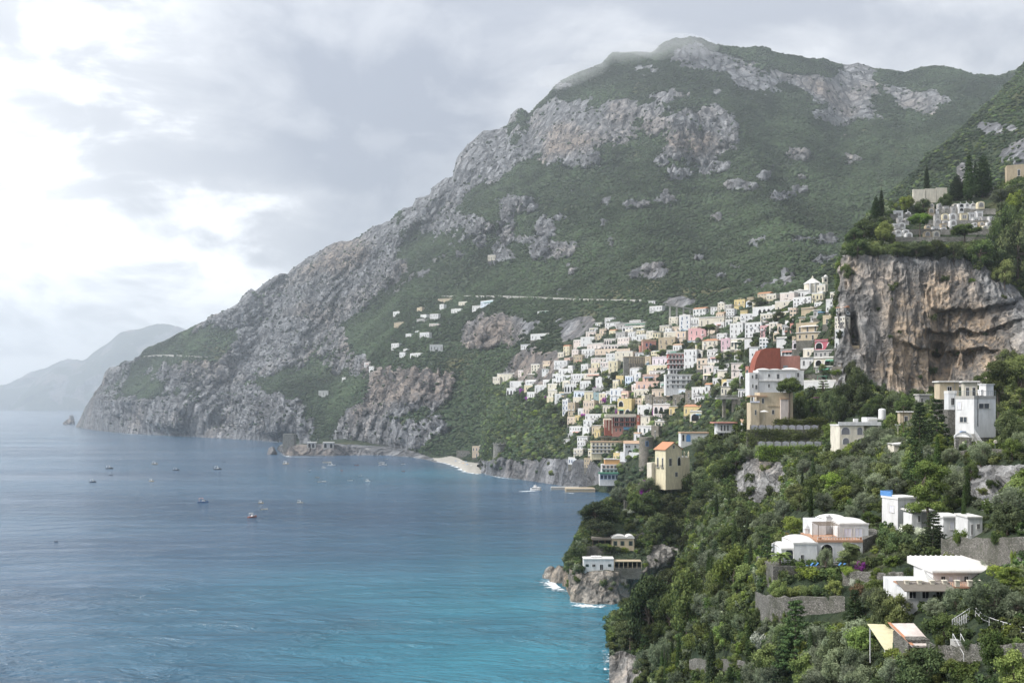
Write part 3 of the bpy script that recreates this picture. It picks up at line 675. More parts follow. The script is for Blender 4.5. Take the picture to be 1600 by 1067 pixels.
# ------------------------------------------------------------------ single trees
M['pine'] = foliage('pine_needles', (0.039, 0.069, 0.028), (0.155, 0.216, 0.055), 0.2, 0.015)
M['aleppo'] = foliage('aleppo_needles', (0.042, 0.072, 0.026), (0.190, 0.225, 0.068), 0.22, 0.015)
M['oak'] = foliage('oak_leaves', (0.033, 0.057, 0.026), (0.134, 0.165, 0.064), 0.2, 0.02)
M['olive'] = foliage('olive_leaves', (0.069, 0.096, 0.055), (0.259, 0.294, 0.182), 0.2, 0.012)
M['bright'] = foliage('fresh_leaves', (0.068, 0.106, 0.029), (0.259, 0.314, 0.086), 0.32, 0.02)
M['cypress'] = foliage('cypress_leaves', (0.021, 0.042, 0.019), (0.078, 0.111, 0.039), 0.1, 0.01)
M['conifer'] = foliage('conifer_leaves', (0.022, 0.043, 0.022), (0.086, 0.121, 0.052), 0.1, 0.01)
M['bougain'] = foliage('purple_bracts', (0.188, 0.028, 0.220), (0.517, 0.078, 0.533), 0.3, 0.02)
M['rust'] = foliage('rust_leaves', (0.138, 0.078, 0.043), (0.328, 0.189, 0.095), 0.25, 0.02)
M['palm'] = foliage('palm_leaves', (0.078, 0.121, 0.034), (0.259, 0.310, 0.095), 0.25, 0.01)
M['bloom'] = foliage('pale_blossom', (0.155, 0.189, 0.121), (0.725, 0.741, 0.620), 0.25, 0.01)
m, t, out = new_mat('bark'); b = t.n('ShaderNodeBsdfPrincipled', i_Roughness=0.9)
pos = t.n('ShaderNodeTexCoord').outputs['Object']
t.set(b.inputs['Base Color'], t.mix(t.noise(t.mapping(pos, (6, 6, 1)), 2.0, 4, 0.6), rgb(0.045, 0.034, 0.026), rgb(0.15, 0.115, 0.09))); t.t.links.new(b.outputs[0], out.inputs[0]); M['bark'] = m


def limbs_mesh(name, segs, mat, sides=7):
    """tapered tubes: segs = list of point lists with radii [(x,y,z,r), ...]"""
    V, Q = [], []
    for pts in segs:
        base = len(V)
        P = [Vector(p[:3]) for p in pts]
        for i, p in enumerate(P):
            d = (P[min(i + 1, len(P) - 1)] - P[max(i - 1, 0)]).normalized()
            a = d.orthogonal().normalized(); bb = d.cross(a)
            for k in range(sides):
                th = 6.28318 * k / sides
                V.append(p + (a * math.cos(th) + bb * math.sin(th)) * pts[i][3])
        for i in range(len(P) - 1):
            for k in range(sides):
                q = base + i * sides
                Q.append([q + k, q + (k + 1) % sides, q + sides + (k + 1) % sides, q + sides + k])
    return mesh_np(name, np.array([tuple(v) for v in V]), np.array(Q), mat, smooth=True)


def trunk_with_limbs(name, h, r, targets, seed, lean=(0, 0), fork=0.45):
    q = random.Random(seed); pts = []
    for i in range(6):
        f = i / 5
        pts.append((lean[0] * f + q.uniform(-.12, .12) * f, lean[1] * f + q.uniform(-.12, .12) * f, -1.2 + (h + 1.2) * f, r * (1.25 - 0.75 * f)))
    segs = [pts]
    for tg in targets:
        f = q.uniform(fork, 0.95); sx, sy, sz = lean[0] * f, lean[1] * f, h * f
        mid = ((sx + tg[0]) / 2 + q.uniform(-.2, .2), (sy + tg[1]) / 2 + q.uniform(-.2, .2), (sz * 0.45 + tg[2] * 0.55))
        segs.append([(sx, sy, sz, r * 0.5), (*mid, r * 0.32), (tg[0], tg[1], tg[2], r * 0.1)])
    return limbs_mesh(name, segs, M['bark'])


def clumps(seed, n, env, rmin, rmax):
    """clump centres inside an envelope env(u in 0..1 height fraction)->(radius, z)"""
    q = random.Random(seed); out, rad = [], []
    for i in range(n):
        u = (i + q.random()) / n; R, z = env(u); th = q.random() * 6.283 + i * 2.4; rr = R * math.sqrt(q.uniform(0.15, 1))
        out.append((rr * math.cos(th), rr * math.sin(th), z)); rad.append(q.uniform(rmin, rmax))
    return out, rad


KINDS = {}          # kind -> list of (crown mesh, trunk mesh, nominal height, nominal width)


def reg(kind, crown, trunk, h, w_): KINDS.setdefault(kind, []).append((crown, trunk, h, w_))


for v in range(3):
    # umbrella (stone) pine
    c, r_ = clumps(100 + v, 26, lambda u: (5.4 * (0.55 + 0.45 * math.sin(math.pi * min(1, u * 1.15))), 9.2 + 3.6 * u), 1.0, 1.7)
    r_ = [(q, q, q * 0.72) for q in r_]
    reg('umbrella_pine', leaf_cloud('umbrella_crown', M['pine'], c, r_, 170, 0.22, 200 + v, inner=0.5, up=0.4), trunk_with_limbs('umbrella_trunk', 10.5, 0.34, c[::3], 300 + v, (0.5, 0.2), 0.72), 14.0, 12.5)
    # Aleppo pine, loose tiers
    c, r_ = clumps(120 + v, 30, lambda u: (4.2 * (1 - 0.55 * u) * (0.75 + 0.3 * math.sin(u * 17)), 3.2 + 9.2 * u), 0.8, 1.5)
    r_ = [(q * 1.15, q * 1.15, q * 0.7) for q in r_]
    reg('aleppo_pine', leaf_cloud('aleppo_crown', M['aleppo'], c, r_, 190, 0.20, 220 + v, inner=0.55, up=0.3, stretch=1.3), trunk_with_limbs('aleppo_trunk', 11.0, 0.26, c[::2], 320 + v, (0.6, 0.3), 0.3), 13.5, 9.5)
    # holm oak, dense and dark
    c, r_ = clumps(140 + v, 30, lambda u: (3.7 * math.sqrt(max(0.05, 1 - (2 * u - 0.85) ** 2 * 0.75)), 1.4 + 6.0 * u), 0.9, 1.5)
    reg('holm_oak', leaf_cloud('oak_crown', M['oak'], c, r_, 170, 0.21, 240 + v, inner=0.5), trunk_with_limbs('oak_trunk', 4.5, 0.28, c[::3], 340 + v), 8.6, 9.4)
    # olive
    c, r_ = clumps(160 + v, 24, lambda u: (2.6 * math.sqrt(max(0.05, 1 - (2 * u - 0.9) ** 2 * 0.8)), 1.3 + 3.3 * u), 0.55, 1.05)
    reg('olive_tree', leaf_cloud('olive_crown', M['olive'], c, r_, 300, 0.13, 260 + v, inner=0.7, stretch=1.5), trunk_with_limbs('olive_trunk', 2.2, 0.2, c[::2], 360 + v, (0.2, 0.1), 0.4), 5.4, 6.6)
    # fresh green broadleaf
    c, r_ = clumps(180 + v, 26, lambda u: (3.0 * math.sqrt(max(0.05, 1 - (2 * u - 0.9) ** 2 * 0.8)), 1.6 + 4.6 * u), 0.6, 1.2)
    reg('leafy_tree', leaf_cloud('leafy_crown', M['bright'], c, r_, 190, 0.20, 280 + v, inner=0.6, up=0.3), trunk_with_limbs('leafy_trunk', 3.4, 0.18, c[::2], 380 + v), 7.0, 7.4)
    # bougainvillea and other shrubs without a visible trunk
    c, r_ = clumps(200 + v, 14, lambda u: (1.5, 0.2 + 1.5 * u), 0.45, 0.8)
    reg('bougainvillea', leaf_cloud('bougainvillea_crown', M['bougain'], c, r_, 330, 0.12, 300 + v, inner=0.6), None, 2.4, 4.0)
    reg('shrub', leaf_cloud('shrub_crown', M['oak'], c, r_, 330, 0.13, 310 + v, inner=0.6), None, 2.4, 4.0)
    reg('green_shrub', leaf_cloud('green_shrub_crown', M['bright'], c, r_, 300, 0.13, 315 + v, inner=0.6), None, 2.4, 4.0)
    reg('rust_shrub', leaf_cloud('rust_shrub_crown', M['rust'], c, r_, 300, 0.13, 318 + v, inner=0.6), None, 2.4, 4.0)
    reg('blossom_shrub', leaf_cloud('blossom_shrub_crown', M['bloom'], c, r_, 300, 0.12, 319 + v, inner=0.6), None, 2.4, 4.0)
for v in range(2):
    # cypress column
    q = random.Random(400 + v); c, r_ = [], []
    for i in range(46):
        u = i / 45; R = 0.95 * (min(1, u * 7 + 0.25)) * (1 - u ** 2.6) ** 0.8; th = i * 2.4
        c.append((0.42 * R * math.cos(th), 0.42 * R * math.sin(th), 0.4 + 11.4 * u)); r_.append((0.62 * R + 0.12, 0.62 * R + 0.12, 0.75))
    reg('cypress', leaf_cloud('cypress_crown', M['cypress'], c, r_, 420, 0.14, 410 + v, inner=0.25, up=0.3), limbs_mesh('cypress_trunk', [[(0, 0, -1.5, 0.22), (0, 0, 3, 0.16), (0, 0, 10, 0.05)]], M['bark']), 12.4, 2.3)
    # dark tiered conifer
    c, r_ = [], []
    for k in range(13):
        z = 1.8 + k * 0.95; R = 3.4 * (1 - k / 13.5) + 0.25
        for j in range(max(4, int(R * 3))):
            th = j * 6.283 / max(4, int(R * 3)) + k; rr = R * q.uniform(0.45, 1.0)
            c.append((rr * math.cos(th), rr * math.sin(th), z + q.uniform(-.25, .25) - rr * 0.12)); r_.append((0.75, 0.75, 0.34))
    reg('tall_conifer', leaf_cloud('conifer_crown', M['conifer'], c, r_, 130, 0.2, 430 + v, inner=0.4, up=0.4), limbs_mesh('conifer_trunk', [[(0, 0, -1.5, 0.3), (0, 0, 6, 0.2), (0, 0, 13.6, 0.04)]], M['bark']), 14.5, 7.2)
# cedar: flat separate plates
c, r_ = [], []
q = random.Random(77)
for k in range(9):
    z = 3.5 + k * 0.95; th = k * 2.1; R = 2.6 * (1 - k / 12)
    for j in range(3): c.append((R * math.cos(th + j * 2.1), R * math.sin(th + j * 2.1), z + 0.1 * j)); r_.append((1.35 * (1 - k / 14), 1.35 * (1 - k / 14), 0.25))
reg('cedar', leaf_cloud('cedar_crown', M['pine'], c, r_, 170, 0.18, 440, inner=0.4, up=0.6), trunk_with_limbs('cedar_trunk', 11.5, 0.24, c[::2], 441, (0, 0), 0.3), 12.6, 7.6)
# palm
def palm_mesh(name):
    V, Q = [], []; q = random.Random(5)
    for k in range(30):
        th = k * 2.39996; el = q.uniform(-0.1, 1.25); L = q.uniform(2.0, 2.7); pr = None
        d = Vector((math.cos(th), math.sin(th), 0))
        for s in range(9):
            f = s / 8; p = Vector((0, 0, 3.4)) + d * (L * f * math.cos(el * (1 - f * 0.5))) + Vector((0, 0, L * (math.sin(el) * f - 0.62 * f * f)))
            side = d.cross(Vector((0, 0, 1))) * (0.34 * math.sin(math.pi * min(1, f * 0.9 + 0.08)))
            if pr is not None:
                for sg in (-1, 1):
                    n = len(V); V += [pr, p, p + side * sg - Vector((0, 0, 0.16)) + d * 0.15, pr + side * sg * 0.9 - Vector((0, 0, 0.16)) + d * 0.05]; Q.append([n, n + 1, n + 2, n + 3])
            pr = p
    me = mesh_np(name, np.array([tuple(v) for v in V]), np.array(Q), M['palm']); attr(me, 'tone', np.random.default_rng(1).random(len(V))); return me
reg('palm_tree', palm_mesh('palm_crown'), limbs_mesh('palm_trunk', [[(0, 0, -1, 0.24), (0.05, 0, 1.6, 0.2), (0, 0, 3.4, 0.22)]], M['bark']), 5.2, 5.0)


def ray(px, py, keys=None):
    """distance to the land seen at a pixel"""
    d = Vector(((px - CX) / F, 1.0, (HZ - py) / F)); L = d.length; dn = d / L; best = None
    for k, bv in BVH.items():
        if keys and k not in keys: continue
        hit = bv.ray_cast(Vector((0, 0, H)), dn, 30000)
        if hit[0] is not None:
            dist = hit[0].y
            if best is None or dist < best: best = dist
    return best


LABELS = []            # (object, base words, px, py, category) to be told apart at the end
LANDMARKS = []         # (phrase, px, py)
TREE_WORDS = {'umbrella_pine': ('umbrella pine', 'flat-topped umbrella pine'), 'aleppo_pine': ('pine', 'loose yellow-green pine'), 'holm_oak': ('oak', 'dense dark evergreen oak'), 'olive_tree': ('olive tree', 'grey-green olive tree'),
              'leafy_tree': ('tree', 'fresh green leafy tree'), 'bougainvillea': ('bougainvillea', 'purple flowering bougainvillea'), 'shrub': ('shrub', 'dark green shrub'), 'green_shrub': ('shrub', 'light green shrub'), 'rust_shrub': ('shrub', 'rust-brown shrub'), 'blossom_shrub': ('shrub', 'pale blossoming shrub'),
              'cypress': ('cypress', 'slender dark cypress'), 'tall_conifer': ('conifer', 'dark tiered conifer'), 'cedar': ('cedar', 'cedar with flat separate tiers'), 'palm_tree': ('palm', 'palm with drooping fronds')}
TREE_RND = random.Random(99)


def tree(kind, px, base, top, w_px=None, keys=None, d=None, label=None, lean=0.0, group=None):
    if d is None: d = ray(px, base, keys)
    if d is None: return None
    crown, trunk, h0, w0 = TREE_RND.choice(KINDS[kind])
    hh = (base - top) / F * d; s = hh / h0
    sx = s if w_px is None else (w_px / F * d) / w0
    e = link(bpy.data.objects.new(kind, None)); e.location = at(px, base, d); e.empty_display_size = 0.5
    e.rotation_euler = (0, lean, TREE_RND.random() * 6.283 if not lean else 0); e.scale = (sx, sx, s)
    link(bpy.data.objects.new('crown', crown), e)
    if trunk: link(bpy.data.objects.new('trunk', trunk), e)
    cat, words = TREE_WORDS[kind]
    e['category'] = cat; e['group'] = group or {'olive_tree': 'olive trees', 'cypress': 'cypresses', 'holm_oak': 'evergreen oaks', 'leafy_tree': 'leafy trees'}.get(kind, cat + 's on the slopes')
    if label: e['label'] = label
    else: LABELS.append((e, words, px, (base + top) / 2, cat))
    return e

# ------------------------------------------------------------------ building materials
def plaster(name, c, var=0.10, rough=0.85, scale=0.9):
    m, t, out = new_mat(name); pos = t.n('ShaderNodeNewGeometry').outputs['Position']
    n = t.noise(t.mapping(pos, (1, 1, 0.35)), scale, 5.0, 0.65); n2 = t.noise(t.mapping(pos, (1.6, 1.6, 0.10)), 1.3, 5.0, 0.7); oi = t.n('ShaderNodeObjectInfo').outputs['Random']
    base = t.mix(t.ramp(n, 0.3, 0.75), rgb(*[q * (1 - var * 2.2) for q in c]), rgb(*[min(0.86, q * (1 + var * 0.4)) for q in c]))
    col = t.mix(t.ramp(oi, 0, 1, 0.0, 0.16, False), base, rgb(c[0] * 0.72, c[1] * 0.68, c[2] * 0.62))
    col = t.mix(t.math('MULTIPLY', t.ramp(n2, 0.52, 0.72), 0.34), col, rgb(c[0] * 0.52, c[1] * 0.50, c[2] * 0.47))      # rain streaks
    b = t.n('ShaderNodeBsdfPrincipled', i_Roughness=rough); b.inputs['Specular IOR Level'].default_value = 0.2
    t.set(b.inputs['Base Color'], col); t.t.links.new(b.outputs[0], out.inputs[0]); return m


def stonework(name, c, size=0.55):
    """coursed rubble: stones told apart by colour and relief"""
    m, t, out = new_mat(name); pos = t.n('ShaderNodeNewGeometry').outputs['Position']
    vo = t.n('ShaderNodeTexVoronoi', i_Scale=1.0 / size); t.set(vo.inputs['Vector'], t.mapping(pos, (1, 1, 1.5)))
    ve = t.n('ShaderNodeTexVoronoi', feature='DISTANCE_TO_EDGE', i_Scale=1.0 / size); t.set(ve.inputs['Vector'], t.mapping(pos, (1, 1, 1.5)))
    sp = t.n('ShaderNodeSeparateColor', i_0=vo.outputs['Color'])
    n = t.noise(pos, 0.28, 6, 0.68)
    col = t.mix(sp.outputs[0], rgb(*[q * 0.66 for q in c]), rgb(*[q * 1.25 for q in c])); col = t.mix(t.math('MULTIPLY', t.ramp(n, 0.42, 0.66), 0.7), col, rgb(c[0] * 0.38, c[1] * 0.42, c[2] * 0.32))
    col = t.mix(t.ramp(ve.outputs['Distance'], 0.0, 0.10, 1.0, 0.0), col, rgb(*[q * 0.32 for q in c]))
    b = t.n('ShaderNodeBsdfPrincipled', i_Roughness=0.95); b.inputs['Specular IOR Level'].default_value = 0.1; t.set(b.inputs['Base Color'], col)
    bp = t.n('ShaderNodeBump', i_Strength=0.8, i_Distance=0.12); t.set(bp.inputs['Height'], t.ramp(ve.outputs['Distance'], 0.0, 0.16)); t.t.links.new(bp.outputs[0], b.inputs['Normal'])
    t.t.links.new(b.outputs[0], out.inputs[0]); return m


def tiles(name, c):
    m, t, out = new_mat(name); pos = t.n('ShaderNodeNewGeometry').outputs['Position']
    n = t.noise(pos, 3.0, 4, 0.7); n2 = t.noise(pos, 0.6, 3, 0.6)
    col = t.mix(n, rgb(*[q * 0.6 for q in c]), rgb(*[q * 1.25 for q in c])); col = t.mix(t.math('MULTIPLY', n2, 0.35), col, rgb(0.25, 0.22, 0.18))
    b = t.n('ShaderNodeBsdfPrincipled', i_Roughness=0.9); t.set(b.inputs['Base Color'], col)
    t.t.links.new(b.outputs[0], out.inputs[0]); return m


def plain(name, c, rough=0.6, metal=0.0, spec=0.4):
    m, t, out = new_mat(name); b = t.n('ShaderNodeBsdfPrincipled', i_Roughness=rough, i_Metallic=metal); b.inputs['Specular IOR Level'].default_value = spec
    pos = t.n('ShaderNodeTexCoord').outputs['Object']; n = t.noise(pos, 1.7, 3, 0.6)
    t.set(b.inputs['Base Color'], t.mix(t.ramp(n, 0.3, 0.7), rgb(*[q * 0.86 for q in c]), rgb(*c))); t.t.links.new(b.outputs[0], out.inputs[0]); return m


WALL = {'white': (0.68, 0.68, 0.68), 'cream': (0.68, 0.63, 0.53), 'pale yellow': (0.70, 0.63, 0.45), 'yellow': (0.66, 0.53, 0.27), 'peach': (0.68, 0.56, 0.45), 'pale pink': (0.69, 0.61, 0.57), 'pink': (0.66, 0.40, 0.40),
        'salmon': (0.66, 0.47, 0.39), 'coral': (0.56, 0.27, 0.22), 'red': (0.36, 0.10, 0.08), 'brick red': (0.30, 0.095, 0.065), 'tan': (0.46, 0.38, 0.27), 'grey': (0.44, 0.43, 0.42), 'blue-white': (0.66, 0.72, 0.80), 'teal': (0.26, 0.36, 0.38), 'mauve': (0.60, 0.43, 0.47), 'lilac': (0.70, 0.62, 0.66), 'crimson': (0.46, 0.13, 0.17), 'beige': (0.56, 0.47, 0.34)}
for k, c in WALL.items(): M['w_' + k] = plaster('plaster_' + k.replace(' ', '_'), c)
M['w_stone'] = stonework('rubble_stone', (0.30, 0.27, 0.23), 0.5)
M['w_grey stone'] = stonework('grey_rubble', (0.29, 0.28, 0.26), 0.45)
M['rubble'] = stonework('terrace_rubble', (0.215, 0.205, 0.185), 0.36)
M['tile'] = tiles('terracotta_tiles', (0.50, 0.22, 0.11)); M['tile_pale'] = tiles('faded_tiles', (0.52, 0.34, 0.22))
M['glass'] = plain('dark_glass', (0.035, 0.042, 0.05), 0.12, 0, 0.6); M['frame'] = plain('window_frame', (0.60, 0.58, 0.54), 0.5)
M['shutter'] = plain('green_shutter', (0.055, 0.10, 0.085), 0.6); M['blue'] = plain('blue_paint', (0.10, 0.26, 0.55), 0.5); M['wood'] = plain('weathered_wood', (0.12, 0.085, 0.055), 0.8)
M['iron'] = plain('iron', (0.05, 0.05, 0.055), 0.5, 0.6); M['concrete'] = plaster('concrete', (0.40, 0.39, 0.37)); M['awning'] = plain('white_canvas', (0.68, 0.67, 0.64), 0.8); M['terracotta'] = plaster('terracotta_floor', (0.46, 0.27, 0.18)); M['lav'] = plain('pale_shutter', (0.66, 0.66, 0.74), 0.7)
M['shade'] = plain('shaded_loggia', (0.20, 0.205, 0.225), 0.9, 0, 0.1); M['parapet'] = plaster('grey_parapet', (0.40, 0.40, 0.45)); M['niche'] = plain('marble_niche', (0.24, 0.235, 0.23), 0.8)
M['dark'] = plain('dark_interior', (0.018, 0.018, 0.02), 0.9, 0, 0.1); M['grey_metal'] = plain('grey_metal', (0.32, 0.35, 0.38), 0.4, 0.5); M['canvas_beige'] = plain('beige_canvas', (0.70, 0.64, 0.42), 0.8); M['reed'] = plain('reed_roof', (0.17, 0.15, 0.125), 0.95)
M['limewash'] = plaster('limewashed_roof', (0.68, 0.665, 0.64), 0.05); M['green_canvas'] = plain('green_canvas', (0.10, 0.30, 0.20), 0.8); M['orange'] = plain('orange_band', (0.66, 0.37, 0.15), 0.8); M['blue_canvas'] = plain('blue_canvas', (0.10, 0.24, 0.36), 0.7)


class MB:
    """collects boxes, vaults and prisms; build() links them as one mesh object"""
    def __init__(self): self.v, self.f = [], []
    def box(self, x0, x1, y0, y1, z0, z1):
        n = len(self.v); self.v += [(x0, y0, z0), (x1, y0, z0), (x1, y1, z0), (x0, y1, z0), (x0, y0, z1), (x1, y0, z1), (x1, y1, z1), (x0, y1, z1)]
        self.f += [[n + a for a in q] for q in ((3, 2, 1, 0), (4, 5, 6, 7), (0, 1, 5, 4), (1, 2, 6, 5), (2, 3, 7, 6), (3, 0, 4, 7))]; return self
    def poly(self, pts, faces):
        n = len(self.v); self.v += [tuple(p) for p in pts]; self.f += [[n + a for a in q] for q in faces]; return self
    def prism(self, outline, y0, y1):
        """outline in x,z (counter-clockwise seen from -y), extruded along y"""
        n = len(self.v); k = len(outline); self.v += [(x, y0, z) for x, z in outline] + [(x, y1, z) for x, z in outline]
        self.f += [[n + i for i in range(k)], [n + k + i for i in reversed(range(k))]] + [[n + i, n + k + i, n + k + (i + 1) % k, n + (i + 1) % k] for i in range(k)]; return self
    def prism_x(self, outline, x0, x1):
        n = len(self.v); k = len(outline); self.v += [(x0, y, z) for y, z in outline] + [(x1, y, z) for y, z in outline]
        self.f += [[n + i for i in range(k)], [n + k + i for i in reversed(range(k))]] + [[n + i, n + k + i, n + k + (i + 1) % k, n + (i + 1) % k] for i in range(k)]; return self
    def lathe(self, prof, cx=0, cy=0, seg=16, sx=1, sy=1):
        n = len(self.v); m_ = len(prof)
        for r, z in prof: self.v += [(cx + sx * r * math.cos(6.28318 * i / seg), cy + sy * r * math.sin(6.28318 * i / seg), z) for i in range(seg)]
        for j in range(m_ - 1): self.f += [[n + j * seg + i, n + j * seg + (i + 1) % seg, n + (j + 1) * seg + (i + 1) % seg, n + (j + 1) * seg + i] for i in range(seg)]
        self.f += [[n + i for i in reversed(range(seg))], [n + (m_ - 1) * seg + i for i in range(seg)]]; return self
    def dome(self, x0, x1, y0, y1, z, h, n_=10):
        """shallow sail vault over a rectangle, corners on the walls"""
        b_ = len(self.v)
        for j in range(n_ + 1):
            for i in range(n_ + 1):
                u, v = i / n_ * 2 - 1, j / n_ * 2 - 1
                hh = max(0.0, 1 - 0.5 * (u * u + v * v)) ; hh = 0.62 * h * hh if abs(u) < 1 and abs(v) < 1 else 0.62 * h * hh * 0.35
                self.v.append((x0 + (x1 - x0) * i / n_, y0 + (y1 - y0) * j / n_, z + hh))
        for j in range(n_):
            for i in range(n_):
                q = b_ + j * (n_ + 1) + i; self.f.append([q, q + 1, q + n_ + 2, q + n_ + 1])
        return self
    def arch_outline(self, w_, h, n_=10):
        r = w_ / 2; pts = [(-r, 0), (r, 0)]
        for i in range(n_ + 1): a = math.pi * i / n_; pts.append((r * math.cos(a), max(0.01, h - r) + r * math.sin(a)))
        return pts
    def bar(self, p, q, r):
        p, q = Vector(p), Vector(q); d = (q - p).normalized(); a = d.orthogonal().normalized() * r; b_ = d.cross(a.normalized()) * r
        n = len(self.v); self.v += [tuple(p + a), tuple(p + b_), tuple(p - a), tuple(p - b_), tuple(q + a), tuple(q + b_), tuple(q - a), tuple(q - b_)]
        self.f += [[n + 0, n + 1, n + 5, n + 4], [n + 1, n + 2, n + 6, n + 5], [n + 2, n + 3, n + 7, n + 6], [n + 3, n + 0, n + 4, n + 7], [n + 3, n + 2, n + 1, n], [n + 4, n + 5, n + 6, n + 7]]; return self
    def mesh(self, name, mat):
        me = bpy.data.meshes.new(name); me.from_pydata(self.v, [], self.f); me.update()
        bm = bmesh.new(); bm.from_mesh(me); bmesh.ops.recalc_face_normals(bm, faces=bm.faces); bm.to_mesh(me); bm.free()
        if mat: me.materials.append(mat)
        return me
    def build(self, name, mat, parent=None, loc=None):
        o = link(bpy.data.objects.new(name, self.mesh(name, mat)), parent)
        if loc: o.location = loc
        return o


def two(name, parts):
    """one shared mesh out of (MB, material) pairs"""
    me = bpy.data.meshes.new(name); V, Fc, mi = [], [], []
    for k, (mb, mat) in enumerate(parts):
        n = len(V); V += mb.v; Fc += [[a + n for a in q] for q in mb.f]; mi += [k] * len(mb.f); me.materials.append(mat)
    me.from_pydata(V, [], Fc); me.polygons.foreach_set('material_index', mi); me.update()
    bm = bmesh.new(); bm.from_mesh(me); bmesh.ops.recalc_face_normals(bm, faces=bm.faces); bm.to_mesh(me); bm.free(); return me


# unit openings: x -0.5..0.5, z 0..1, front is -y
def unit_window(frame, pane):
    f = MB().box(-.5, -.42, -.07, 0, 0, 1).box(.42, .5, -.07, 0, 0, 1).box(-.419, .419, -.07, 0, .93, 1).box(-.58, .58, -.12, 0, -.06, 0.0).box(-.025, .025, -.055, 0, .0, .93)
    return two('window', [(f, frame), (MB().box(-.42, .42, -.03, .02, 0.0, .93), pane)])
def unit_shutters(mat, pane):
    f = MB().box(-.95, -.5, -.08, 0, 0, 1).box(.5, .95, -.08, 0, 0, 1).box(-.5, .5, -.06, 0, .94, 1)
    return two('window', [(f, mat), (MB().box(-.499, .499, -.03, .02, 0, .94), pane)])
def unit_arch(frame, pane):
    o = MB().arch_outline(1.0, 1.0); ob = MB().arch_outline(1.24, 1.12)
    return two('window', [(MB().prism(ob, -.05, .01), frame), (MB().prism(o, -.075, .01), pane)])
def unit_balcony(slab, rail):
    s = MB().box(-.5, .5, -1.0, 0, -.12, 0); r = MB().box(-.5, .5, -1.0, -.94, .9, 1.0).box(-.5, -.47, -.939, 0, .9, 1.0).box(.47, .5, -.939, 0, .9, 1.0)
    for i in range(15): r.box(-.495 + i * .0692, -.475 + i * .0692, -.985, -.955, 0, .9)
    return two('balcony', [(s, slab), (r, rail)])
def unit_parapet_balcony(slab): return two('balcony', [(MB().box(-.5, .5, -1.0, -.9, -.12, .95).box(-.5, .5, -.9, 0, -.12, 0).box(-.5, -.44, -.9, 0, 0, .95).box(.44, .5, -.9, 0, 0, .95), slab)])
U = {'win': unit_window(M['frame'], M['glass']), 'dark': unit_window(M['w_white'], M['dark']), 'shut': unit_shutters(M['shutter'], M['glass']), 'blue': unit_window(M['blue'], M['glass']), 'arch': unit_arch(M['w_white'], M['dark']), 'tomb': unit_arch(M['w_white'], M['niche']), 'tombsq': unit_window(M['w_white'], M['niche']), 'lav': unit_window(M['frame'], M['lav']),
     'bal': unit_balcony(M['concrete'], M['iron']), 'wbal': unit_parapet_balcony(M['w_white'])}


def put(name, me, parent, loc, scale=(1, 1, 1), rz=0.0):
    o = link(bpy.data.objects.new(name, me), parent); o.location = loc; o.scale = scale; o.rotation_euler = (0, 0, rz); return o


NUM = {1: 'one-storey', 2: 'two-storey', 3: 'three-storey', 4: 'four-storey', 5: 'five-storey'}
HR = random.Random(2024)


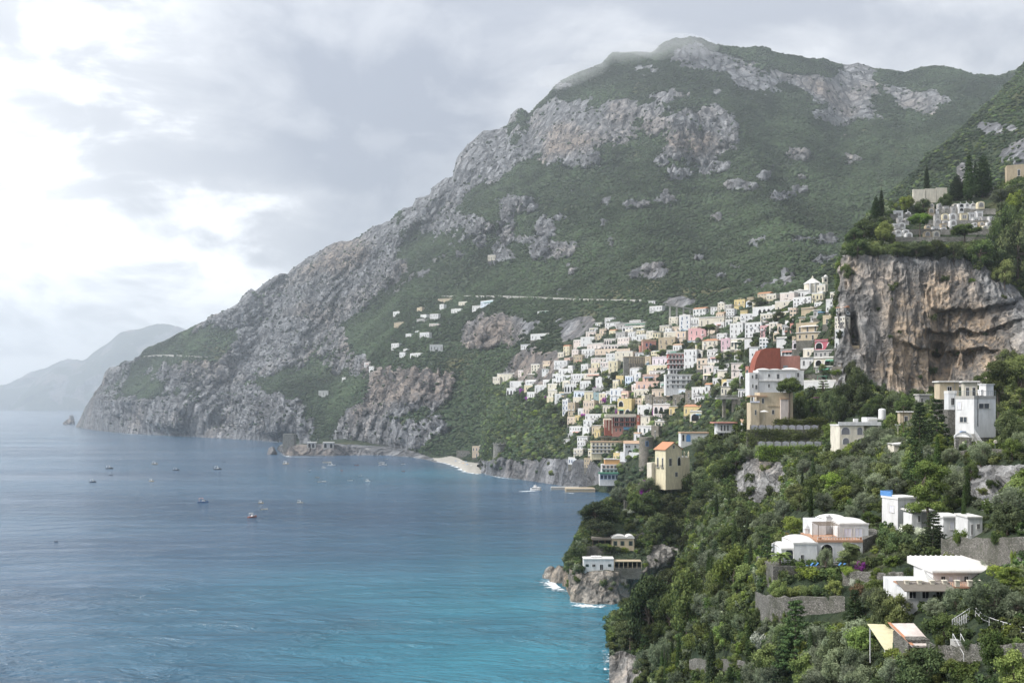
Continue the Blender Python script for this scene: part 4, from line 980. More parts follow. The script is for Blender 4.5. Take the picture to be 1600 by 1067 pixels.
def house(x0, x1, top, base, color, st=1, cols=2, roof='flat', win='win', yaw=None, keys=('mountain',), words=None, label=None, group='houses of the hillside town', d=None, deep=None, balc=0.0, name=None, cat='house', foot=6.0, chim=True):
    """a house whose street front spans pixels x0..x1 and top..base; it stands on the land seen at its foot"""
    pc = (x0 + x1) / 2
    if d is None: d = ray(pc, base, keys)
    if d is None: d = ray(pc, base)
    mpp = d / F; W0 = (x1 - x0) * mpp; h = (base - top) * mpp
    if yaw is None:                                     # fronts follow the contour of the slope
        d0, d1 = ray(x0, base, keys), ray(x1, base, keys)
        yaw = -0.15 if (d0 is None or d1 is None) else max(-0.72, min(0.45, 0.9 * math.atan2(d1 - d0, (x1 - CX) / F * d1 - (x0 - CX) / F * d0)))
        yaw += HR.uniform(-0.12, 0.12)
    dp = deep or max(4.5, min(W0 * 0.6, 8.0)); W0 *= 1.08
    W_ = max(W0 * 0.55, (W0 - dp * abs(math.sin(yaw))) / math.cos(yaw))
    e = link(bpy.data.objects.new(name or ('house' if st < 4 else 'apartment_house'), None)); e.location = at(pc, base, d) + Vector((0, 0.3 * dp * abs(math.sin(yaw)), 0)); e.rotation_euler = (0, 0, yaw); e.empty_display_size = 1
    wm = M['w_' + color]; hw = W_ / 2
    MB().box(-hw, hw, 0, dp, 0, h).build('wall', wm, e)
    MB().box(-hw - .15, hw + .15, -.15, dp, -foot, 0).build('foundation', M['rubble'], e)
    if roof == 'flat':
        ph = min(0.9, 0.12 * h + 0.25); pt = 0.22
        r = MB().box(-hw - .06, hw + .06, -.06, pt, h, h + ph).box(-hw - .06, hw + .06, dp - pt, dp + .06, h, h + ph).box(-hw - .06, -hw + pt, pt, dp - pt, h, h + ph).box(hw - pt, hw + .06, pt, dp - pt, h, h + ph)
        r.box(-hw + pt, hw - pt, pt, dp - pt, h - .1, h + .08); r.build('roof', M['limewash'] if color in ('white', 'cream', 'blue-white', 'pale pink', 'pale yellow') else wm, e)
        if chim and W_ > 5 and HR.random() < 0.55:
            cxx = HR.uniform(-hw * .6, hw * .6); k = HR.random()
            if k < 0.5: MB().box(cxx - 1.4, cxx + 1.4, dp * .45, dp * .9, h + .08, h + 2.1).build('stair_hut', M['w_white'], e)
            else: MB().box(cxx - .3, cxx + .3, dp * .5, dp * .5 + .6, h + .08, h + 1.5).box(cxx - .4, cxx + .4, dp * .5 - .1, dp * .5 + .7, h + 1.5, h + 1.65).build('chimney', M['w_white'], e)
    elif roof == 'vault':
        n_ = max(1, round(W_ / 6)); r = MB()
        for i in range(n_): r.dome(-hw + W_ * i / n_ + .05, -hw + W_ * (i + 1) / n_ - .05, .05, dp - .05, h - .02, min(1.5, W_ / n_ * 0.26))
        r.box(-hw - .08, hw + .08, -.08, .16, h - .2, h + .22); r.build('roof', M['limewash'], e)
    elif roof in ('tile', 'hip'):
        o_ = 0.35; rh = min(2.6, dp * 0.22)
        z = h; pts = [(-hw - o_, -o_, z), (hw + o_, -o_, z), (hw + o_, dp + o_, z), (-hw - o_, dp + o_, z)]
        ins = min(hw, dp / 2) if roof == 'hip' else 0.0
        pts += [(-hw - o_ + ins, dp / 2, z + rh), (hw + o_ - ins, dp / 2, z + rh)]
        MB().poly(pts, [[0, 1, 5, 4], [2, 3, 4, 5], [1, 2, 5], [3, 0, 4], [3, 2, 1, 0]]).build('roof', M['tile'] if HR.random() < .6 else M['tile_pale'], e)
    elif roof == 'slab':
        MB().box(-hw - .5, hw + .5, -.7, dp + .3, h, h + .35).build('roof', M['limewash'], e)
    # things people add to a house
    if roof == 'flat' and W_ > 4 and HR.random() < 0.30:
        pz = h + .1; px_ = HR.uniform(-hw * .4, hw * .2); pw = min(hw - px_ - .3, HR.uniform(2.2, 4.5)); g = MB().box(px_, px_ + pw, .4, dp * .6, pz + 2.2, pz + 2.34)
        for xx in (px_ + .1, px_ + pw - .1): g.box(xx - .06, xx + .06, .45, .57, pz, pz + 2.2)
        g.build('roof_pergola', HR.choice([M['reed'], M['awning'], M['wood'], M['green_canvas'], M['awning']]), e)
    if HR.random() < 0.16 and st >= 1:
        aw = W_ * HR.uniform(.3, .8); ax = HR.uniform(-hw, hw - aw); az = h / st * .78
        MB().poly([(ax, -1.5, az - .5), (ax + aw, -1.5, az - .5), (ax + aw, -.01, az + .15), (ax, -.01, az + .15), (ax, -1.5, az - .62), (ax + aw, -1.5, az - .62)], [[0, 1, 2, 3], [4, 5, 1, 0]]).build('awning', HR.choice([M['awning'], M['canvas_beige'], M['green_canvas'], M['blue_canvas'], M['w_coral']]), e)
    if HR.random() < 0.35: MB().box(hw * .55, hw * .55 + .12, -.1, -.004, -.5, h).build('drainpipe', M['grey_metal'], e)
    if HR.random() < 0.3 and W_ > 5: MB().box(-hw, hw, -.5, .0, h / st - .12, h / st + .12).build('ledge', M['concrete'], e)
    # openings, storey by storey
    sh = h / st
    for s in range(st):
        for c in range(cols):
            if HR.random() < 0.06: continue
            cw = W_ / cols; ww = min(1.25, cw * 0.46); x = -hw + cw * (c + 0.5) + HR.uniform(-.08, .08) * cw
            kind = win if win != 'mix' else HR.choice(['win', 'shut', 'dark', 'dark', 'blue'])
            door = HR.random() < 0.35 or balc > 0.6
            if kind == 'arch':
                ww = cw * 0.62; put('window', U['arch'], e, (x, -.004, sh * s + 0.12 * sh), (ww, 1, sh * 0.66)); continue
            if kind == 'shut': ww *= 0.72
            hz_, zz = (sh * 0.66, sh * (s + 0.04)) if door else (sh * 0.46, sh * (s + 0.30))
            put('window', U[kind], e, (x, -.004, zz), (ww, 1, hz_))
            if balc and HR.random() < balc and s > 0: put('balcony', U['bal'] if HR.random() < .5 else U['wbal'], e, (x, -.006, sh * s + .04), (min(cw * 0.96, ww * 2.1), 0.95, min(1.0, sh * .3)))
        # the end wall turned to the camera
        sgn = -1 if yaw < 0 else 1
        if abs(yaw) > 0.1 and dp > 4:
            nd = max(1, int(dp / 4.5))
            for c in range(nd):
                if HR.random() < 0.35: continue
                ww = 1.0; y = dp * (c + 0.5) / nd
                k2 = win if win not in ('mix', 'arch') else 'dark'
                put('window', U[k2], e, ((hw + .004) * (1 if yaw < 0 else -1) * 1.0, y, sh * (s + 0.3)), (ww * (0.72 if k2 == 'shut' else 1), 1, sh * 0.46), math.pi / 2 if yaw < 0 else -math.pi / 2)
    e['category'] = cat; e['group'] = group
    if label: e['label'] = label
    else: LABELS.append((e, words or (color.replace('grey stone', 'grey stone') + ' ' + NUM[min(5, st)] + ' house' + {'tile': ' with tiled roof', 'hip': ' with tiled roof', 'vault': ' with vaulted roof', 'slab': ' with overhanging flat roof'}.get(roof, '')), pc, (top + base) / 2, cat))
    return e

# ------------------------------------------------------------------ the town: x0, x1, top, base, colour, storeys, windows across, roof, window style
TOWN = """
1012 1025 470 478 white 1 2 slab dark|1014 1036 479 490 white 2 4 flat dark|1060 1080 493 521 white 4 2 flat blue|1078 1094 497 516 white 2 3 flat win|1093 1131 496 509 cream 1 4 flat dark|1114 1133 504 516 white 1 3 flat dark
1038 1051 514 525 white 2 2 flat dark|1049 1064 511 521 peach 1 2 flat dark|1036 1062 519 532 cream 2 3 flat dark|1054 1074 519 537 peach 2 2 flat blue|1075 1104 514 534 pink 2 3 flat dark|1079 1091 512 521 peach 1 2 flat dark
1139 1163 506 528 white 3 3 flat win|1146 1166 469 484 yellow 2 3 flat dark|1165 1177 472 483 blue-white 2 2 flat dark|1175 1187 473 483 pale_yellow 1 1 flat dark|1156 1169 486 495 yellow 1 1 flat dark
1177 1213 480 493 white 1 5 flat arch|1157 1191 491 504 white 2 5 flat dark|1187 1209 491 505 cream 2 4 flat dark|1206 1215 489 505 white 3 1 flat win|1163 1192 505 527 white 3 4 flat dark|1172 1192 513 522 white 1 3 flat arch
1182 1202 505 513 pink 1 2 flat dark|1187 1207 510 528 pink 3 3 flat dark|1201 1217 505 521 cream 3 2 flat dark|1213 1224 508 521 peach 2 1 flat dark|1221 1235 508 523 white 2 2 slab dark|1226 1241 502 511 white 1 1 flat dark|1233 1242 507 523 coral 2 1 flat dark
1218 1243 458 475 pale_pink 2 1 flat dark|1241 1269 454 466 white 1 5 flat dark|1239 1269 465 481 white 3 5 flat dark|1268 1287 459 476 pale_yellow 2 3 flat dark|1276 1291 446 462 cream 2 2 flat dark
1211 1241 471 483 cream 2 3 flat dark|1219 1226 472 482 yellow 1 1 flat dark|1230 1240 482 491 white 1 2 flat arch|1251 1274 482 497 tan 1 1 flat dark|1270 1302 484 496 grey 1 5 slab dark|1290 1314 469 487 white 2 4 flat win
1248 1270 496 506 tan 1 2 slab dark|1266 1292 494 503 white 1 4 slab win|1285 1312 494 506 beige 1 2 flat dark|1247 1305 505 518 tan 1 5 flat dark|1247 1304 519 531 beige 1 6 slab dark
1212 1238 528 544 white 1 0 flat dark|1236 1248 527 537 tan 1 1 flat dark|1237 1273 533 545 lilac 1 4 flat arch|1272 1309 532 546 crimson 1 2 flat arch|1303 1314 532 543 white 1 1 flat dark|1219 1255 546 557 white 1 5 slab dark
1254 1274 546 559 cream 1 1 flat win|1250 1273 559 576 white 1 2 slab win|1272 1317 547 559 grey 1 6 slab win|1272 1318 559 573 cream 1 3 flat arch|1273 1311 573 584 grey 1 7 slab win|1256 1312 596 610 white 1 0 flat dark
1040 1062 548 556 white 1 3 flat arch|1067 1091 547 578 white 3 3 flat dark|1087 1099 549 562 cream 1 1 flat arch|1103 1124 547 557 white 1 3 flat dark|1105 1136 556 568 white 1 5 flat dark|1088 1118 561 577 peach 2 4 flat shut|1105 1126 567 576 cream 1 4 flat dark
1097 1117 573 593 pale_pink 2 2 flat shut|1114 1126 574 586 white 1 1 flat dark|1120 1138 579 592 cream 1 0 flat dark|1125 1143 530 548 mauve 2 2 flat dark|1140 1166 530 546 cream 1 4 flat shut|1162 1183 531 545 white 1 2 flat dark
1096 1123 532 546 cream 2 3 hip dark|1050 1067 539 550 white 1 3 tile dark|1169 1196 542 566 white 3 2 slab dark|1141 1165 567 591 pale_pink 2 2 slab dark|1163 1173 574 625 coral 4 1 flat shut|1154 1165 584 598 white 1 1 flat arch
1100 1121 601 615 white 1 3 tile dark|1126 1145 594 609 yellow 1 1 flat arch|1079 1106 606 624 white 2 3 flat dark|1084 1105 618 630 white 1 4 slab dark|1040 1053 608 621 peach 1 2 flat dark|1050 1064 609 619 yellow 1 1 flat dark|1059 1076 609 619 blue-white 1 3 flat dark|1049 1072 618 634 stone 1 2 flat dark|1069 1086 611 632 stone 2 1 flat dark
906 930 527 541 white 2 2 flat dark|919 936 512 519 white 1 3 slab dark|928 943 504 511 white 1 3 slab dark|943 961 497 504 white 1 4 flat dark|963 1008 505 513 grey 1 8 flat dark|982 1003 501 507 white 1 4 flat dark|972 1008 510 517 white 1 7 flat arch
960 979 519 531 grey 1 3 slab dark|975 991 515 525 cream 2 2 flat dark|993 1009 516 525 pale_yellow 1 3 flat dark|993 1015 523 533 white 1 4 flat dark|985 1001 527 536 white 1 2 flat dark|979 995 519 528 white 1 3 vault dark
942 964 530 539 pale_pink 1 5 flat arch|963 985 528 541 pale_pink 2 4 flat dark|940 986 539 547 pale_pink 1 9 flat arch|916 944 537 548 pale_pink 1 4 flat dark|929 966 546 554 peach 1 5 flat dark|907 931 546 559 white 2 4 flat dark|962 986 546 556 peach 1 3 flat dark
1028 1056 528 546 tan 2 3 flat dark|922 951 560 568 pale_pink 1 4 flat dark|922 939 567 577 pale_yellow 1 2 flat dark|936 956 566 579 pale_pink 2 4 flat dark|949 967 564 583 pale_yellow 2 2 flat dark|937 954 575 584 white 1 3 flat win
945 963 553 565 white 2 2 flat dark|960 990 550 566 cream 2 3 flat dark|974 991 551 561 white 1 1 vault dark|1006 1019 558 574 tan 2 1 flat dark|1018 1049 558 572 lilac 1 4 flat dark|1010 1043 571 584 pale_yellow 1 4 flat dark|1013 1041 579 588 white 1 5 slab win
982 1001 575 590 white 1 3 vault dark|972 986 578 588 white 1 2 flat dark|906 921 570 584 white 2 2 flat dark|917 936 576 586 peach 1 2 flat dark|911 946 584 592 cream 1 3 flat dark|890 914 585 601 white 2 5 flat dark|961 976 588 602 yellow 1 3 flat dark
1003 1031 586 600 salmon 1 3 flat dark|993 1031 597 611 salmon 1 4 flat blue|989 1019 609 620 cream 1 4 flat dark|1018 1053 609 622 peach 1 4 flat win|1006 1021 618 636 stone 2 1 flat dark|1019 1051 621 636 stone 1 5 flat dark
775 808 584 598 cream 1 6 flat win|795 823 596 610 white 2 4 flat dark|819 846 594 602 white 1 4 vault dark|789 808 607 620 white 1 3 flat arch|817 837 602 613 pale_yellow 1 2 flat dark|834 863 602 614 white 1 4 vault win|854 877 600 614 cream 2 2 flat dark|821 847 613 623 white 1 6 flat win
864 888 564 577 white 2 3 flat dark|871 897 577 590 white 2 4 flat dark|886 896 572 581 white 1 2 flat dark|861 876 585 594 white 1 2 flat arch|867 894 587 597 white 1 5 flat dark|876 893 595 606 cream 1 2 flat dark|880 906 601 614 white 1 5 flat arch|904 926 596 608 white 1 4 flat dark
854 874 610 621 cream 1 2 flat dark|865 879 616 631 white 2 1 flat dark|852 867 620 631 pale_yellow 1 1 flat dark|871 893 613 623 beige 1 2 flat dark|894 916 611 624 blue-white 1 3 flat blue|911 929 612 628 pale_yellow 1 2 flat dark|877 889 625 650 white 3 2 flat blue|885 901 630 652 tan 2 2 flat dark|893 911 621 638 cream 1 2 flat dark
909 931 627 647 peach 2 4 flat dark|901 917 639 652 white 1 2 flat dark|897 909 650 660 yellow 1 2 flat dark|926 937 614 632 teal 2 1 flat win|934 951 615 630 pale_yellow 2 2 flat dark|924 946 606 615 grey 1 5 slab win|929 942 591 606 white 2 1 flat dark|956 968 595 608 pale_yellow 1 2 flat dark
975 991 588 604 blue-white 2 3 flat blue|989 1003 583 597 white 2 1 flat blue|951 976 608 630 white 2 3 flat blue|969 984 612 627 salmon 1 1 flat dark|963 989 624 650 yellow 2 2 flat arch|940 964 633 645 cream 1 4 slab dark|994 1021 634 650 white 2 3 flat win|1019 1049 632 650 pale_pink 1 3 flat arch|1044 1061 635 648 yellow 1 2 slab dark|1067 1097 635 650 yellow 1 3 tile win|1076 1099 643 660 pale_yellow 1 1 flat arch
993 1001 650 672 brick_red 2 1 flat win|999 1018 650 668 cream 2 2 slab dark|994 1021 666 681 white 1 3 flat shut|1016 1031 667 686 stone 1 1 flat dark|913 946 648 662 white 2 5 flat dark|909 931 657 671 white 2 3 flat dark|908 923 668 683 white 2 2 flat dark|922 942 665 679 beige 1 3 slab dark|926 940 672 684 yellow 1 2 flat dark
899 921 682 693 white 1 4 slab dark|900 917 690 703 white 2 3 flat dark|894 913 702 715 cream 2 3 flat dark|885 906 716 726 white 1 4 flat blue|917 952 703 713 cream 1 7 flat dark|967 1001 708 722 white 1 0 flat dark|957 971 709 720 yellow 1 3 flat win|989 1001 677 690 white 1 1 tile dark|886 901 678 684 white 1 3 slab dark|879 892 687 693 white 1 2 flat dark
1152 1174 608 620 white 1 4 slab win|1125 1150 604 618 cream 1 4 slab dark|1112 1130 592 604 white 1 3 flat dark|1134 1160 594 606 white 1 3 flat dark|940 958 655 668 peach 2 3 flat dark|985 1000 602 612 pale_pink 1 2 flat dark|945 960 612 624 white 1 2 flat dark|1030 1046 598 610 white 1 2 flat dark|1000 1020 618 633 pale_yellow 1 2 flat dark|930 950 600 610 white 1 3 flat dark|860 876 592 602 white 1 2 flat dark|846 862 594 603 white 1 2 flat dark
""".replace('\n', '|')
for row in TOWN.split('|'):
    p = row.split()
    if len(p) < 9: continue
    col_ = p[4].replace('_', ' ') 
    house(float(p[0]), float(p[1]), float(p[2]), float(p[3]), col_, int(p[5]), int(p[6]), p[7], p[8], balc=0.35 if int(p[5]) > 1 else 0.0, keys=('mountain',) if float(p[0]) < 1160 else None)
# smaller houses wedged between the named ones
TR = [tuple(float(v) for v in r.split()[:4]) for r in TOWN.split('|') if len(r.split()) > 8] + [(1040, 1098, 551, 610), (1171, 1257, 543, 656), (975, 1009, 557, 580), (1003, 1026, 530, 550), (945, 1001, 646, 678), (924, 1002, 681, 726), (936, 994, 716, 750), (1000, 1023, 682, 722), (1119, 1177, 614, 650), (1023, 1110, 672, 750)]
def in_town(x, y): return y > np.interp(x, [770, 800, 860, 905, 960, 1010, 1060, 1140, 1215, 1300], [588, 585, 562, 530, 505, 525, 496, 476, 458, 462]) and y < np.interp(x, [770, 820, 870, 900, 920, 1000, 1060, 1110, 1160, 1250, 1315], [604, 622, 632, 690, 735, 700, 640, 632, 600, 545, 600])
FR = random.Random(31); made = 0
for _ in range(16000):
    if made >= 210: break
    x, y = FR.uniform(775, 1315), FR.uniform(462, 740); w_ = FR.uniform(12, 26); h_ = FR.uniform(8, 16) * (1.15 if x > 1150 else 1)
    if not in_town(x, y) or not in_town(x, y - h_ * .6): continue
    ov = 0.0
    for (a, b, c, d_) in TR: ov += max(0, min(b, x + w_ / 2) - max(a, x - w_ / 2)) * max(0, min(d_, y) - max(c, y - h_))
    if ov > 0.34 * w_ * h_: continue
    TR.append((x - w_ / 2, x + w_ / 2, y - h_, y)); made += 1
    st_ = 1 if h_ < 10 else (2 if h_ < 14.5 else 3)
    house(x - w_ / 2, x + w_ / 2, y - h_, y, FR.choice(['white'] * 7 + ['cream'] * 5 + ['pale yellow'] * 3 + ['pale pink'] * 2 + ['peach', 'peach', 'salmon', 'grey', 'tan', 'beige', 'stone']), st_, max(2, int(w_ / 5)), FR.choice(['flat'] * 5 + ['slab', 'vault', 'tile']), FR.choice(['dark', 'dark', 'win', 'shut']), keys=('mountain',) if x < 1160 else None)
# houses scattered over the terraces of the western slope
WEST = """612 631 487 494 white 1 3 flat dark|649 661 481 487 beige 1 2 flat dark|613 633 504 513 tan 1 3 flat dark|670 686 491 501 white 2 3 flat dark|685 695 476 486 white 2 1 flat dark|703 722 483 490 white 1 4 flat dark|649 665 498 505 grey 1 3 slab dark|670 686 506 512 pale_pink 1 3 flat dark
632 644 522 529 white 1 2 flat dark|647 655 518 523 white 1 1 flat dark|654 672 520 530 white 1 4 flat dark|672 691 539 550 white 1 4 flat dark|609 625 537 547 white 2 3 flat dark|622 635 551 560 white 1 2 flat dark|628 638 546 553 white 1 1 flat dark|638 659 552 559 white 1 3 vault dark|567 580 567 574 white 1 3 flat dark|574 586 573 582 white 2 2 flat dark|532 542 590 598 white 1 3 flat dark|498 512 610 621 white 1 3 slab dark
749 772 470 480 blue-white 1 4 flat dark|736 753 478 487 white 1 3 flat dark|683 706 467 474 beige 1 4 flat dark|655 668 492 499 white 1 2 flat dark|715 731 472 479 cream 1 3 flat dark|812 831 538 546 white 1 4 slab dark|828 860 522 531 white 1 5 flat dark|838 858 486 491 white 1 3 slab dark""".replace('\n', '|')
for row in WEST.split('|'):
    p = row.split()
    house(float(p[0]), float(p[1]), float(p[2]), float(p[3]), p[4].replace('_', ' '), int(p[5]), int(p[6]), p[7], p[8], group='houses on the western terraces', foot=7)
house(762, 774, 399, 407.5, 'cream', 1, 3, 'flat', 'dark', yaw=-0.2, label='lone cream house high on the wooded mountainside', group='houses on the western terraces')

# ------------------------------------------------------------------ helpers for buildings that the photograph shows in detail
class Site:
    """a thing whose parts are given by the pixels they cover and how far they stand back (metres) from its front"""
    def __init__(self, name, label, cat, px, py, keys=None, d=None, group=None, mark=None):
        self.d = d or ray(px, py, keys) or ray(px, py)
        self.o = at(px, py, self.d); self.e = link(bpy.data.objects.new(name, None)); self.e.location = self.o
        tag(self.e, label, cat, group); self.mpp = self.d / F
        if mark: LANDMARKS.append((mark, px, py))
    def p(self, px, py, off=0.0): return at(px, py, self.d + off) - self.o
    def rect(self, x0, x1, top, base, off=0.0):
        a, b = self.p(x0, base, off), self.p(x1, top, off); return a.x, b.x, a.z, b.z
    def block(self, name, mat, x0, x1, top, base, off=0.0, deep=6.0, foot=0.0, parent=None):
        a, b, z0, z1 = self.rect(x0, x1, top, base, off)
        return MB().box(a, b, off, off + deep, z0 - foot, z1).build(name, mat, parent or self.e)
    def win(self, kind, x0, x1, top, base, off=0.0, name='window'):
        a, b, z0, z1 = self.rect(x0, x1, top, base, off)
        f = 1.9 if kind == 'shut' else 1.0
        return put(name, U[kind], self.e, ((a + b) / 2, off - .004, z0), ((b - a) / f, 1, z1 - z0))
    def niche(self, mat_in, x0, x1, top, base, off=0.0, trim='w_white', name='arch'):
        """an arched opening: trim ring proud of the wall, flat panel inside, its dark colours painting the shade of a recess"""
        a, b, z0, z1 = self.rect(x0, x1, top, base, off); w_, h = b - a, z1 - z0
        ring = MB(); oi, oo = ring.arch_outline(w_, h, 14), ring.arch_outline(w_ * 1.14, h + w_ * .07, 14)
        n = len(oi); ring.v = [(x, -.10, z) for x, z in oo] + [(x, -.10, z) for x, z in oi] + [(x, .0, z) for x, z in oo] + [(x, .0, z) for x, z in oi]
        for i in range(1, n): j = (i + 1) % n; ring.f += [[i, j, n + j, n + i], [2 * n + i, i, j, 2 * n + j][::-1], [n + i, n + j, 3 * n + j, 3 * n + i]]
        o = ring.build(name, M[trim], self.e, ((a + b) / 2, off, z0))
        MB().prism(oi, -.03, .01).build('recess', mat_in, o)  # flat fill without depth; dark materials put the opening's shade into colour
        return o
    def vault(self, name, x0, x1, eave, top, base_off, deep, n=1, mat=None):
        a, b, z0, z1 = self.rect(x0, x1, top, eave, base_off); mb = MB()
        for i in range(n): mb.dome(a + (b - a) * i / n, a + (b - a) * (i + 1) / n, base_off, base_off + deep, z0, (z1 - z0) * 1.15)
        mb.box(a - .1, b + .1, base_off - .12, base_off + .1, z0 - .22, z0 + .12)
        return mb.build(name, mat or M['limewash'], self.e)
    def rail(self, name, mat, pts, h=1.0, step=1.6, r=0.035, mid=True):
        """posts and rails through local points"""
        mb = MB()
        for a, b in zip(pts[:-1], pts[1:]):
            a, b = Vector(a), Vector(b); up = Vector((0, 0, h)); mb.bar(a + up, b + up, r)
            if mid: mb.bar(a + up * .5, b + up * .5, r * .8)
            k = max(1, int((b - a).length / step))
            for i in range(k + 1): q = a.lerp(b, i / k); mb.bar(q, q + up, r)
        return mb.build(name, mat, self.e)


NEARRECT = []          # pixel rectangles kept free of undergrowth


def clear(x0, x1, y0, y1): NEARRECT.append((x0, x1, y0, y1))


def wall_run(label, pts, h_px, thick=0.5, mat='rubble', keys=('near_slope', 'headland'), name='stone_wall', down=3.0, mark=None, group='dry stone terrace walls', dshift=0.0):
    """a retaining wall standing on the slope: pts = (px, foot row); h_px = height in pixels"""
    P = []; hs = list(h_px) if isinstance(h_px, (list, tuple)) else [h_px] * len(pts); n_ = max(len(pts), 16)
    ii = np.linspace(0, len(pts) - 1, n_); jx = np.interp(ii, range(len(pts)), [p[0] for p in pts]); jy = np.interp(ii, range(len(pts)), [p[1] for p in pts]); jh = np.interp(ii, range(len(pts)), hs)
    for px, py, hp in zip(jx, jy, jh):
        d = (ray(px, py, keys) or 300) + dshift + HR.uniform(-.12, .12)
        P.append((at(px, py, d), hp * d / F * HR.uniform(.9, 1.04)))
    o0 = P[0][0]; V, Q = [], []
    for p, h in P:
        q = p - o0
        for (dy, z) in ((0, -down), (0.02 * h, h), (thick + .3, h), (thick + .3, -down)): V.append((q.x, q.y + dy, q.z + z))
    for i in range(len(P) - 1):
        a, b = 4 * i, 4 * i + 4
        for k in range(4): Q.append([a + k, b + k, b + (k + 1) % 4, a + (k + 1) % 4])
    Q += [[3, 2, 1, 0], [len(V) - 4, len(V) - 3, len(V) - 2, len(V) - 1]]
    mb = MB(); mb.v, mb.f = V, Q; o = mb.build(name, M[mat]); o.location = o0; tag(o, label, 'wall', group)
    if mark: LANDMARKS.append((mark, *pts[len(pts) // 2]))
    if name == 'stone_wall': WALLRUNS.append((list(zip(jx, jy, jh)), keys))
    return o


WALLRUNS = []
NS = ('near_slope',); HL = ('headland',)

# ---- white domed villa
s = Site('domed_villa', 'white domed villa with arched terrace and palm garden on the near slope', 'villa', 1290, 884, NS, mark='the white domed villa')
s.block('lower_wing', M['w_white'], 1221, 1241, 857, 884, 0.3, 7, 3); s.block('garden_room', M['w_white'], 1240.3, 1277, 848, 884, 0.0, 8, 3)
s.vault('vault', 1221, 1240.5, 857, 848, 0.3, 7, 1); s.vault('vault', 1240.3, 1277, 848, 837, 0.0, 8, 1)
s.block('garden_terrace', M['rubble'], 1208, 1350, 884.5, 896, -2.5, 12, 3)
s.block('back_wing', M['w_white'], 1269, 1291, 814, 846, 8, 6, 2); s.block('upper_room', M['w_white'], 1291.5, 1328, 813, 846, 9.5, 7, 2); s.vault('dome', 1291.5, 1328, 813, 803.5, 9.5, 7, 1)
s.block('front_room', M['w_white'], 1312, 1357, 818, 843, 4.5, 7, 2); s.vault('dome', 1312, 1357, 818, 809, 4.5, 7, 1)
s.block('terrace', M['w_white'], 1277.3, 1348, 847, 872, 1.0, 11, 3); s.block('terrace_floor', M['terracotta'], 1277, 1348.5, 843.5, 847, 0.8, 10.5)
s.niche(M['dark'], 1283, 1301, 850, 872, 1.0); s.niche(M['dark'], 1319, 1344, 849, 872, 1.0)
a, b, z0, z1 = s.rect(1278, 1348, 839.5, 843.5, 1.0); s.rail('terrace_railing', M['w_white'], [(a, 1.2, z0), (b, 1.2, z0)], 0.55, 0.5, .05, False)
for x in (1318, 1335): s.win('lav', x, x + 13, 824, 838, 4.5, 'shuttered_window')
s.win('lav', 1297, 1306, 822, 838, 9.5, 'terrace_door'); s.niche(M['glass'], 1227, 1239, 857.5, 874, 0.3, name='arched_window'); s.win('dark', 1251, 1256, 866, 876, 0.0, 'garden_door')
pa, pb = s.p(1279, 843, 1.5), s.p(1311, 843, 1.5); zt = s.p(1279, 821, 1.5).z; mb = MB()
for xx in (pa.x, pb.x):
    for yy in (1.6, 5.0): mb.bar((xx, yy, pa.z), (xx, yy, zt), .06)
for i in range(14): q = pa.x + (pb.x - pa.x) * i / 13; mb.bar((q, 1.2, zt + .05), (q, 5.6, zt + .25), .05)
mb.build('pergola', M['wood'], s.e)
def chimney(s, px, top, base, off, w_=0.42):
    q = s.p(px, base, off); t_ = s.p(px, top, off); hh = t_.z - q.z
    MB().box(-w_, w_, -w_, w_, -.8, hh * .6).box(-w_ * 1.35, w_ * 1.35, -w_ * 1.35, w_ * 1.35, hh * .6, hh * .68).lathe([(w_ * .95, hh * .68), (w_ * .95, hh * .84), (w_ * .6, hh * .95), (.05, hh)], seg=10).build('chimney', M['w_white'], s.e, (q.x, off, q.z))
chimney(s, 1294, 803, 812, 9.9); chimney(s, 1260, 819, 836, 10.0, .35)
q1, q2 = s.p(1349, 870, 0.9), s.p(1378, 830, 7)
MB().poly([(q1.x, .9, q1.z - 4), (q2.x, 7, q2.z - 4), (q2.x, 7, q2.z), (q1.x, .9, s.p(1349, 843, .9).z), (q1.x + .1, 12, q1.z - 4), (q2.x, 12, q2.z - 4), (q2.x, 12, q2.z), (q1.x + .1, 12, s.p(1349, 843, .9).z)], [[0, 1, 2, 3], [3, 2, 6, 7], [0, 3, 7, 4], [4, 7, 6, 5], [1, 5, 6, 2]]).build('ramp_wall', M['rubble'], s.e)
clear(1218, 1362, 800, 884)
for i, (x, y) in enumerate(((1262, 888), (1270, 889), (1306, 890), (1313, 891))):
    q = Site('sun_lounger', ['first blue sun lounger on the palm garden terrace', 'second blue sun lounger beside it on the palm garden terrace', 'blue sun lounger before the terrace arches', 'blue sun lounger at the inland end of the terrace arches'][i], 'sun lounger', x, y, NS, d=s.d - 1.8, group='blue sun loungers of the domed villa'); q.e.location.z = s.o.z + .05
    MB().box(-.9, .5, -.35, .35, .25, .36).build('seat', M['blue'], q.e); MB().poly([(.5, -.35, .3), (.5, .35, .3), (1.0, .35, .8), (1.0, -.35, .8), (.5, -.35, .38), (.5, .35, .38), (.95, .35, .86), (.95, -.35, .86)], [[0, 1, 2, 3], [4, 7, 6, 5], [0, 3, 7, 4], [1, 5, 6, 2], [2, 6, 7, 3]]).build('backrest', M['blue'], q.e)
    for xx in (-.8, .4):
        for yy in (-.3, .3): MB().box(xx - .03, xx + .03, yy - .03, yy + .03, 0, .25).build('leg', M['w_white'], q.e)
for px_, off_ in ((1281, 1.4), (1312, 4.0), (1345, 1.5)):
    q = s.p(px_, 843.5, off_); MB().lathe([(.22, 0), (.32, .5), (.26, .55)], seg=10).build('flower_pot', M['terracotta'], s.e, (q.x, off_, q.z))
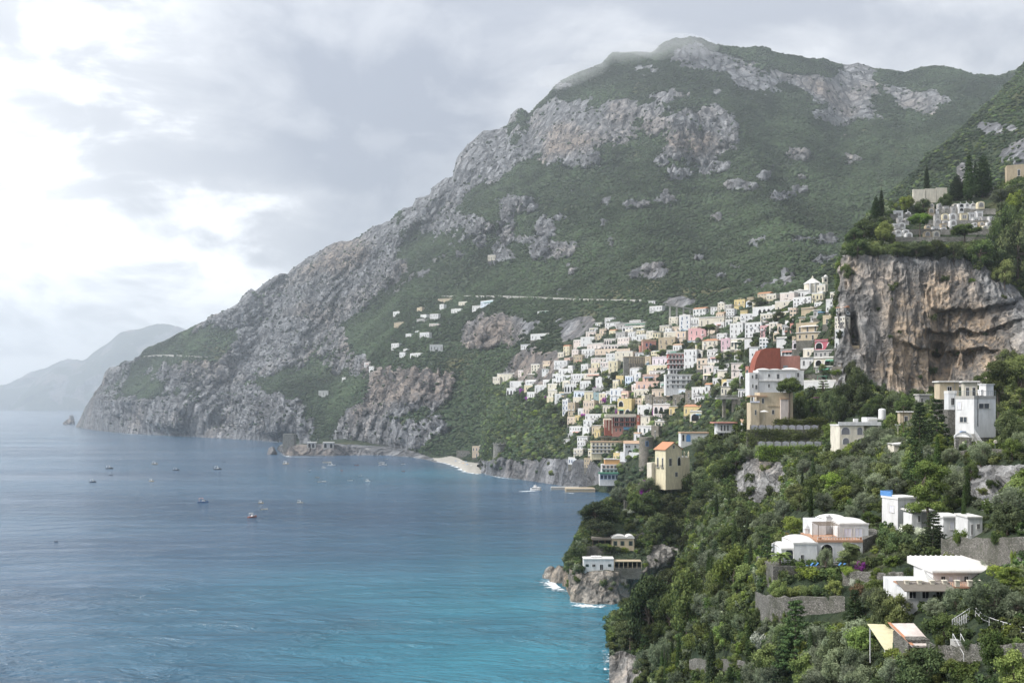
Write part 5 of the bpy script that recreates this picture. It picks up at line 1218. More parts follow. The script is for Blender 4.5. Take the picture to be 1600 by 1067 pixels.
# ---- white house with the blue railing
s = Site('tower_house', 'white two-storey cube house with blue roof railing behind tall pine', 'house', 1403, 827, NS, mark='the white house with the blue railing')
e = link(bpy.data.objects.new('cube_wing', None), s.e); e.rotation_euler = (0, 0, -1.18)
m_ = s.mpp; MB().box(-4.2, 0, 0, 5.0, -3, 47 * m_).build('wall', M['w_white'], e); MB().box(-4.35, .15, -.15, 5.15, 47 * m_, 47 * m_ + .4).build('roof', M['limewash'], e)
put('shuttered_window', U['lav'], e, (-1.6, -.004, 26 * m_), (1.3, 1, 11 * m_)); put('window', U['win'], e, (.004, 3.6, 27 * m_), (.9, 1, 8 * m_), math.pi / 2)
MB().box(-5.2, -4.22, 1.0, 4.6, -3, 46 * m_).box(-3.6, -.3, 5.02, 8.0, -3, 38 * m_).build('side_wing', M['w_cream'], e)
MB().box(-4.6, -1.6, -.05, .02, 47 * m_ + .42, 47 * m_ + 1.35).box(-4.62, -4.55, .02, 3, 47 * m_ + .42, 47 * m_ + 1.35).build('blue_railing', M['blue'], e)
MB().lathe([(1.0, 47 * m_ + .4), (.95, 47 * m_ + 1.2), (.7, 47 * m_ + 2.0), (.2, 47 * m_ + 2.5)], 1.5, 5.0, 12).build('roof_dome', M['limewash'], e)
clear(1372, 1425, 770, 830)
# ---- low white bungalows on the terrace above the rubble wall
s = Site('bungalow', 'low white bungalow beside the thin cypress on the rubble wall', 'bungalow', 1489, 836, NS, mark='the low white bungalow')
s.block('wall', M['w_white'], 1474, 1504, 809, 836, 0, 5, 2); s.block('roof', M['limewash'], 1473, 1504.6, 806, 809, -.3, 5.6); s.win('lav', 1484, 1491, 814, 827, 0, 'shuttered_window'); s.win('lav', 1497, 1502, 818, 835, 0, 'door')
s = Site('bungalow', 'small white bungalow inland of the thin cypress on the rubble wall', 'bungalow', 1523, 838, NS)
s.block('wall', M['w_white'], 1512, 1535, 809, 838, 0, 4.5, 2); s.block('roof', M['limewash'], 1511.5, 1535.5, 806.5, 809, -.3, 5); s.win('dark', 1517, 1520, 818, 836, 0, 'door'); s.win('win', 1526, 1531, 818, 826, 0)
s = Site('outbuilding', 'flat white outbuilding between the cube house and the bungalow', 'shed', 1452, 832, NS, d=None)
s.block('wall', M['w_white'], 1425, 1440, 803, 830, 4, 4, 2); s.block('annex', M['w_white'], 1440.5, 1466, 800, 830, 4.5, 4, 2); s.block('roof', M['limewash'], 1424, 1466.5, 798, 800, 3.7, 5); s.win('dark', 1434, 1438, 805, 815, 4)
clear(1424, 1540, 798, 838)
# ---- long villa with the barrel roof
s = Site('long_villa', 'long white villa with pale barrel roof above a balustraded terrace', 'villa', 1480, 936, NS, mark='the long barrel-roofed villa')
s.block('lower_storey', M['w_white'], 1417, 1500, 917, 937, 1.6, 9, 3)
s.block('upper_storey', M['w_white'], 1458, 1548, 893, 917, 4.5, 7, 0)
a, b, z0, z1 = s.rect(1455, 1556, 882, 892, 4.2); mb = MB(); n_ = 14
prof = [(3.9 - .1 + 5.2 * (1 - math.cos(math.pi * .5 * i / n_)) , z0 + (z1 - z0) * math.sin(math.pi * .5 * i / n_)) for i in range(n_ + 1)]
prof = prof + [(13.0, z1 - .05), (13.0, z0 - .2), (3.8, z0 - .2)]
mb.prism_x(prof, a, b).build('barrel_roof', M['limewash'], s.e)
for k in range(12):
    q = a + (b - a) * (k + .5) / 12; MB().box(q - .05, q + .05, 9.2, 12.9, z1 - .02, z1 + .09).build('roof_rib', M['limewash'], s.e)
s.block('gable', M['w_white'], 1550, 1566, 890, 917, 5, 7, 2)
s.block('terrace_floor', M['terracotta'], 1417, 1535, 916.5, 919, 0.2, 5)
q0, q1 = s.p(1417, 916.5, .4), s.p(1535, 916.5, .4); h_ = 9 * s.mpp
for k in range(7):
    q = q0.x + (q1.x - q0.x) * k / 6; MB().box(q - .28, q + .28, .2, .7, q0.z, q0.z + h_).box(q - .36, q + .36, .12, .78, q0.z + h_, q0.z + h_ + .14).build('pillar', M['w_cream'], s.e)
s.rail('balustrade', M['w_pale pink'], [(q0.x, .45, q0.z), (q1.x, .45, q1.z)], h_ * .72, .28, .05, False)
for k, x in enumerate((1470, 1482, 1494, 1506, 1518, 1530)): s.win('lav' if k % 3 else 'dark', x, x + 7, 899, 915, 4.5, 'door')
mb = MB(); a, b, z0, z1 = s.rect(1411, 1492, 913, 923, -1.2); mb.poly([(a, -1.8, z0), (b, -1.8, z0), (b, 1.4, z1), (a, 1.4, z1), (a, -1.8, z0 + .12), (b, -1.8, z0 + .12), (b, 1.4, z1 + .12), (a, 1.4, z1 + .12)], [[0, 1, 5, 4], [4, 5, 6, 7], [0, 3, 2, 1], [1, 2, 6, 5], [0, 4, 7, 3]]).build('reed_awning', M['reed'], s.e)
for x in (1420, 1440, 1462): s.win('dark', x, x + 12, 922, 934, 1.6, 'opening')
q = s.p(1443, 916.5, 2.5); MB().lathe([(1.9, 0), (1.9, .7), (1.2, 1.3), (.5, 1.9), (.08, 2.5)], 0, 0, 8).build('tent', M['awning'], s.e, (q.x, 2.5, q.z))
chimney(s, 1551, 877, 894, 6.0, .4); chimney(s, 1561.5, 876, 894, 6.5, .4)
q = s.p(1573, 886, 8); MB().lathe([(.05, 0), (.35, .08), (.55, .25)], seg=12).build('satellite_dish', M['w_white'], s.e, (q.x, 8, q.z))
clear(1408, 1578, 876, 938)
# ---- canopies, playground of earth and flag
s = Site('canopy', 'pale yellow canvas canopy over a yard below the olive trees', 'canopy', 1400, 1022, NS, mark='the yellow canvas canopy')
a, b, z0, z1 = s.rect(1380, 1427, 990, 1022, 0); MB().poly([(a, -.5, z1 - 2.0), (b - .6, -.5, z1 - 2.2), (b - 1.2, 5.5, z1 + .1), (a - .2, 5.5, z1 + .2), (a, -.5, z1 - 2.06), (b - .6, -.5, z1 - 2.26), (b - 1.2, 5.5, z1 + .04), (a - .2, 5.5, z1 + .14)], [[0, 1, 2, 3], [7, 6, 5, 4], [0, 4, 5, 1], [1, 5, 6, 2], [2, 6, 7, 3], [3, 7, 4, 0]]).build('canvas', M['canvas_beige'], s.e)
for xx in (a + .1, (a + b) / 2 - .3): MB().box(xx - .07, xx + .07, -.4, -.26, z0 - 1.2, z1 - 2.1).build('post', M['w_white'], s.e)
for xx in (a + .1, b - 1.4): MB().box(xx - .07, xx + .07, 5.2, 5.34, z0 - 2.5, z1 - .1).build('post', M['w_white'], s.e)
s = Site('shed', 'flat white-roofed shed inland of the yellow canvas canopy', 'shed', 1437, 1020, NS)
a, b, z0, z1 = s.rect(1417, 1457, 989, 1020, 0); MB().box(a + .3, b - .2, .3, 5.5, z0 - 3, z1 - .9).build('wall', M['rubble'], s.e); MB().poly([(a + .6, -.3, z1 - 1.5), (b, -.3, z1 - 1.5), (b, 6, z1), (a, 6, z1), (a + .6, -.3, z1 - 1.75), (b, -.3, z1 - 1.75), (b, 6, z1 - .25), (a, 6, z1 - .25)], [[0, 1, 2, 3], [7, 6, 5, 4], [0, 4, 5, 1], [1, 5, 6, 2], [2, 6, 7, 3], [3, 7, 4, 0]]).build('roof', M['w_pale pink'], s.e)
MB().poly([(a + .35, -.45, z1 - 1.42), (a + .8, -.45, z1 - 1.42), (a + .2, 6.1, z1 + .1), (a - .25, 6.1, z1 + .1)], [[0, 1, 2, 3]]).build('tile_verge', M['tile'], s.e)
s = Site('flag', 'small hanging flag in green, white and red before the canopy', 'flag', 1395, 1040, NS)
MB().bar((0, 0, -1), (0, 0, 37 * s.mpp), .03).build('pole', M['iron'], s.e); z = 37 * s.mpp
for k, mm in enumerate(('green_canvas', 'awning', 'w_crimson')):
    pts = []; zz0, zz1 = z - 2.2 * k * .42 - .1, z - 2.2 * (k + 1) * .42 - .1
    M.setdefault('flag_red', plain('flag_red', (0.60, 0.03, 0.05), 0.8)); M.setdefault('flag_green', plain('flag_green', (0.02, 0.36, 0.12), 0.8))
    mat = [M['flag_green'], M['awning'], M['flag_red']][k]
    MB().poly([(.03 - .12 * k, 0, zz0), (.62 - .3 * k * .5, -.08, zz0 - .35), (.50 - .3 * k * .5, .06, zz1 - .35), (-.09 - .12 * k, 0, zz1)], [[0, 1, 2, 3]]).build('stripe', mat, s.e)
clear(1376, 1460, 985, 1024)
# ---- modern white block above the road
s = Site('white_block', 'plain white corner block with grey roof band above the road', 'house', 1522, 676, NS, d=212, mark='the white corner block')
e = link(bpy.data.objects.new('corner_wing', None), s.e); e.rotation_euler = (0, 0, -1.25); m_ = s.mpp; h_ = 53 * m_
MB().box(-5.4, 0, 0, 5.8, -1, h_).build('wall', M['w_white'], e); MB().box(-5.5, .1, -.1, 5.9, -7, -1).build('foundation', M['rubble'], e); MB().box(-5.45, .06, -.06, 5.85, h_, h_ + .65).build('roof_band', M['concrete'], e)
put('window', U['lav'], e, (-4.2, -.004, 37 * m_), (1.2, 1, 11.5 * m_)); put('window', U['win'], e, (-3.0, -.004, 16 * m_), (2.4, 1, 9 * m_)); put('window', U['win'], e, (.004, 2.6, 38 * m_), (3.2, 1, 8 * m_), math.pi / 2)
MB().box(.0, .06, .9, 1.05, 10 * m_, h_ + 1.2).build('drainpipe', M['iron'], e)
mb = MB(); 
for (x0_, y0_, x1_, y1_) in ((-5.4, 0, 0, 0), (0, 0, 0, 5.8)):
    for k in range(13): mb.bar((x0_ + (x1_ - x0_) * k / 12, y0_ + (y1_ - y0_) * k / 12, h_ + .75), (x0_ + (x1_ - x0_) * k / 12, y0_ + (y1_ - y0_) * k / 12, h_ + 1.7), .03)
    mb.bar((x0_, y0_, h_ + 1.7), (x1_, y1_, h_ + 1.7), .04)
mb.build('roof_railing', M['grey_metal'], e)
MB().box(-2.4, -.4, 3.6, 5.6, h_ + .65, h_ + 3.0).box(-2.6, -.2, 3.4, 5.8, h_ + 3.0, h_ + 3.2).build('stair_hut', M['w_white'], e); MB().box(-2.2, -1.2, 3.0, 4.0, h_ + .75, h_ + 2.0).build('roof_box', M['w_white'], e)
clear(1494, 1560, 600, 682)
house(1469, 1498, 597, 624, 'beige', 1, 1, 'slab', 'dark', yaw=-.1, d=270, label='beige garden house with wide dark green awning under the cliff', group='houses above the road', chim=False)
house(1505, 1530, 597, 622, 'cream', 1, 2, 'slab', 'dark', yaw=-.3, d=262, label='cream house with pergola behind the white corner block', group='houses above the road', chim=False)
house(1481, 1497, 615, 640, 'white', 1, 1, 'flat', 'dark', yaw=-.2, d=232, label='small white house with pink blossom beside the corner block', group='houses above the road', chim=False)
house(1437, 1452, 617, 632, 'grey', 1, 2, 'slab', 'win', yaw=0, d=400, label='glazed grey hut in a hollow at the cliff foot', group='houses above the road', chim=False)
house(1406, 1426, 644, 668, 'beige', 1, 1, 'slab', 'dark', yaw=-.2, d=352, label='beige house with white terrace roof behind the dark conifers', group='houses above the road')
# ---- road parapet, gate, blue fence, cars, steps
wall_run('long grey stone parapet wall of the road above the bare rock', [(1428, 712), (1455, 713), (1492, 714), (1530, 708), (1560, 709), (1600, 714), (1640, 716)], [7, 8, 8, 8, 8, 7, 7], .5, mark='the road parapet', down=8)
s = Site('gateway', 'stone gateway with white and blue arched top beside the road', 'gate', 1506, 709, NS, mark='the arched gateway')
s.block('pillar', M['w_grey stone'], 1493, 1498, 684, 709, 0, .7, 1); s.block('pillar', M['w_grey stone'], 1513.5, 1518.5, 684, 709, 0, .7, 1)
a, b, z0, z1 = s.rect(1492, 1519, 678, 684, 0); mb = MB(); n_ = 12
o_ = [(a + (b - a) * i / n_, z0 + (z1 - z0) * (1 - (2 * i / n_ - 1) ** 2)) for i in range(n_ + 1)]
mb.prism(list(reversed([(x, z + .5) for x, z in o_])) + [(x, z) for x, z in o_], .1, .5).build('arch', M['w_white'], s.e)
mb = MB(); mb.prism(list(reversed([(x, z + .62) for x, z in o_[4:9]])) + [(x, z + .505) for x, z in o_[4:9]], .05, .55).build('blue_panel', M['blue'], s.e)
s = Site('fence', 'blue netting fence along the road by the dark conifers', 'fence', 1462, 711, NS)
for k in range(6): s.block('panel', M['blue_canvas'] if k % 3 else M['blue'], 1439 + 8 * k, 1446.8 + 8 * k, 703 - .25 * k, 710, -.2, .05)
for k in range(7): s.block('post', M['grey_metal'], 1438.2 + 8 * k, 1438.9 + 8 * k, 701, 711, -.25, .12)
def car(px, py, color, label, keys=NS, rz=0.1, d=None):
    s = Site('parked_car', label, 'car', px, py, keys, d=d, group='cars parked behind the blue fence'); s.e.rotation_euler = (0, 0, rz)
    MB().prism([(-2.0, .35), (2.0, .35), (2.05, .75), (1.75, .92), (1.0, .98), (-1.2, 1.0), (-1.95, .95), (-2.05, .7)], -.85, .85).build('body', M[color], s.e)
    MB().prism([(-1.75, .97), (1.05, .95), (.45, 1.46), (-1.25, 1.48)], -.72, .72).build('cabin', M['glass'], s.e); MB().box(-1.2, .4, -.7, .7, 1.48, 1.53).build('roof', M[color], s.e)
    for x in (-1.25, 1.3):
        for y in (-.86, .86):
            o = MB().lathe([(.33, -.1), (.34, 0), (.33, .1)], seg=14).build('wheel', M['dark'], s.e, (x, y, .34)); o.rotation_euler = (math.pi / 2, 0, 0)
    return s
car(1479, 700, 'w_blue-white', 'pale blue car parked behind the blue fence'); car(1503, 701, 'w_white', 'white car parked inside the arched gateway', rz=1.4); car(1511, 704, 'blue', 'blue car parked by the gateway pillar', rz=1.2)
s = Site('stairway', 'steep stairway with striped railings beside the white corner block', 'stairs', 1538, 706, NS)
for k in range(12):
    x = 1538 - 1.45 * k; s.block('step', M['concrete'], x - 3, x + 2.5, 706 - 2.35 * (k + 1), 707 - 2.35 * k, .3 * k, 1.2, .6)
for off in (-.2, 1.3): s.rail('railing', M['iron'] if off > 0 else M['w_white'], [tuple(s.p(1540, 705, off)), tuple(s.p(1522, 678, off + 3))], 1.0, .35, .04)
s = Site('traffic_mirror', 'round traffic mirror on a post at the road edge', 'mirror', 1555, 708, NS)
MB().bar((0, 0, -.3), (0, 0, 17 * s.mpp), .05).build('post', M['grey_metal'], s.e); o = MB().lathe([(.38, 0), (.38, .06), (.3, .1)], seg=18).build('disc', M['w_cream'], s.e, (0, -.1, 18 * s.mpp)); o.rotation_euler = (math.pi / 2, 0, 0)
for k, yy in enumerate((681, 688)):
    s = Site('road_sign', ['upper blue road sign on the stone wall', 'lower blue road sign on the stone wall'][k], 'sign', 1588, yy + 3, NS, group='blue signs on the stone wall'); s.block('plate', M['blue'], 1584, 1591, yy - 3, yy + 2, -.3, .06); s.block('bracket', M['grey_metal'], 1587.3, 1588.2, yy - 3, yy + 5, -.22, .12)
# ---- cream villa with two tiers of arches
s = Site('arcaded_villa', 'cream villa with two tiers of arched loggias above the olive grove', 'villa', 1335, 698, NS, d=(ray(1335, 698, NS) or 370) - 1.5, mark='the arcaded cream villa')
s.block('front', M['w_cream'], 1312, 1350, 665, 700, 0, 10, 5); s.block('side_wing', M['w_cream'], 1350.3, 1374, 665, 690, 2.5, 8, 5); s.block('parapet', M['w_white'], 1310.5, 1377, 659, 664.6, -.4, .5); s.block('roof_terrace', M['limewash'], 1311, 1376, 663.5, 665.2, .1, 10)
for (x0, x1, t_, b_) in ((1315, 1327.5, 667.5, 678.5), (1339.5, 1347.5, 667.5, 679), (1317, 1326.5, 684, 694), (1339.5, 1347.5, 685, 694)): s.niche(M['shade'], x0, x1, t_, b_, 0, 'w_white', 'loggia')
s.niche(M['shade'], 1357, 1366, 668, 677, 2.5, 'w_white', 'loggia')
s.block('roof_pavilion', M['w_white'], 1354, 1371, 652, 664, 3, 5); s.block('parasol_roof', M['awning'], 1357, 1380, 654, 656, 2.5, 5); s.block('roof_arch', M['w_white'], 1334, 1341, 654, 664, 3, .8)
q = s.p(1380, 655, 5); MB().lathe([(1.25, 0), (1.25, 3.3), (1.0, 3.6), (.2, 3.8)], seg=16).build('round_hut', M['w_white'], s.e, (q.x, 6, q.z)); clear(1310, 1386, 652, 696)
s = Site('domed_hut', 'small white hut with shallow white dome below the dark conifers', 'hut', 1410, 712, NS, d=262)
s.block('wall', M['w_cream'], 1397, 1425, 694, 712, 0, 4.5, 2); s.vault('roof', 1395, 1427, 694, 690, -.3, 5, 1)
for px, py, tp, nm in ((1403, 691, 664, 'pale street lamp pole standing above the domed hut'), (1412, 690, 634, 'tall dark utility pole above the domed hut')):
    s = Site('lamp_post' if px < 1410 else 'utility_pole', nm, 'pole', px, py, NS); hh = (py - tp) * s.mpp
    MB().bar((0, 0, -.5), (0, 0, hh), .09).build('post', M['w_cream'] if px < 1410 else M['wood'], s.e)
    if px < 1410: MB().box(-.9, .9, -.08, .08, hh, hh + .1).box(-.9, -.5, -.2, .2, hh + .1, hh + .25).box(.5, .9, -.2, .2, hh + .1, hh + .25).build('lamp_head', M['w_white'], s.e)
    else: MB().box(-.8, .8, -.06, .06, hh - .5, hh - .38).build('crossarm', M['wood'], s.e)
# ---- beige house with corner terrace, umbrella pine beside it
s = Site('beige_house', 'beige house with corner terrace and blind arch below the umbrella pine', 'house', 1206, 655, NS, d=425, mark='the beige terrace house')
s.block('main_wall', M['w_beige'], 1187, 1239, 613, 656, 0, 9, 6); s.block('terrace_tower', M['w_beige'], 1173, 1186.7, 629, 656, -.6, 7, 6); s.block('parapet', M['lav'], 1172.5, 1187, 626.5, 629, -.8, .3)
s.block('terrace_post', M['w_cream'], 1173, 1174.4, 620, 626.4, -.7, .5); s.block('terrace_roof', M['tile_pale'], 1172, 1199, 617.5, 620, -.7, 6)
s.block('buttress', M['w_pale pink'], 1220, 1232, 624, 656, -1.2, 1.2, 4); s.block('buttress_roof', M['tile_pale'], 1219.5, 1232.5, 622, 624, -1.4, 1.5)
s.win('win', 1179, 1182, 640, 648, -.6); s.win('dark', 1206, 1210, 640, 647, 0); s.win('win', 1190, 1194, 622, 630, 0); s.block('string_course', M['w_tan'], 1200, 1220, 633.5, 635, -.25, .25)
q = s.p(1194, 652, -3); MB().lathe([(2.0, 0), (1.1, .35), (.06, .7)], seg=10).build('parasol', M['awning'], s.e, (q.x, -3, q.z + 2.4)); MB().bar((q.x, -3, q.z - 1), (q.x, -3, q.z + 2.6), .05).build('parasol_pole', M['w_white'], s.e)
clear(1172, 1242, 612, 656)
s = Site('lean_to', 'white lean-to with tiled roof at the ivy terrace end', 'shed', 1170, 668, NS); s.block('wall', M['w_white'], 1160, 1176, 661, 668, 0, 3, 3); a, b, z0, z1 = s.rect(1159, 1182, 655, 661, 0)
MB().poly([(a, -.4, z0), (b, -.4, z0), (b, 3.5, z1), (a, 3.5, z1), (a, -.4, z0 - .15), (b, -.4, z0 - .15), (b, 3.5, z1 - .15), (a, 3.5, z1 - .15)], [[0, 1, 2, 3], [7, 6, 5, 4], [0, 4, 5, 1], [1, 5, 6, 2], [3, 7, 4, 0]]).build('roof', M['tile_pale'], s.e)
# ---- white vaulted villa with red gable behind
s = Site('vaulted_villa', 'large white villa with shallow domes behind the umbrella pine', 'villa', 1214, 614, NS, d=446, mark='the white villa behind the umbrella pine')
s.block('front', M['w_white'], 1185, 1243, 578, 616, 0, 10, 5); s.block('end_wing', M['w_white'], 1243.3, 1256, 579, 613, .6, 9, 5); s.block('left_wing', M['w_white'], 1171, 1184.7, 582, 617, -.6, 8, .5)
s.vault('dome', 1186, 1205, 578, 573.5, .3, 9, 1); s.vault('dome', 1205.3, 1222, 578, 574.5, .3, 9, 1); s.vault('dome', 1226, 1250, 578, 572, .6, 9, 1); s.block('cornice', M['limewash'], 1184.5, 1243.5, 577, 579, -.3, .3); s.block('ledge', M['limewash'], 1184.5, 1243, 594, 595.4, -.5, .5)
for (x, t_, w_, b_) in ((1200, 584, 3.4, 589), (1213.5, 584, 4.5, 591.5), (1228, 583, 8, 591), (1200, 600, 3, 605), (1174.5, 586, 2.6, 591), (1180, 584, 4, 592), (1175, 600, 2.4, 606), (1180, 601, 3.6, 608)): s.win('lav' if x == 1228 else 'win', x, x + w_, t_, b_, 0 if x > 1185 else -.6)
s.win('dark', 1245.5, 1248.5, 582, 589, .6)
clear(1170, 1258, 572, 616)
s = Site('red_gable_house', 'big brick-red blank gable wall rising behind the white villa', 'house', 1214, 578, None, d=470, mark='the brick-red gable')
P_ = [s.p(x, y, 0) for x, y in ((1177, 584), (1219, 584), (1219, 543.5), (1199, 544), (1189, 547), (1182, 561))]
MB().prism([(q.x, q.z) for q in P_], 0, 10).build('gable_wall', M['w_brick red'], s.e); s.block('side_wall', M['w_coral'], 1219.4, 1250, 556, 582, .8, 9, 4)
s.block('skylight', M['grey_metal'], 1224, 1231, 571, 576, -1.5, .2)
house(1316, 1343, 543, 592, 'tan', 3, 1, 'flat', 'dark', yaw=-.15, d=440, label='tall tan stone tower house against the cliff foot', group='houses under the cliff', chim=False, deep=7); LANDMARKS.append(('the tan tower house', 1329, 567))
# ---- veranda house, arched flat house
s = Site('veranda_house', 'small white house with red-edged veranda roof and arches below', 'house', 1135, 682, HL + NS, mark='the veranda house')
s.block('wall', M['w_white'], 1121, 1152, 661.5, 674, 0, 7, 5); s.block('roof', M['w_coral'], 1115, 1153, 659.5, 661.2, -1.6, 9); s.block('balcony', M['w_white'], 1119, 1142, 673.5, 676, -1.4, 1.4)
for x in (1126, 1131, 1136): s.win('dark', x, x + 2.6, 663.5, 673, 0)
for x in (1123.5, 1130.5): s.niche(M['dark'], x, x + 6, 676.5, 683, -.02, name='arch')
s.block('undercroft', M['w_white'], 1121, 1141, 674.2, 684, .02, 6, 4); s.block('post', M['w_white'], 1119.3, 1120, 661.3, 674, -1.3, .2); clear(1115, 1153, 655, 684)
s = Site('arched_house', 'low white flat-roofed house with tall blue-shuttered arch', 'house', 1082, 694, HL, mark='the low arched white house')
s.block('wall', M['w_white'], 1064, 1107, 677, 694, 0, 8, 5); s.block('roof', M['tile_pale'], 1063.5, 1108, 675, 677, -.3, 8.5); s.niche(M['dark'], 1066, 1069, 679, 689, 0); s.niche(M['blue'], 1072, 1079, 678.5, 690, 0); s.win('dark', 1090, 1094, 681, 688, 0); clear(1063, 1108, 672, 694)
# ---- yellow house over the headland
s = Site('yellow_villa', 'tall yellow villa with red tiled gable roof above the headland', 'villa', 1040, 748, HL, d=452, mark='the yellow gabled villa')
e = link(bpy.data.objects.new('main_house', None), s.e); e.rotation_euler = (0, 0, -1.02); m_ = s.mpp; h_ = 46 * m_; W_, D_ = 16 * m_ / math.cos(.62) + .5, 26 * m_ / math.sin(.62) * .62 + 2
W_, D_ = 7.4, 9.6
MB().box(-W_, 0, 0, D_, -5, h_).poly([(0, 0, h_), (0, D_, h_), (0, D_ / 2, h_ + 3.0), (-W_, 0, h_), (-W_, D_, h_), (-W_, D_ / 2, h_ + 3.0)], [[0, 1, 2], [5, 4, 3]]).build('wall', M['w_pale yellow'], e)
MB().poly([(-W_ - .5, -.6, h_ - .15), (.45, -.6, h_ - .15), (.45, D_ / 2, h_ + 3.25), (-W_ - .5, D_ / 2, h_ + 3.25), (-W_ - .5, D_ + .6, h_ - .15), (.45, D_ + .6, h_ - .15), (-W_ - .5, -.6, h_ - .4), (.45, -.6, h_ - .4), (.45, D_ + .6, h_ - .4), (-W_ - .5, D_ + .6, h_ - .4), (.45, D_ / 2, h_ + 3.0), (-W_ - .5, D_ / 2, h_ + 3.0)],
          [[0, 1, 2, 3], [3, 2, 5, 4], [0, 6, 7, 1], [1, 7, 10, 2], [2, 10, 8, 5], [4, 5, 8, 9], [0, 3, 11, 6], [3, 4, 9, 11]]).build('roof', M['tile'], e)
for x in (-5.4, -2.1): put('window', U['dark'], e, (x, -.004, 18 * m_), (1.1, 1, 15 * m_)); put('balcony', U['bal'], e, (x, -.006, 17.5 * m_), (2.0, .8, 1.0))
put('window', U['dark'], e, (.004, 2.8, 20 * m_), (1.6, 1, 12 * m_), math.pi / 2); put('attic_window', U['dark'], e, (.004, 4.8, h_ + .4), (1.2, 1, 1.4), math.pi / 2); put('arched_window', U['arch'], e, (.004, 8.0, 20 * m_), (1.7, 1, 13 * m_), math.pi / 2); put('window', U['dark'], e, (.004, 6.4, 3 * m_), (1.6, 1, 7 * m_), math.pi / 2)
MB().box(-5.0, -.3, D_ + .02, D_ + 5.0, -4, h_ - 4).build('wing', M['w_pale yellow'], e); MB().dome(-4.9, -.4, D_ + .1, D_ + 4.9, h_ - 4, 1.2).build('wing_dome', M['limewash'], e)
for (x, y) in ((-.5, D_ + 2.0), (-.5, D_ + 4.6)): MB().lathe([(.35, h_ - 4.2), (.35, h_ - 2.4), (.45, h_ - 2.3), (.3, h_ - 1.6), (.05, h_ - 1.1)], x, y, 8).build('finial', M['w_pale yellow'], e)
MB().box(-W_ - 3.4, -W_ - .1, -2.0, 4.5, -6, 7.0).build('terrace_block', M['w_cream'], e)
mb = MB()
for k in range(5): mb.bar((-W_ - 3.2, -1.8 + k * 1.5, 9.4), (-W_, -1.8 + k * 1.5, 9.4), .08)
for y in (-1.8, 4.2): mb.bar((-W_ - 3.2, y, 7), (-W_ - 3.2, y, 9.4), .08)
mb.build('pergola', M['wood'], e)
clear(1012, 1090, 690, 750)
# ---- the two houses low on the headland
s = Site('white_cottage', 'long low white cottage on the headland above the sea', 'cottage', 935, 891, HL, mark='the white cottage on the headland')
s.block('wall', M['w_white'], 912, 959, 874, 892, 0, 5.5, 3); s.block('roof', M['limewash'], 911.5, 959.5, 872.4, 874, -.2, 6); s.block('stair_hut', M['w_white'], 924, 940, 869, 872.4, 2, 2.5)
for x, w_, b_ in ((915, 5, 885), (925, 5.5, 885), (937, 5.5, 890), (950, 5, 885)): s.win('shut' if w_ < 5.4 else 'dark', x, x + w_, 881, b_, 0, 'window' if b_ < 889 else 'door')
q0, q1 = s.p(960, 890, .5), s.p(1002, 890, .5); z = s.p(960, 877, .5).z; mb = MB().box(q0.x, q1.x, -.2, 4.6, z, z + .22)
for k in range(7): mb.box(q0.x + (q1.x - q0.x) * k / 6 - .1, q0.x + (q1.x - q0.x) * k / 6 + .1, -.1, .1, q0.z, z)
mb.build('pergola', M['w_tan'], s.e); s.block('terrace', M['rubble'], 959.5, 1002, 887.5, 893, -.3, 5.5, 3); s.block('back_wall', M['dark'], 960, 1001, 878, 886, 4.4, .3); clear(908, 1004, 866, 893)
s = Site('vaulted_cottage', 'small ochre cottage with two barrel vaults on the headland', 'cottage', 972, 859, HL, mark='the ochre vaulted cottage')
s.block('wall', M['w_beige'], 956, 991, 841, 860, 0, 6, 3); a, b, z0, z1 = s.rect(956, 991, 836, 841, 0); c_ = a + (b - a) * .64
for (p_, q_) in ((a, c_), (c_ + .1, b)):
    w_ = q_ - p_; MB().prism([(p_ - .2, z0)] + [(q_ + .2, z0)] + [(p_ + w_ / 2 + (w_ / 2 + .2) * math.cos(math.pi * i / 10), z0 + .05 + 1.25 * math.sin(math.pi * i / 10)) for i in range(11)], -.3, 6.2).build('vault', M['limewash'], s.e)
for x in (959, 970, 983): s.win('shut', x - .6, x + 5.4, 845, 852, 0)
clear(952, 992, 832, 860)
s = Site('reed_shelter', 'open shelter with dark reed roof beside the ochre cottage', 'shelter', 940, 857, HL); s.block('roof', M['reed'], 925, 956, 840, 843.5, -.5, 5)
for x in (926, 935, 945, 954): s.block('post', M['wood'], x, x + .9, 843.6, 857, -.3, .25, 1)
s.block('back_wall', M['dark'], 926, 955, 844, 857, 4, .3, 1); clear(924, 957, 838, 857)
# ---- dry stone walls of the gardens
wall_run('tall rubble retaining wall under the low white bungalows', [(1474, 884), (1500, 886), (1530, 884), (1560, 884), (1596, 878), (1640, 874)], [44, 46, 43, 42, 38, 34], .6, mark='the tall rubble wall')
clear(1474, 1600, 840, 884)
wall_run('curved rubble wall below the palm garden of the domed villa', [(1182, 962), (1196, 968), (1212, 972), (1232, 972), (1252, 962), (1290, 958), (1320, 955)], [38, 40, 40, 40, 30, 26, 24], .6, mark='the curved garden wall'); clear(1182, 1330, 930, 970)
wall_run('low stone wall of the grassy terrace beside the tall cypress', [(1078, 1052), (1100, 1054), (1130, 1052), (1165, 1050)], [22, 24, 22, 16], .6, mark='the grassy terrace wall'); clear(1078, 1168, 1022, 1052)
wall_run('rubble terrace wall between the domed villa and the long villa', [(1318, 915), (1345, 915), (1380, 914), (1412, 912)], [22, 22, 20, 18], .6); clear(1318, 1412, 892, 914)
wall_run('grey stone wall beside the stairs below the white railing', [(1452, 1045), (1480, 1046), (1510, 1040), (1540, 1030)], [40, 36, 30, 24], .6, mark='the stair wall'); clear(1452, 1540, 1000, 1046)
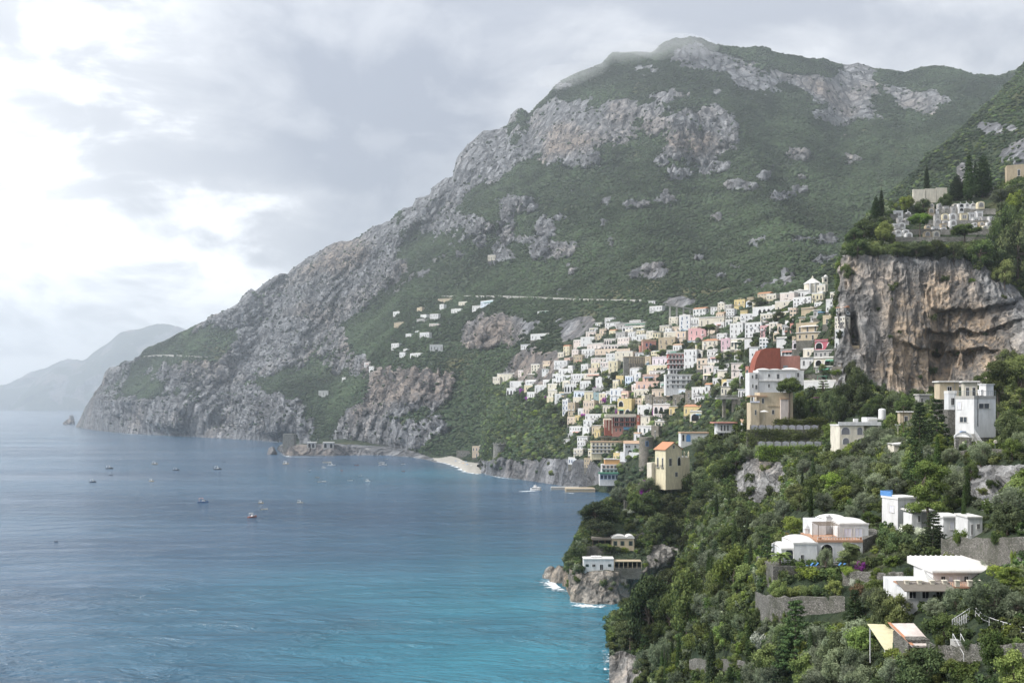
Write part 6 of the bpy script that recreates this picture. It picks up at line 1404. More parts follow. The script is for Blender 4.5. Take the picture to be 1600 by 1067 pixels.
wall_run('broken stone wall climbing beside the railed path', [(1562, 1045), (1590, 1040), (1640, 1030)], [36, 34, 30], .6)
wall_run('low curved stone wall beside the earth yard', [(1378, 1072), (1392, 1058), (1420, 1050), (1444, 1048)], [14, 16, 18, 16], .5)
wall_run('stone wall under the cottage path on the headland', [(905, 868), (930, 866), (955, 865)], [12, 14, 8], .4, keys=HL)
wall_run('zigzag stone path wall above the ochre cottage', [(990, 846), (1010, 838), (1034, 830), (1012, 822), (996, 812)], [9, 9, 8, 7, 7], .4, keys=HL)
wall_run('ruined stone terrace corner among the headland oaks', [(975, 800), (985, 801), (998, 797)], [18, 20, 18], 3.0, keys=HL)
wall_run('grey stone wall under the glass veranda at the cliff', [(1256, 597), (1285, 597), (1316, 595)], [13, 13, 12], .6, keys=None)
# ---- railed path and garden stairs
s = Site('path_railing', 'white tubular railing along the path beside the big olive tree', 'railing', 1560, 990, NS, mark='the white path railing')
pts = [(1519, 958), (1536, 976), (1556, 984), (1580, 992), (1612, 1000)]; P_ = [at(x, y, ray(x, y, NS)) - s.o + Vector((0, 0, .1)) for x, y in pts]
s.rail('railing', M['w_white'], [tuple(q) for q in P_], 1.1, 2.2, .045)
s = Site('garden_stairs', 'steep garden stairs with two white handrails below the citrus tree', 'stairs', 1512, 1034, NS)
for k in range(12): s.block('step', M['concrete'], 1507 - 1.5 * k, 1517 - 1.5 * k, 1034 - 2.8 * (k + 1), 1035 - 2.8 * k, .28 * k, 1.0, .6)
for x in (1506, 1518): s.rail('handrail', M['w_white'], [tuple(s.p(x, 1033, -.1)), tuple(s.p(x - 17, 1000, 3.3))], .8, 3, .04, False)
s = Site('white_gate_wall', 'white lattice wall at the head of the garden stairs', 'fence', 1505, 985, NS)
for k in range(8): s.block('lattice', M['w_white'], 1488 + 3.6 * k, 1489.6 + 3.6 * k, 968 - 1.6 * k, 988 - 2.4 * k, .3 * k, .1)
s.rail('rail', M['w_white'], [tuple(s.p(1488, 988, 0)), tuple(s.p(1515, 970, 2.2))], 1.6, 8, .05)
# ---- ivy-clad terraces with scalloped parapets
for k, (x0, x1, ty, by, nm, n_) in enumerate(((1173, 1279, 665.5, 671, 'upper scalloped grey parapet on the ivy terrace', 9), (1184, 1284, 691, 697, 'lower scalloped grey parapet on the ivy terrace', 8))):
    s = Site('parapet', nm, 'parapet', (x0 + x1) / 2, by, NS, d=(413, 397)[k], group='scalloped parapets of the ivy terraces', mark=('the upper ivy terrace', 'the lower ivy terrace')[k])
    w_ = (x1 - x0) / n_
    for i in range(n_):
        a, b, z0, z1 = s.rect(x0 + w_ * i + .5, x0 + w_ * (i + 1) - .9, ty, by, 0)
        o_ = [(a, z0 - 1.5), (b, z0 - 1.5)] + [(b + (a - b) * j / 8, z1 + .45 * (math.sin(math.pi * j / 8))) for j in range(9)]
        MB().prism(o_, 0, .4).build('panel', M['parapet'], s.e)
    for i in range(n_ + 1): s.block('pier', M['rubble'], x0 + w_ * i - .6, x0 + w_ * i + .3, ty - 2, by, -.1, .6, 1.5)
    clear(x0, x1, ty - 1, by + 1)
def ivy_wall(label, x0, x1, ty, by, d, seed, mat, mark=None):
    r = np.random.default_rng(seed); m_ = d / F; n = int((x1 - x0) * (by - ty) * 9)
    c = at((x0 + x1) / 2, by, d); W_, Hh = (x1 - x0) * m_, (by - ty) * m_
    k = 170; P_ = np.stack([r.uniform(-W_ / 2, W_ / 2, k), r.uniform(-.3, .5, k), r.uniform(-1.2, Hh, k)], -1)
    me = leaf_cloud('ivy', M[mat], [tuple(p) for p in P_], [(1.9, .55, 1.3)] * k, 70, .2, seed, inner=.5)
    e = link(bpy.data.objects.new('ivy_wall', None)); e.location = c; tag(e, label, 'ivy wall', 'ivy-clad terrace walls')
    link(bpy.data.objects.new('ivy', me), e); MB().box(-W_ / 2, W_ / 2, .8, 1.8, -1.5, Hh).build('wall', M['rubble'], e)
    if mark: LANDMARKS.append((mark, (x0 + x1) / 2, (ty + by) / 2))
ivy_wall('tall wall thick with dark ivy under the upper parapet', 1168, 1300, 671, 692, 411.5, 51, 'bright', 'the ivy wall'); ivy_wall('ivy-covered wall under the lower parapet', 1186, 1300, 697, 715, 395.5, 52, 'bright')
ivy_wall('clipped hedge along the upper ivy terrace', 1212, 1292, 655, 666, 417, 53, 'bright')

# ------------------------------------------------------------------ cemetery on the cliff top
s = Site('cemetery_wall', 'tall blank cream wall at the top of the cemetery', 'wall', 1453, 316, NS, d=512, mark='the tall cemetery wall')
s.block('panel', M['w_cream'], 1427, 1445.5, 296, 318, 0, 1.2, 2); s.block('panel', M['w_cream'], 1446, 1463, 295, 318, .2, 1.2, 2); s.block('panel', M['w_cream'], 1463.3, 1480, 293.5, 316, .3, 1.2, 2)
for k, (x0, x1, ty, by) in enumerate(((1392, 1440, 334, 343), (1447, 1556, 326, 334), (1446, 1554, 344, 352), (1396, 1556, 358, 366), (1400, 1540, 370, 377))):
    wall_run(['westmost grey terrace wall of the cemetery', 'topmost grey terrace wall of the cemetery', 'second grey terrace wall of the cemetery', 'third and longest grey terrace wall of the cemetery', 'lowest grey terrace wall of the cemetery'][k], [(x, by) for x in np.linspace(x0, x1, 14)], by - ty, 1.0, 'w_grey stone', NS, 'terrace_wall', 2.0, None, 'terrace walls of the cemetery', -.6)
TOMBS = """1127 238 50 50 white g|1205 238 78 45 white g|1300 235 84 78 pale_yellow a|1055 275 72 100 white d|980 245 72 42 cream a|790 250 54 62 grey a|960 295 62 62 grey s|870 290 60 62 grey s|680 310 76 72 tan a|770 305 64 40 white a|760 390 72 62 grey s|855 386 78 78 pale_yellow a|950 384 84 82 white a|1020 386 52 60 grey s|1090 386 84 78 pale_yellow s|1188 372 84 68 white s|1283 362 78 82 white s|1240 428 82 46 white s|1345 420 78 56 grey s|1430 425 62 74 white s|1410 475 88 50 white a|1310 472 62 50 tan a
860 452 74 42 grey a|760 442 84 62 grey a|955 462 84 72 white a|740 542 88 54 white s|835 545 72 56 white a|635 600 82 74 tan a|745 600 88 78 cream a|835 498 70 40 tan s|640 512 62 44 tan a|395 345 62 48 white g|272 355 112 78 white s|240 500 74 48 white s|315 490 84 62 white a|265 540 84 46 grey s|270 577 84 54 white a|365 575 78 62 white a|405 617 84 74 white a|205 590 52 50 tan a|290 430 62 54 grey s|375 430 52 62 grey a|1350 520 60 50 cream a|685 245 60 50 cream g|1225 480 50 40 white a"""
for row in TOMBS.replace('\n', '|').split('|'):
    q = row.split(); cx, cy, w_, h_ = [float(v) / 7.965 for v in q[:4]]; cx += 1370; cy += 290; col_ = q[4].replace('_', ' ')
    x0, x1, ty, by = cx - w_ / 2, cx + w_ / 2, cy - h_ / 2, cy + h_ / 2
    dd = min(ray(x, by + 1, NS) or 500 for x in (x0, cx, x1)) - 1.6
    s = Site('family_tomb', None, 'tomb', cx, by, NS, d=dd, group='tombs of the terraced cemetery')
    a, b, z0, z1 = s.rect(x0, x1, ty, by, 0); W_, Hh = b - a, z1 - z0; m_ = M['w_' + col_]
    if q[5] == 'a': o_ = [(a, z0 - 1.5), (b, z0 - 1.5), (b, z1 - W_ * .3)] + [(W_ / 2 * math.cos(math.pi * i / 10), z1 - W_ * .3 + W_ * .3 * math.sin(math.pi * i / 10)) for i in range(1, 10)] + [(a, z1 - W_ * .3)]
    elif q[5] == 'g': o_ = [(a, z0 - 1.5), (b, z0 - 1.5), (b, z1 - W_ * .3), (0, z1), (a, z1 - W_ * .3)]
    else: o_ = [(a, z0 - 1.5), (b, z0 - 1.5), (b, z1), (a, z1)]
    MB().prism(o_, 0, 2.2).build('wall', m_, s.e)
    if q[5] == 's': MB().box(a - .15, b + .15, -.15, 2.2, z1, z1 + .18).build('cornice', m_, s.e)
    if q[5] == 's': put('niche', U['tombsq'], s.e, (0, -.004, z0 + Hh * .2), (W_ * .66, 1, Hh * .55))
    elif q[5] == 'd':
        for k in (0, 1): put('niche', U['arch'], s.e, (0, -.004, z0 + Hh * (.08 + .5 * k)), (W_ * .55, 1, Hh * .34))
    else: put('niche', U['tomb'], s.e, (0, -.004, z0 + Hh * .1), (W_ * .58, 1, Hh * .66))
    if q[5] in 'gd': MB().box(-.06, .06, .9, 1.05, z1 - .1, z1 + 1.0).box(-.3, .3, .9, 1.05, z1 + .55, z1 + .67).build('cross', m_, s.e)
    LABELS.append((s.e, {'a': 'round-topped %s tomb', 'g': 'gabled %s tomb', 's': 'square %s tomb', 'd': 'tall %s tomb with two niches'}[q[5]] % col_, cx, cy, 'tomb'))
LANDMARKS += [('the lone tall cypress', 1448, 290), ('the big cypress clump', 1526, 280), ('the ruined chapel', 1538, 309), ('the cemetery pine', 1438, 352)]
clear(1394, 1560, 290, 385)
house(1525, 1552, 296, 326, 'grey stone', 1, 2, 'flat', 'dark', yaw=0, d=514, label='ruined grey stone chapel behind the cemetery tombs', group='old stone buildings on the cliff', keys=NS, chim=False)
house(1575, 1606, 260, 290, 'tan', 2, 1, 'flat', 'dark', yaw=-.3, d=512, label='old tan stone tower house at the hilltop beside a small cypress', group='old stone buildings on the cliff', keys=NS, chim=False); LANDMARKS.append(('the old hilltop tower house', 1590, 275))

# ------------------------------------------------------------------ landmarks of the town
s = Site('church', 'cream church with white pyramid dome and lantern high in the town', 'church', 1273, 461, None, mark='the domed church')
a, b, z0, z1 = s.rect(1262, 1286, 443, 461, 0); W_ = b - a
MB().lathe([(W_ * .56, z0 - 6), (W_ * .56, z1)], 0, W_ * .45, 8).build('drum', M['w_cream'], s.e); MB().lathe([(W_ * .6, z1), (W_ * .6, z1 + .5), (W_ * .12, z1 + 5.2)], 0, W_ * .45, 8).build('dome', M['limewash'], s.e); MB().lathe([(1.0, z1 + 4.6), (1.0, z1 + 6.4), (.5, z1 + 7.2), (.1, z1 + 8.2)], 0, W_ * .45, 8).build('lantern', M['w_cream'], s.e)
for k in (-1, 0, 1): MB().box(k * W_ * .32 - .5, k * W_ * .32 + .5, -W_ * .13, -W_ * .02, z0, z1).build('pilaster', M['w_white'], s.e)
s = Site('bell_tower', 'slim cream bell tower beside the domed church', 'tower', 1290, 448, None, d=s.d); s.block('shaft', M['w_cream'], 1286.5, 1293.5, 434, 450, 0, 4, 6); s.niche(M['dark'], 1288.3, 1291.7, 435.5, 440, 0); s.block('cornice', M['limewash'], 1286, 1294, 432.6, 434, -.3, 4.6); q = s.p(1290, 432.6, 2); MB().lathe([(1.9, 0), (1.5, 1.0), (.3, 1.8)], seg=10).build('cap', M['limewash'], s.e, (q.x, 2, q.z))
# dark red hotel: white and red storeys
s = Site('red_hotel', 'dark red and white banded four-storey hotel in mid town', 'hotel', 1060, 585, ('mountain',), mark='the dark red hotel')
for k in range(4):
    t_, b_ = 553 + 8 * k, 561 + 8 * k
    s.block('storey', M['w_red'] if k < 3 else M['w_white'], 1044 + .6 * k, 1068, t_, b_ - 1.3, 0, 9, 0 if k < 3 else 7); s.block('floor_band', M['w_white'], 1043 + .6 * k, 1068.3, b_ - 1.3, b_, -1.0, 9)
    for c in range(4): s.win('dark' if k != 2 else 'arch', 1046 + .6 * k + 5.4 * c, 1049.4 + .6 * k + 5.4 * c, t_ + 1.2, b_ - 1.4, 0)
    for c in range(5): s.block('partition', M['w_white'], 1044.4 + .6 * k + 5.5 * c, 1045 + .6 * k + 5.5 * c, t_ + 3, b_ - 1.4, -.9, .85)
s.block('tower', M['w_red'], 1068.4, 1078, 552, 584, .6, 8, 6); s.block('roof', M['limewash'], 1043, 1078.4, 551.4, 552.9, -.3, 9.5)
for k in range(3): s.win('win', 1071.5, 1074.5, 556 + 9 * k, 561 + 9 * k, .6)
s.block('base', M['w_red'], 1047, 1066, 585, 589, -.2, 7, 4)
s = Site('white_hotel', 'long white three-storey hotel below the dark red hotel', 'hotel', 1069, 608, ('mountain',), mark='the long white hotel')
s.block('wall', M['w_white'], 1040, 1097, 586, 608, 0, 10, 6); s.block('roof', M['limewash'], 1039.6, 1097.5, 584.6, 586, -.3, 10.5); s.block('roof_plants', M['oak'], 1068, 1090, 582.5, 584.5, 2, 3)
for r_ in range(3):
    for c in range(7):
        x = 1042 + 8 * c; s.win('dark', x, x + 2.6, 587.6 + 7 * r_, 592 + 7 * r_, 0)
        if r_ < 2 and c % 2: s.win('dark', x + 3, x + 5, 587.6 + 7 * r_, 592 + 7 * r_, 0)
    if r_ < 2: s.block('balcony', M['w_white'], 1046, 1096, 592 + 7 * r_, 594 + 7 * r_, -1.2, 1.2)
s = Site('stone_convent', 'grey stone convent with tall buttresses in mid town', 'convent', 996, 580, ('mountain',), mark='the buttressed stone convent')
s.block('wall', M['w_grey stone'], 975, 1008, 558, 580, 0, 10, 5); s.block('roof', M['w_tan'], 974.5, 1008.5, 556.8, 558, -.2, 10.4)
for k in range(9): s.block('buttress', M['w_tan'], 983 + 2.8 * k, 984 + 2.8 * k, 559, 568, -.5, .5)
for k in range(6): s.block('pier', M['w_stone'], 983 + 4.2 * k, 985 + 4.2 * k, 568.5, 580, -1.4, 1.4, 3)
s = Site('red_villa', 'square dark coral villa with cream cornice above the town', 'villa', 1015, 549, ('mountain',), mark='the coral villa')
s.block('wall', M['w_coral'], 1004, 1025, 533, 549, 0, 9, 5); s.block('cornice', M['tile_pale'], 1003.4, 1025.6, 530.6, 533, -.4, 9.6); s.block('corner_strip', M['w_cream'], 1003.8, 1004.7, 533, 549, -.08, .2); s.win('blue', 1009, 1012, 536.5, 541, 0); s.win('blue', 1015, 1018, 536.5, 541, 0); s.block('side_wing', M['w_coral'], 999.5, 1003.6, 540, 548, .4, 6, 4); s.niche(M['dark'], 1010.5, 1013.5, 543.5, 549, 0)
s = Site('red_restaurant', 'red terraced hotel with dark awnings and blue canopy near the shore', 'hotel', 972, 678, ('mountain',), mark='the red terraced hotel')
s.block('roof_slab', M['w_cream'], 946, 994, 647, 651.5, -1.0, 10); s.block('upper_storey', M['w_red'], 957, 993, 651.6, 659, 1.0, 8, 0); s.block('middle_storey', M['w_red'], 957, 993, 659.5, 666, .6, 8.5); s.block('lower_storey', M['w_coral'], 957, 993, 666.4, 678, 0, 9, 6)
for k in range(4):
    s.win('dark', 960 + 8.4 * k, 966.5 + 8.4 * k, 652.4, 658.6, 1.0, 'bay'); s.win('dark', 960 + 8.4 * k, 966.5 + 8.4 * k, 660, 665.6, .6, 'bay')
s.block('awning', M['blue_canvas'], 974.5, 992, 667, 671.5, -1.6, 1.6); s.block('terrace', M['w_brick red'], 957, 993, 658.6, 659.4, -1.2, 2.2); s.block('terrace', M['w_brick red'], 957, 993, 665.8, 666.3, -1.4, 2)
for x in (961.5, 968): s.win('win', x, x + 2.6, 669, 674, 0)
for x in (946.5, 951, 956): s.block('column', M['w_cream'], x, x + 1, 651.6, 674 - (956 - x), -.6, .8, 2)
s.block('left_wing', M['w_brick red'], 945, 956.8, 656, 672, 1.5, 7, 5)
s = Site('balcony_hotel', 'cream three-storey hotel with rows of square balconies near the shore', 'hotel', 950, 708, ('mountain',), mark='the cream balcony hotel')
s.block('wall', M['w_pale yellow'], 924, 976, 691, 708, 0, 10, 6); s.block('roof', M['tile_pale'], 923.5, 976.5, 689.4, 691, -.3, 10.5)
for r_ in range(3):
    for c in range(8):
        if c == 6: continue
        x = 926 + 6 * c; s.win('dark', x, x + 3.3, 692 + 5.6 * r_, 695.6 + 5.6 * r_, 0, 'loggia')
    s.block('balcony', M['w_white'], 924, 962, 695.6 + 5.6 * r_, 697 + 5.6 * r_, -1.1, 1.1)
s = Site('terrace_pergola', 'dark pergola restaurant terrace above the cream balcony hotel', 'pergola', 957, 690, ('mountain',)); s.block('roof', M['reed'], 938, 976, 681.8, 683.4, -.5, 7)
for k in range(7): s.block('post', M['wood'], 938.5 + 6 * k, 939.2 + 6 * k, 683.4, 690, -.3, .3, 2)
s.block('back_wall', M['w_tan'], 939, 975, 684, 690, 5, .5, 3)
s = Site('tiled_villa', 'white villa with red tiled roof and two big arched windows', 'villa', 988, 710, ('mountain',), mark='the tiled white villa')
s.block('wall', M['w_white'], 976, 1001, 693, 710, 0, 9, 5); a, b, z0, z1 = s.rect(975.5, 1001.5, 688.5, 693, 0); MB().poly([(a, -.4, z0), (b, -.4, z0), (b, 6, z1), (a, 6, z1), (b, 11, z0), (a, 11, z0)], [[0, 1, 2, 3], [3, 2, 4, 5], [1, 4, 2], [0, 3, 5]]).build('roof', M['tile_pale'], s.e)
for x in (977.5, 981.5, 991): s.win('dark', x, x + 3.2, 695.5, 699.5, 0)
for x in (981, 989): s.niche(M['glass'], x, x + 6.4, 703, 708.5, 0, name='arched_window')
s = Site('seafront_hotel', 'seafront hotel with orange band, white balconies and green awning', 'hotel', 964, 748, ('mountain',), mark='the seafront hotel')
s.block('orange_band', M['orange'], 945, 993, 718, 725, 2.0, 8); s.block('roof', M['limewash'], 944.5, 993.5, 716.6, 718, 1.6, 8.8); s.block('upper_storey', M['w_white'], 940, 990, 725.3, 732, 1.0, 9); s.block('lower_storey', M['w_white'], 940, 985, 732.3, 740, .5, 9, 0); s.block('ground_storey', M['w_white'], 937, 975, 740.3, 750, 0, 9, 5)
for r_ in range(2):
    for c in range(8): s.win('win', 942 + 6 * c, 946 + 6 * c, 727 + 7 * r_, 731.4 + 7 * r_, 1.0 - .5 * r_)
    s.block('balcony', M['w_white'], 940, 989, 731.4 + 7 * r_, 732.6 + 7 * r_, -.8, 1.6)
    for c in range(9): s.block('partition', M['w_white'] if r_ else M['w_peach'], 940.5 + 6 * c, 941.2 + 6 * c, 726 + 7 * r_, 731.4 + 7 * r_, -.4, 1.2)
s.block('green_awning', M['green_canvas'], 935, 969, 737.6, 740.2, -2.2, 2.6)
for c in range(6): s.win('blue', 938 + 6 * c, 942.5 + 6 * c, 742, 748, 0)
s = Site('round_bastion', 'round stone bastion tower with blue window above the seafront', 'tower', 1011, 722, ('mountain',), d=None); r_ = 11 * s.mpp; hh = 39 * s.mpp
MB().lathe([(r_ * 1.08, -8), (r_, hh * .55), (r_ * 1.03, hh * .56), (r_ * 1.03, hh * .6), (r_ * .98, hh * .61), (r_ * .98, hh)], 0, r_, 24).build('wall', M['w_stone'], s.e); put('window', U['blue'], s.e, (0, -.02, hh * .66), (2.6, 1, 4)); LANDMARKS.append(('the round bastion', 1011, 702))
# viaduct of the upper road
s = Site('viaduct', 'grey road viaduct on tall piers at the foot of the woods', 'viaduct', 1078, 495, ('mountain',), mark='the road viaduct')
n_ = 7
for k in range(n_):
    x, y = 1046 + 10.5 * k, 478.5 + 10.5 * k * .155; s.block('pier', M['concrete'], x, x + 2.2, y, 497 - abs(k - 3) * .5, k * 1.5, 3, 8)
q0, q1 = s.p(1040, 477, -.5), s.p(1116, 489.5, 10); MB().poly([(q0.x, -1, q0.z), (q1.x, 9, q1.z), (q1.x, 15, q1.z), (q0.x, 5, q0.z), (q0.x, -1, q0.z + 1.4), (q1.x, 9, q1.z + 1.4), (q1.x, 15, q1.z + 1.4), (q0.x, 5, q0.z + 1.4)], [[0, 1, 5, 4], [4, 5, 6, 7], [3, 2, 1, 0], [1, 2, 6, 5], [0, 4, 7, 3], [2, 3, 7, 6]]).build('deck', M['concrete'], s.e)
# balustraded belvedere
s = Site('belvedere', 'grey balustraded belvedere terrace on a stone pier', 'terrace', 1148, 634, None, d=ray(1148, 640), mark='the belvedere terrace'); s.block('deck', M['concrete'], 1120, 1176, 621, 623.5, 0, 7)
a, b, z0, z1 = s.rect(1120, 1176, 616.8, 621, 0); s.rail('balustrade', M['concrete'], [(a, .2, z0), (b, .2, z0)], z1 - z0, .5, .12, False); s.block('pier', M['w_stone'], 1145, 1157, 623.6, 648, .5, 5, 6); s.block('pier', M['w_stone'], 1130, 1134, 623.6, 640, 2, 4, 6)
# long road wall along the mountain foot and the lone bits of wall
def road_wall(label, pts, h=1.6, keys=('mountain',)):
    P_ = [at(x, y, (ray(x, y, keys) or 1800) - 3) for x, y in pts]; o0 = P_[0]; V, Q = [], []
    for p in P_:
        q = p - o0; V += [(q.x, q.y - 2, q.z - 4), (q.x, q.y - 2, q.z + h), (q.x, q.y + 5, q.z + h), (q.x, q.y + 5, q.z - 4)]
    for i in range(len(P_) - 1):
        a, b = 4 * i, 4 * i + 4; Q += [[a, b, b + 1, a + 1], [a + 1, b + 1, b + 2, a + 2]]
    mb = MB(); mb.v, mb.f = V, Q; o = mb.build('road_wall', M['concrete']); o.location = o0; tag(o, label, 'road wall', 'retaining walls of the mountain road')
road_wall('pale retaining wall of the road across the mountain above the town', [(x, 466 - 2.5 * math.sin((x - 640) / 70) + (x - 800) * .008) for x in range(690, 1010, 12)])
road_wall('pale road wall crossing the bare headland cliffs', [(x, 556 - (x - 300) * .02 + 2 * math.sin(x / 23)) for x in range(225, 330, 10)])
# watchtowers
s = Site('watchtower', 'round stone watchtower on the cliff beside the beach', 'tower', 780, 714, ('mountain',), mark='the round watchtower'); r_ = 9.5 * s.mpp; hh = 22 * s.mpp
MB().lathe([(r_ * 1.1, -8), (r_ * .98, hh * .82), (r_ * 1.06, hh * .84), (r_ * 1.06, hh * .92)], 0, r_, 22).build('wall', M['w_grey stone'], s.e)
for k in range(9): th = k * .6981; o = MB().box(-.9, .9, -.5, .5, hh * .92, hh + .4).build('merlon', M['w_grey stone'], s.e, (math.cos(th) * r_, r_ + math.sin(th) * r_, 0)); o.rotation_euler = (0, 0, th + math.pi / 2)
put('window', U['dark'], s.e, (0, .05, hh * .45), (1.6, 1, 2.2))
s = Site('square_tower', 'square grey stone watchtower on the western rock platform', 'tower', 451, 698, ('rock_platform', 'mountain'), mark='the square watchtower'); s.block('wall', M['w_grey stone'], 442, 459, 679, 698, 0, 17, 8); s.block('parapet', M['w_grey stone'], 441.6, 459.4, 677.8, 679, -.3, 17.6)
for x, y in ((447, 684), (453, 684), (450, 690)): s.win('dark', x, x + 1.6, y, y + 2.4, 0)
for (x0, x1, nm) in ((480, 493, 'white arched boathouse beside the square watchtower'), (505, 521, 'grey arched boathouse on the western rock platform')):
    s = Site('boathouse', nm, 'boathouse', (x0 + x1) / 2, 700, ('rock_platform', 'mountain')); s.block('wall', M['w_grey'], x0, x1, 692, 700, 0, 8, 5); s.block('roof', M['limewash'], x0 - .8, x1 + .8, 690.4, 692, -1, 9); s.niche(M['dark'], x0 + 1.5, x0 + 5.5, 693, 699.6, 0); s.niche(M['dark'], x1 - 5.5, x1 - 1.5, 693, 699.6, 0)
house(737, 757, 698, 715, 'peach', 2, 4, 'flat', 'blue', yaw=-.3, label='peach and white bathing house behind the beach', group='houses at the beach', keys=('mountain',)); house(713, 738, 705, 714, 'grey stone', 1, 5, 'flat', 'dark', yaw=-.2, label='long low grey stone house behind the beach', group='houses at the beach', keys=('mountain',), chim=False)
LANDMARKS += [('the peach bathing house', 747, 706), ('the western terraces', 640, 520), ('the lone house', 768, 403), ('the pink hotel', 955, 540), ('the yellow box house', 903, 655), ('the coral tower house', 1168, 600), ('the crimson arched house', 1290, 539), ('the white terrace house', 1195, 485), ('the colonnade house', 800, 602), ('the blue-white tower', 883, 637)]

# ------------------------------------------------------------------ beach, pier, rocks, foam
m, t, out = new_mat('beach_shingle'); pos = t.n('ShaderNodeNewGeometry').outputs['Position']; b = t.n('ShaderNodeBsdfPrincipled', i_Roughness=.95)
t.set(b.inputs['Base Color'], t.mix(t.noise(pos, .12, 5, .6), rgb(.22, .205, .18), rgb(.40, .375, .335))); t.t.links.new(b.outputs[0], out.inputs[0]); M['shingle'] = m
cols = np.linspace(676, 752, 60); wlpy = np.interp(cols, [672, 690, 705, 715, 724, 732, 742, 752], [717.5, 721.5, 725, 729, 734, 737.5, 738.5, 739]); wlpy += .35 * np.sin(cols / 3.1)
Dw = 124448.0 / (wlpy - HZ); rows = []
for k, (dd, z) in enumerate(((-14, -1.2), (-9, .15), (6, 1.6), (40, 3.4), (110, 5.4))): rows.append(np.stack([(cols - CX) / F * (Dw + dd), Dw + dd, np.full_like(cols, z) + (.25 * np.sin(cols * 1.7) if k > 1 else 0)], -1))
V = np.concatenate(rows); idx = np.arange(len(V)).reshape(5, 60); Q = np.stack([idx[:-1, :-1], idx[:-1, 1:], idx[1:, 1:], idx[1:, :-1]], -1).reshape(-1, 4)
tag(link(bpy.data.objects.new('beach', mesh_np('beach', V, Q, M['shingle'], True))), kind='structure')
m, t, out = new_mat('sea_foam'); pos = t.n('ShaderNodeNewGeometry').outputs['Position']; fa = t.n('ShaderNodeAttribute', attribute_name='tone').outputs['Fac']
df = t.n('ShaderNodeBsdfDiffuse'); df.inputs[0].default_value = rgb(.78, .81, .83); tr = t.n('ShaderNodeBsdfTransparent'); mx_ = t.n('ShaderNodeMixShader')
t.set(mx_.inputs[0], t.ramp(t.math('ADD', t.noise(pos, .35, 5, .7), t.math('MULTIPLY', fa, .6)), .72, .95)); t.t.links.new(tr.outputs[0], mx_.inputs[1]); t.t.links.new(df.outputs[0], mx_.inputs[2]); t.t.links.new(mx_.outputs[0], out.inputs[0]); M['foam'] = m
def foam(label, line, width, power=1.0):
    """a band of broken foam lying on the water along world points line"""
    L = [Vector(p) for p in line]; V, Q, T = [], [], []
    for i, p in enumerate(L):
        tg = (L[min(i + 1, len(L) - 1)] - L[max(i - 1, 0)]).normalized(); nr = Vector((tg.y, -tg.x, 0))
        if nr.y > 0: nr = -nr
        for k, f in enumerate((-.5, -.1, .3, 1.0)): q = p + nr * width * f; V.append((q.x, q.y, .12)); T.append([.7, .75, .5, .0][k] * power * (0.6 + .4 * math.sin(i * 1.3)))
    for i in range(len(L) - 1):
        for k in range(3): a = 4 * i + k; Q.append([a, a + 4, a + 5, a + 1])
    me = mesh_np('foam', np.array(V), np.array(Q), M['foam']); attr(me, 'tone', T); o = link(bpy.data.objects.new('surf_foam', me)); tag(o, label, 'foam', None, 'stuff')
foam('white surf breaking along the beach', [((x - CX) / F * (d_ - 11), d_ - 11, 0) for x, d_ in zip(cols, Dw)], 11, 1.35)
def wline(pts): return [at(x, y, 124448.0 / (y - HZ)) * 1.0 for x, y in pts]
foam('foam washing round the headland foot', wline([(852, 905), (858, 914), (868, 921), (880, 927), (888, 936), (896, 944), (912, 947), (935, 948), (960, 947)]), 7, 1.0)
foam('foam at the near cliff foot', wline([(952, 1010), (955, 1030), (958, 1060), (960, 1090)]), 5, .6)
foam('foam along the western cliffs', wline([(150, 674), (200, 678), (250, 681.5), (300, 684), (350, 687), (400, 689), (434, 691)]), 9, .8)
foam('foam round the rock platform of the square watchtower', wline([(436, 709), (450, 713.5), (500, 714), (560, 713), (620, 713), (660, 717)]), 9, .8)
foam('foam along the cliffs below the round watchtower', wline([(756, 741), (780, 746), (800, 748.5), (830, 752.5), (860, 757.5), (880, 760)]), 6, .8)
def boulder(name, label, px, py, w_px, h_px, seed, d=None, sy=1.0, group=None, tilt=0.0, mat='hill'):
    d = d or 124448.0 / (py - HZ); V, Fc = icosphere(4); n = fbm(V[:, 0] * 1.3 + seed, V[:, 1] * 1.3, V[:, 2] * 1.3, 4, .6, seed, True); n2 = fbm(V[:, 0] * 5 + seed, V[:, 1] * 5, V[:, 2] * 2, 3, .6, seed + 1)
    V = V * (1 + .28 * n + .1 * n2)[:, None] * np.array([w_px / 2 * d / F, w_px / 2 * d / F * sy, h_px * d / F])
    me = mesh_np(name, V, Fc, M[mat], True); attr(me, 'rock', np.ones(len(V))); attr(me, 'warm', np.zeros(len(V))); o = link(bpy.data.objects.new(name, me)); o.location = at(px, py, d); o.location.z = -h_px * d / F * .12; o.rotation_euler = (0, tilt, 0); tag(o, label, 'rock', group); return o
boulder('sea_rock', 'large tilted slab rock in the sea beside the headland', 874, 907, 30, 26, 3, sy=1.4, tilt=.35); boulder('sea_rock', 'low dark boulder at the seaward tip of the headland', 861, 902, 24, 17, 5, sy=1.2); boulder('sea_rock', 'upright boulder against the headland cliff', 889, 915, 18, 24, 8, sy=1.2)
boulder('sea_stack', 'knobbly twin-topped sea stack off the far headland tip', 108, 663, 16, 8, 11, mat='mountain'); boulder('sea_stack', 'upright pinnacle rock off the far headland tip', 111.5, 662, 8, 15, 13, mat='mountain'); boulder('sea_stack', 'pointed rock islet seaward of the square watchtower', 425, 710, 15, 13, 17, mat='mountain')
s = Site('pier', 'low concrete pier with a step at the foot of the town', 'pier', 895, 767, None, d=124448.0 / (768.5 - HZ), mark='the pier')
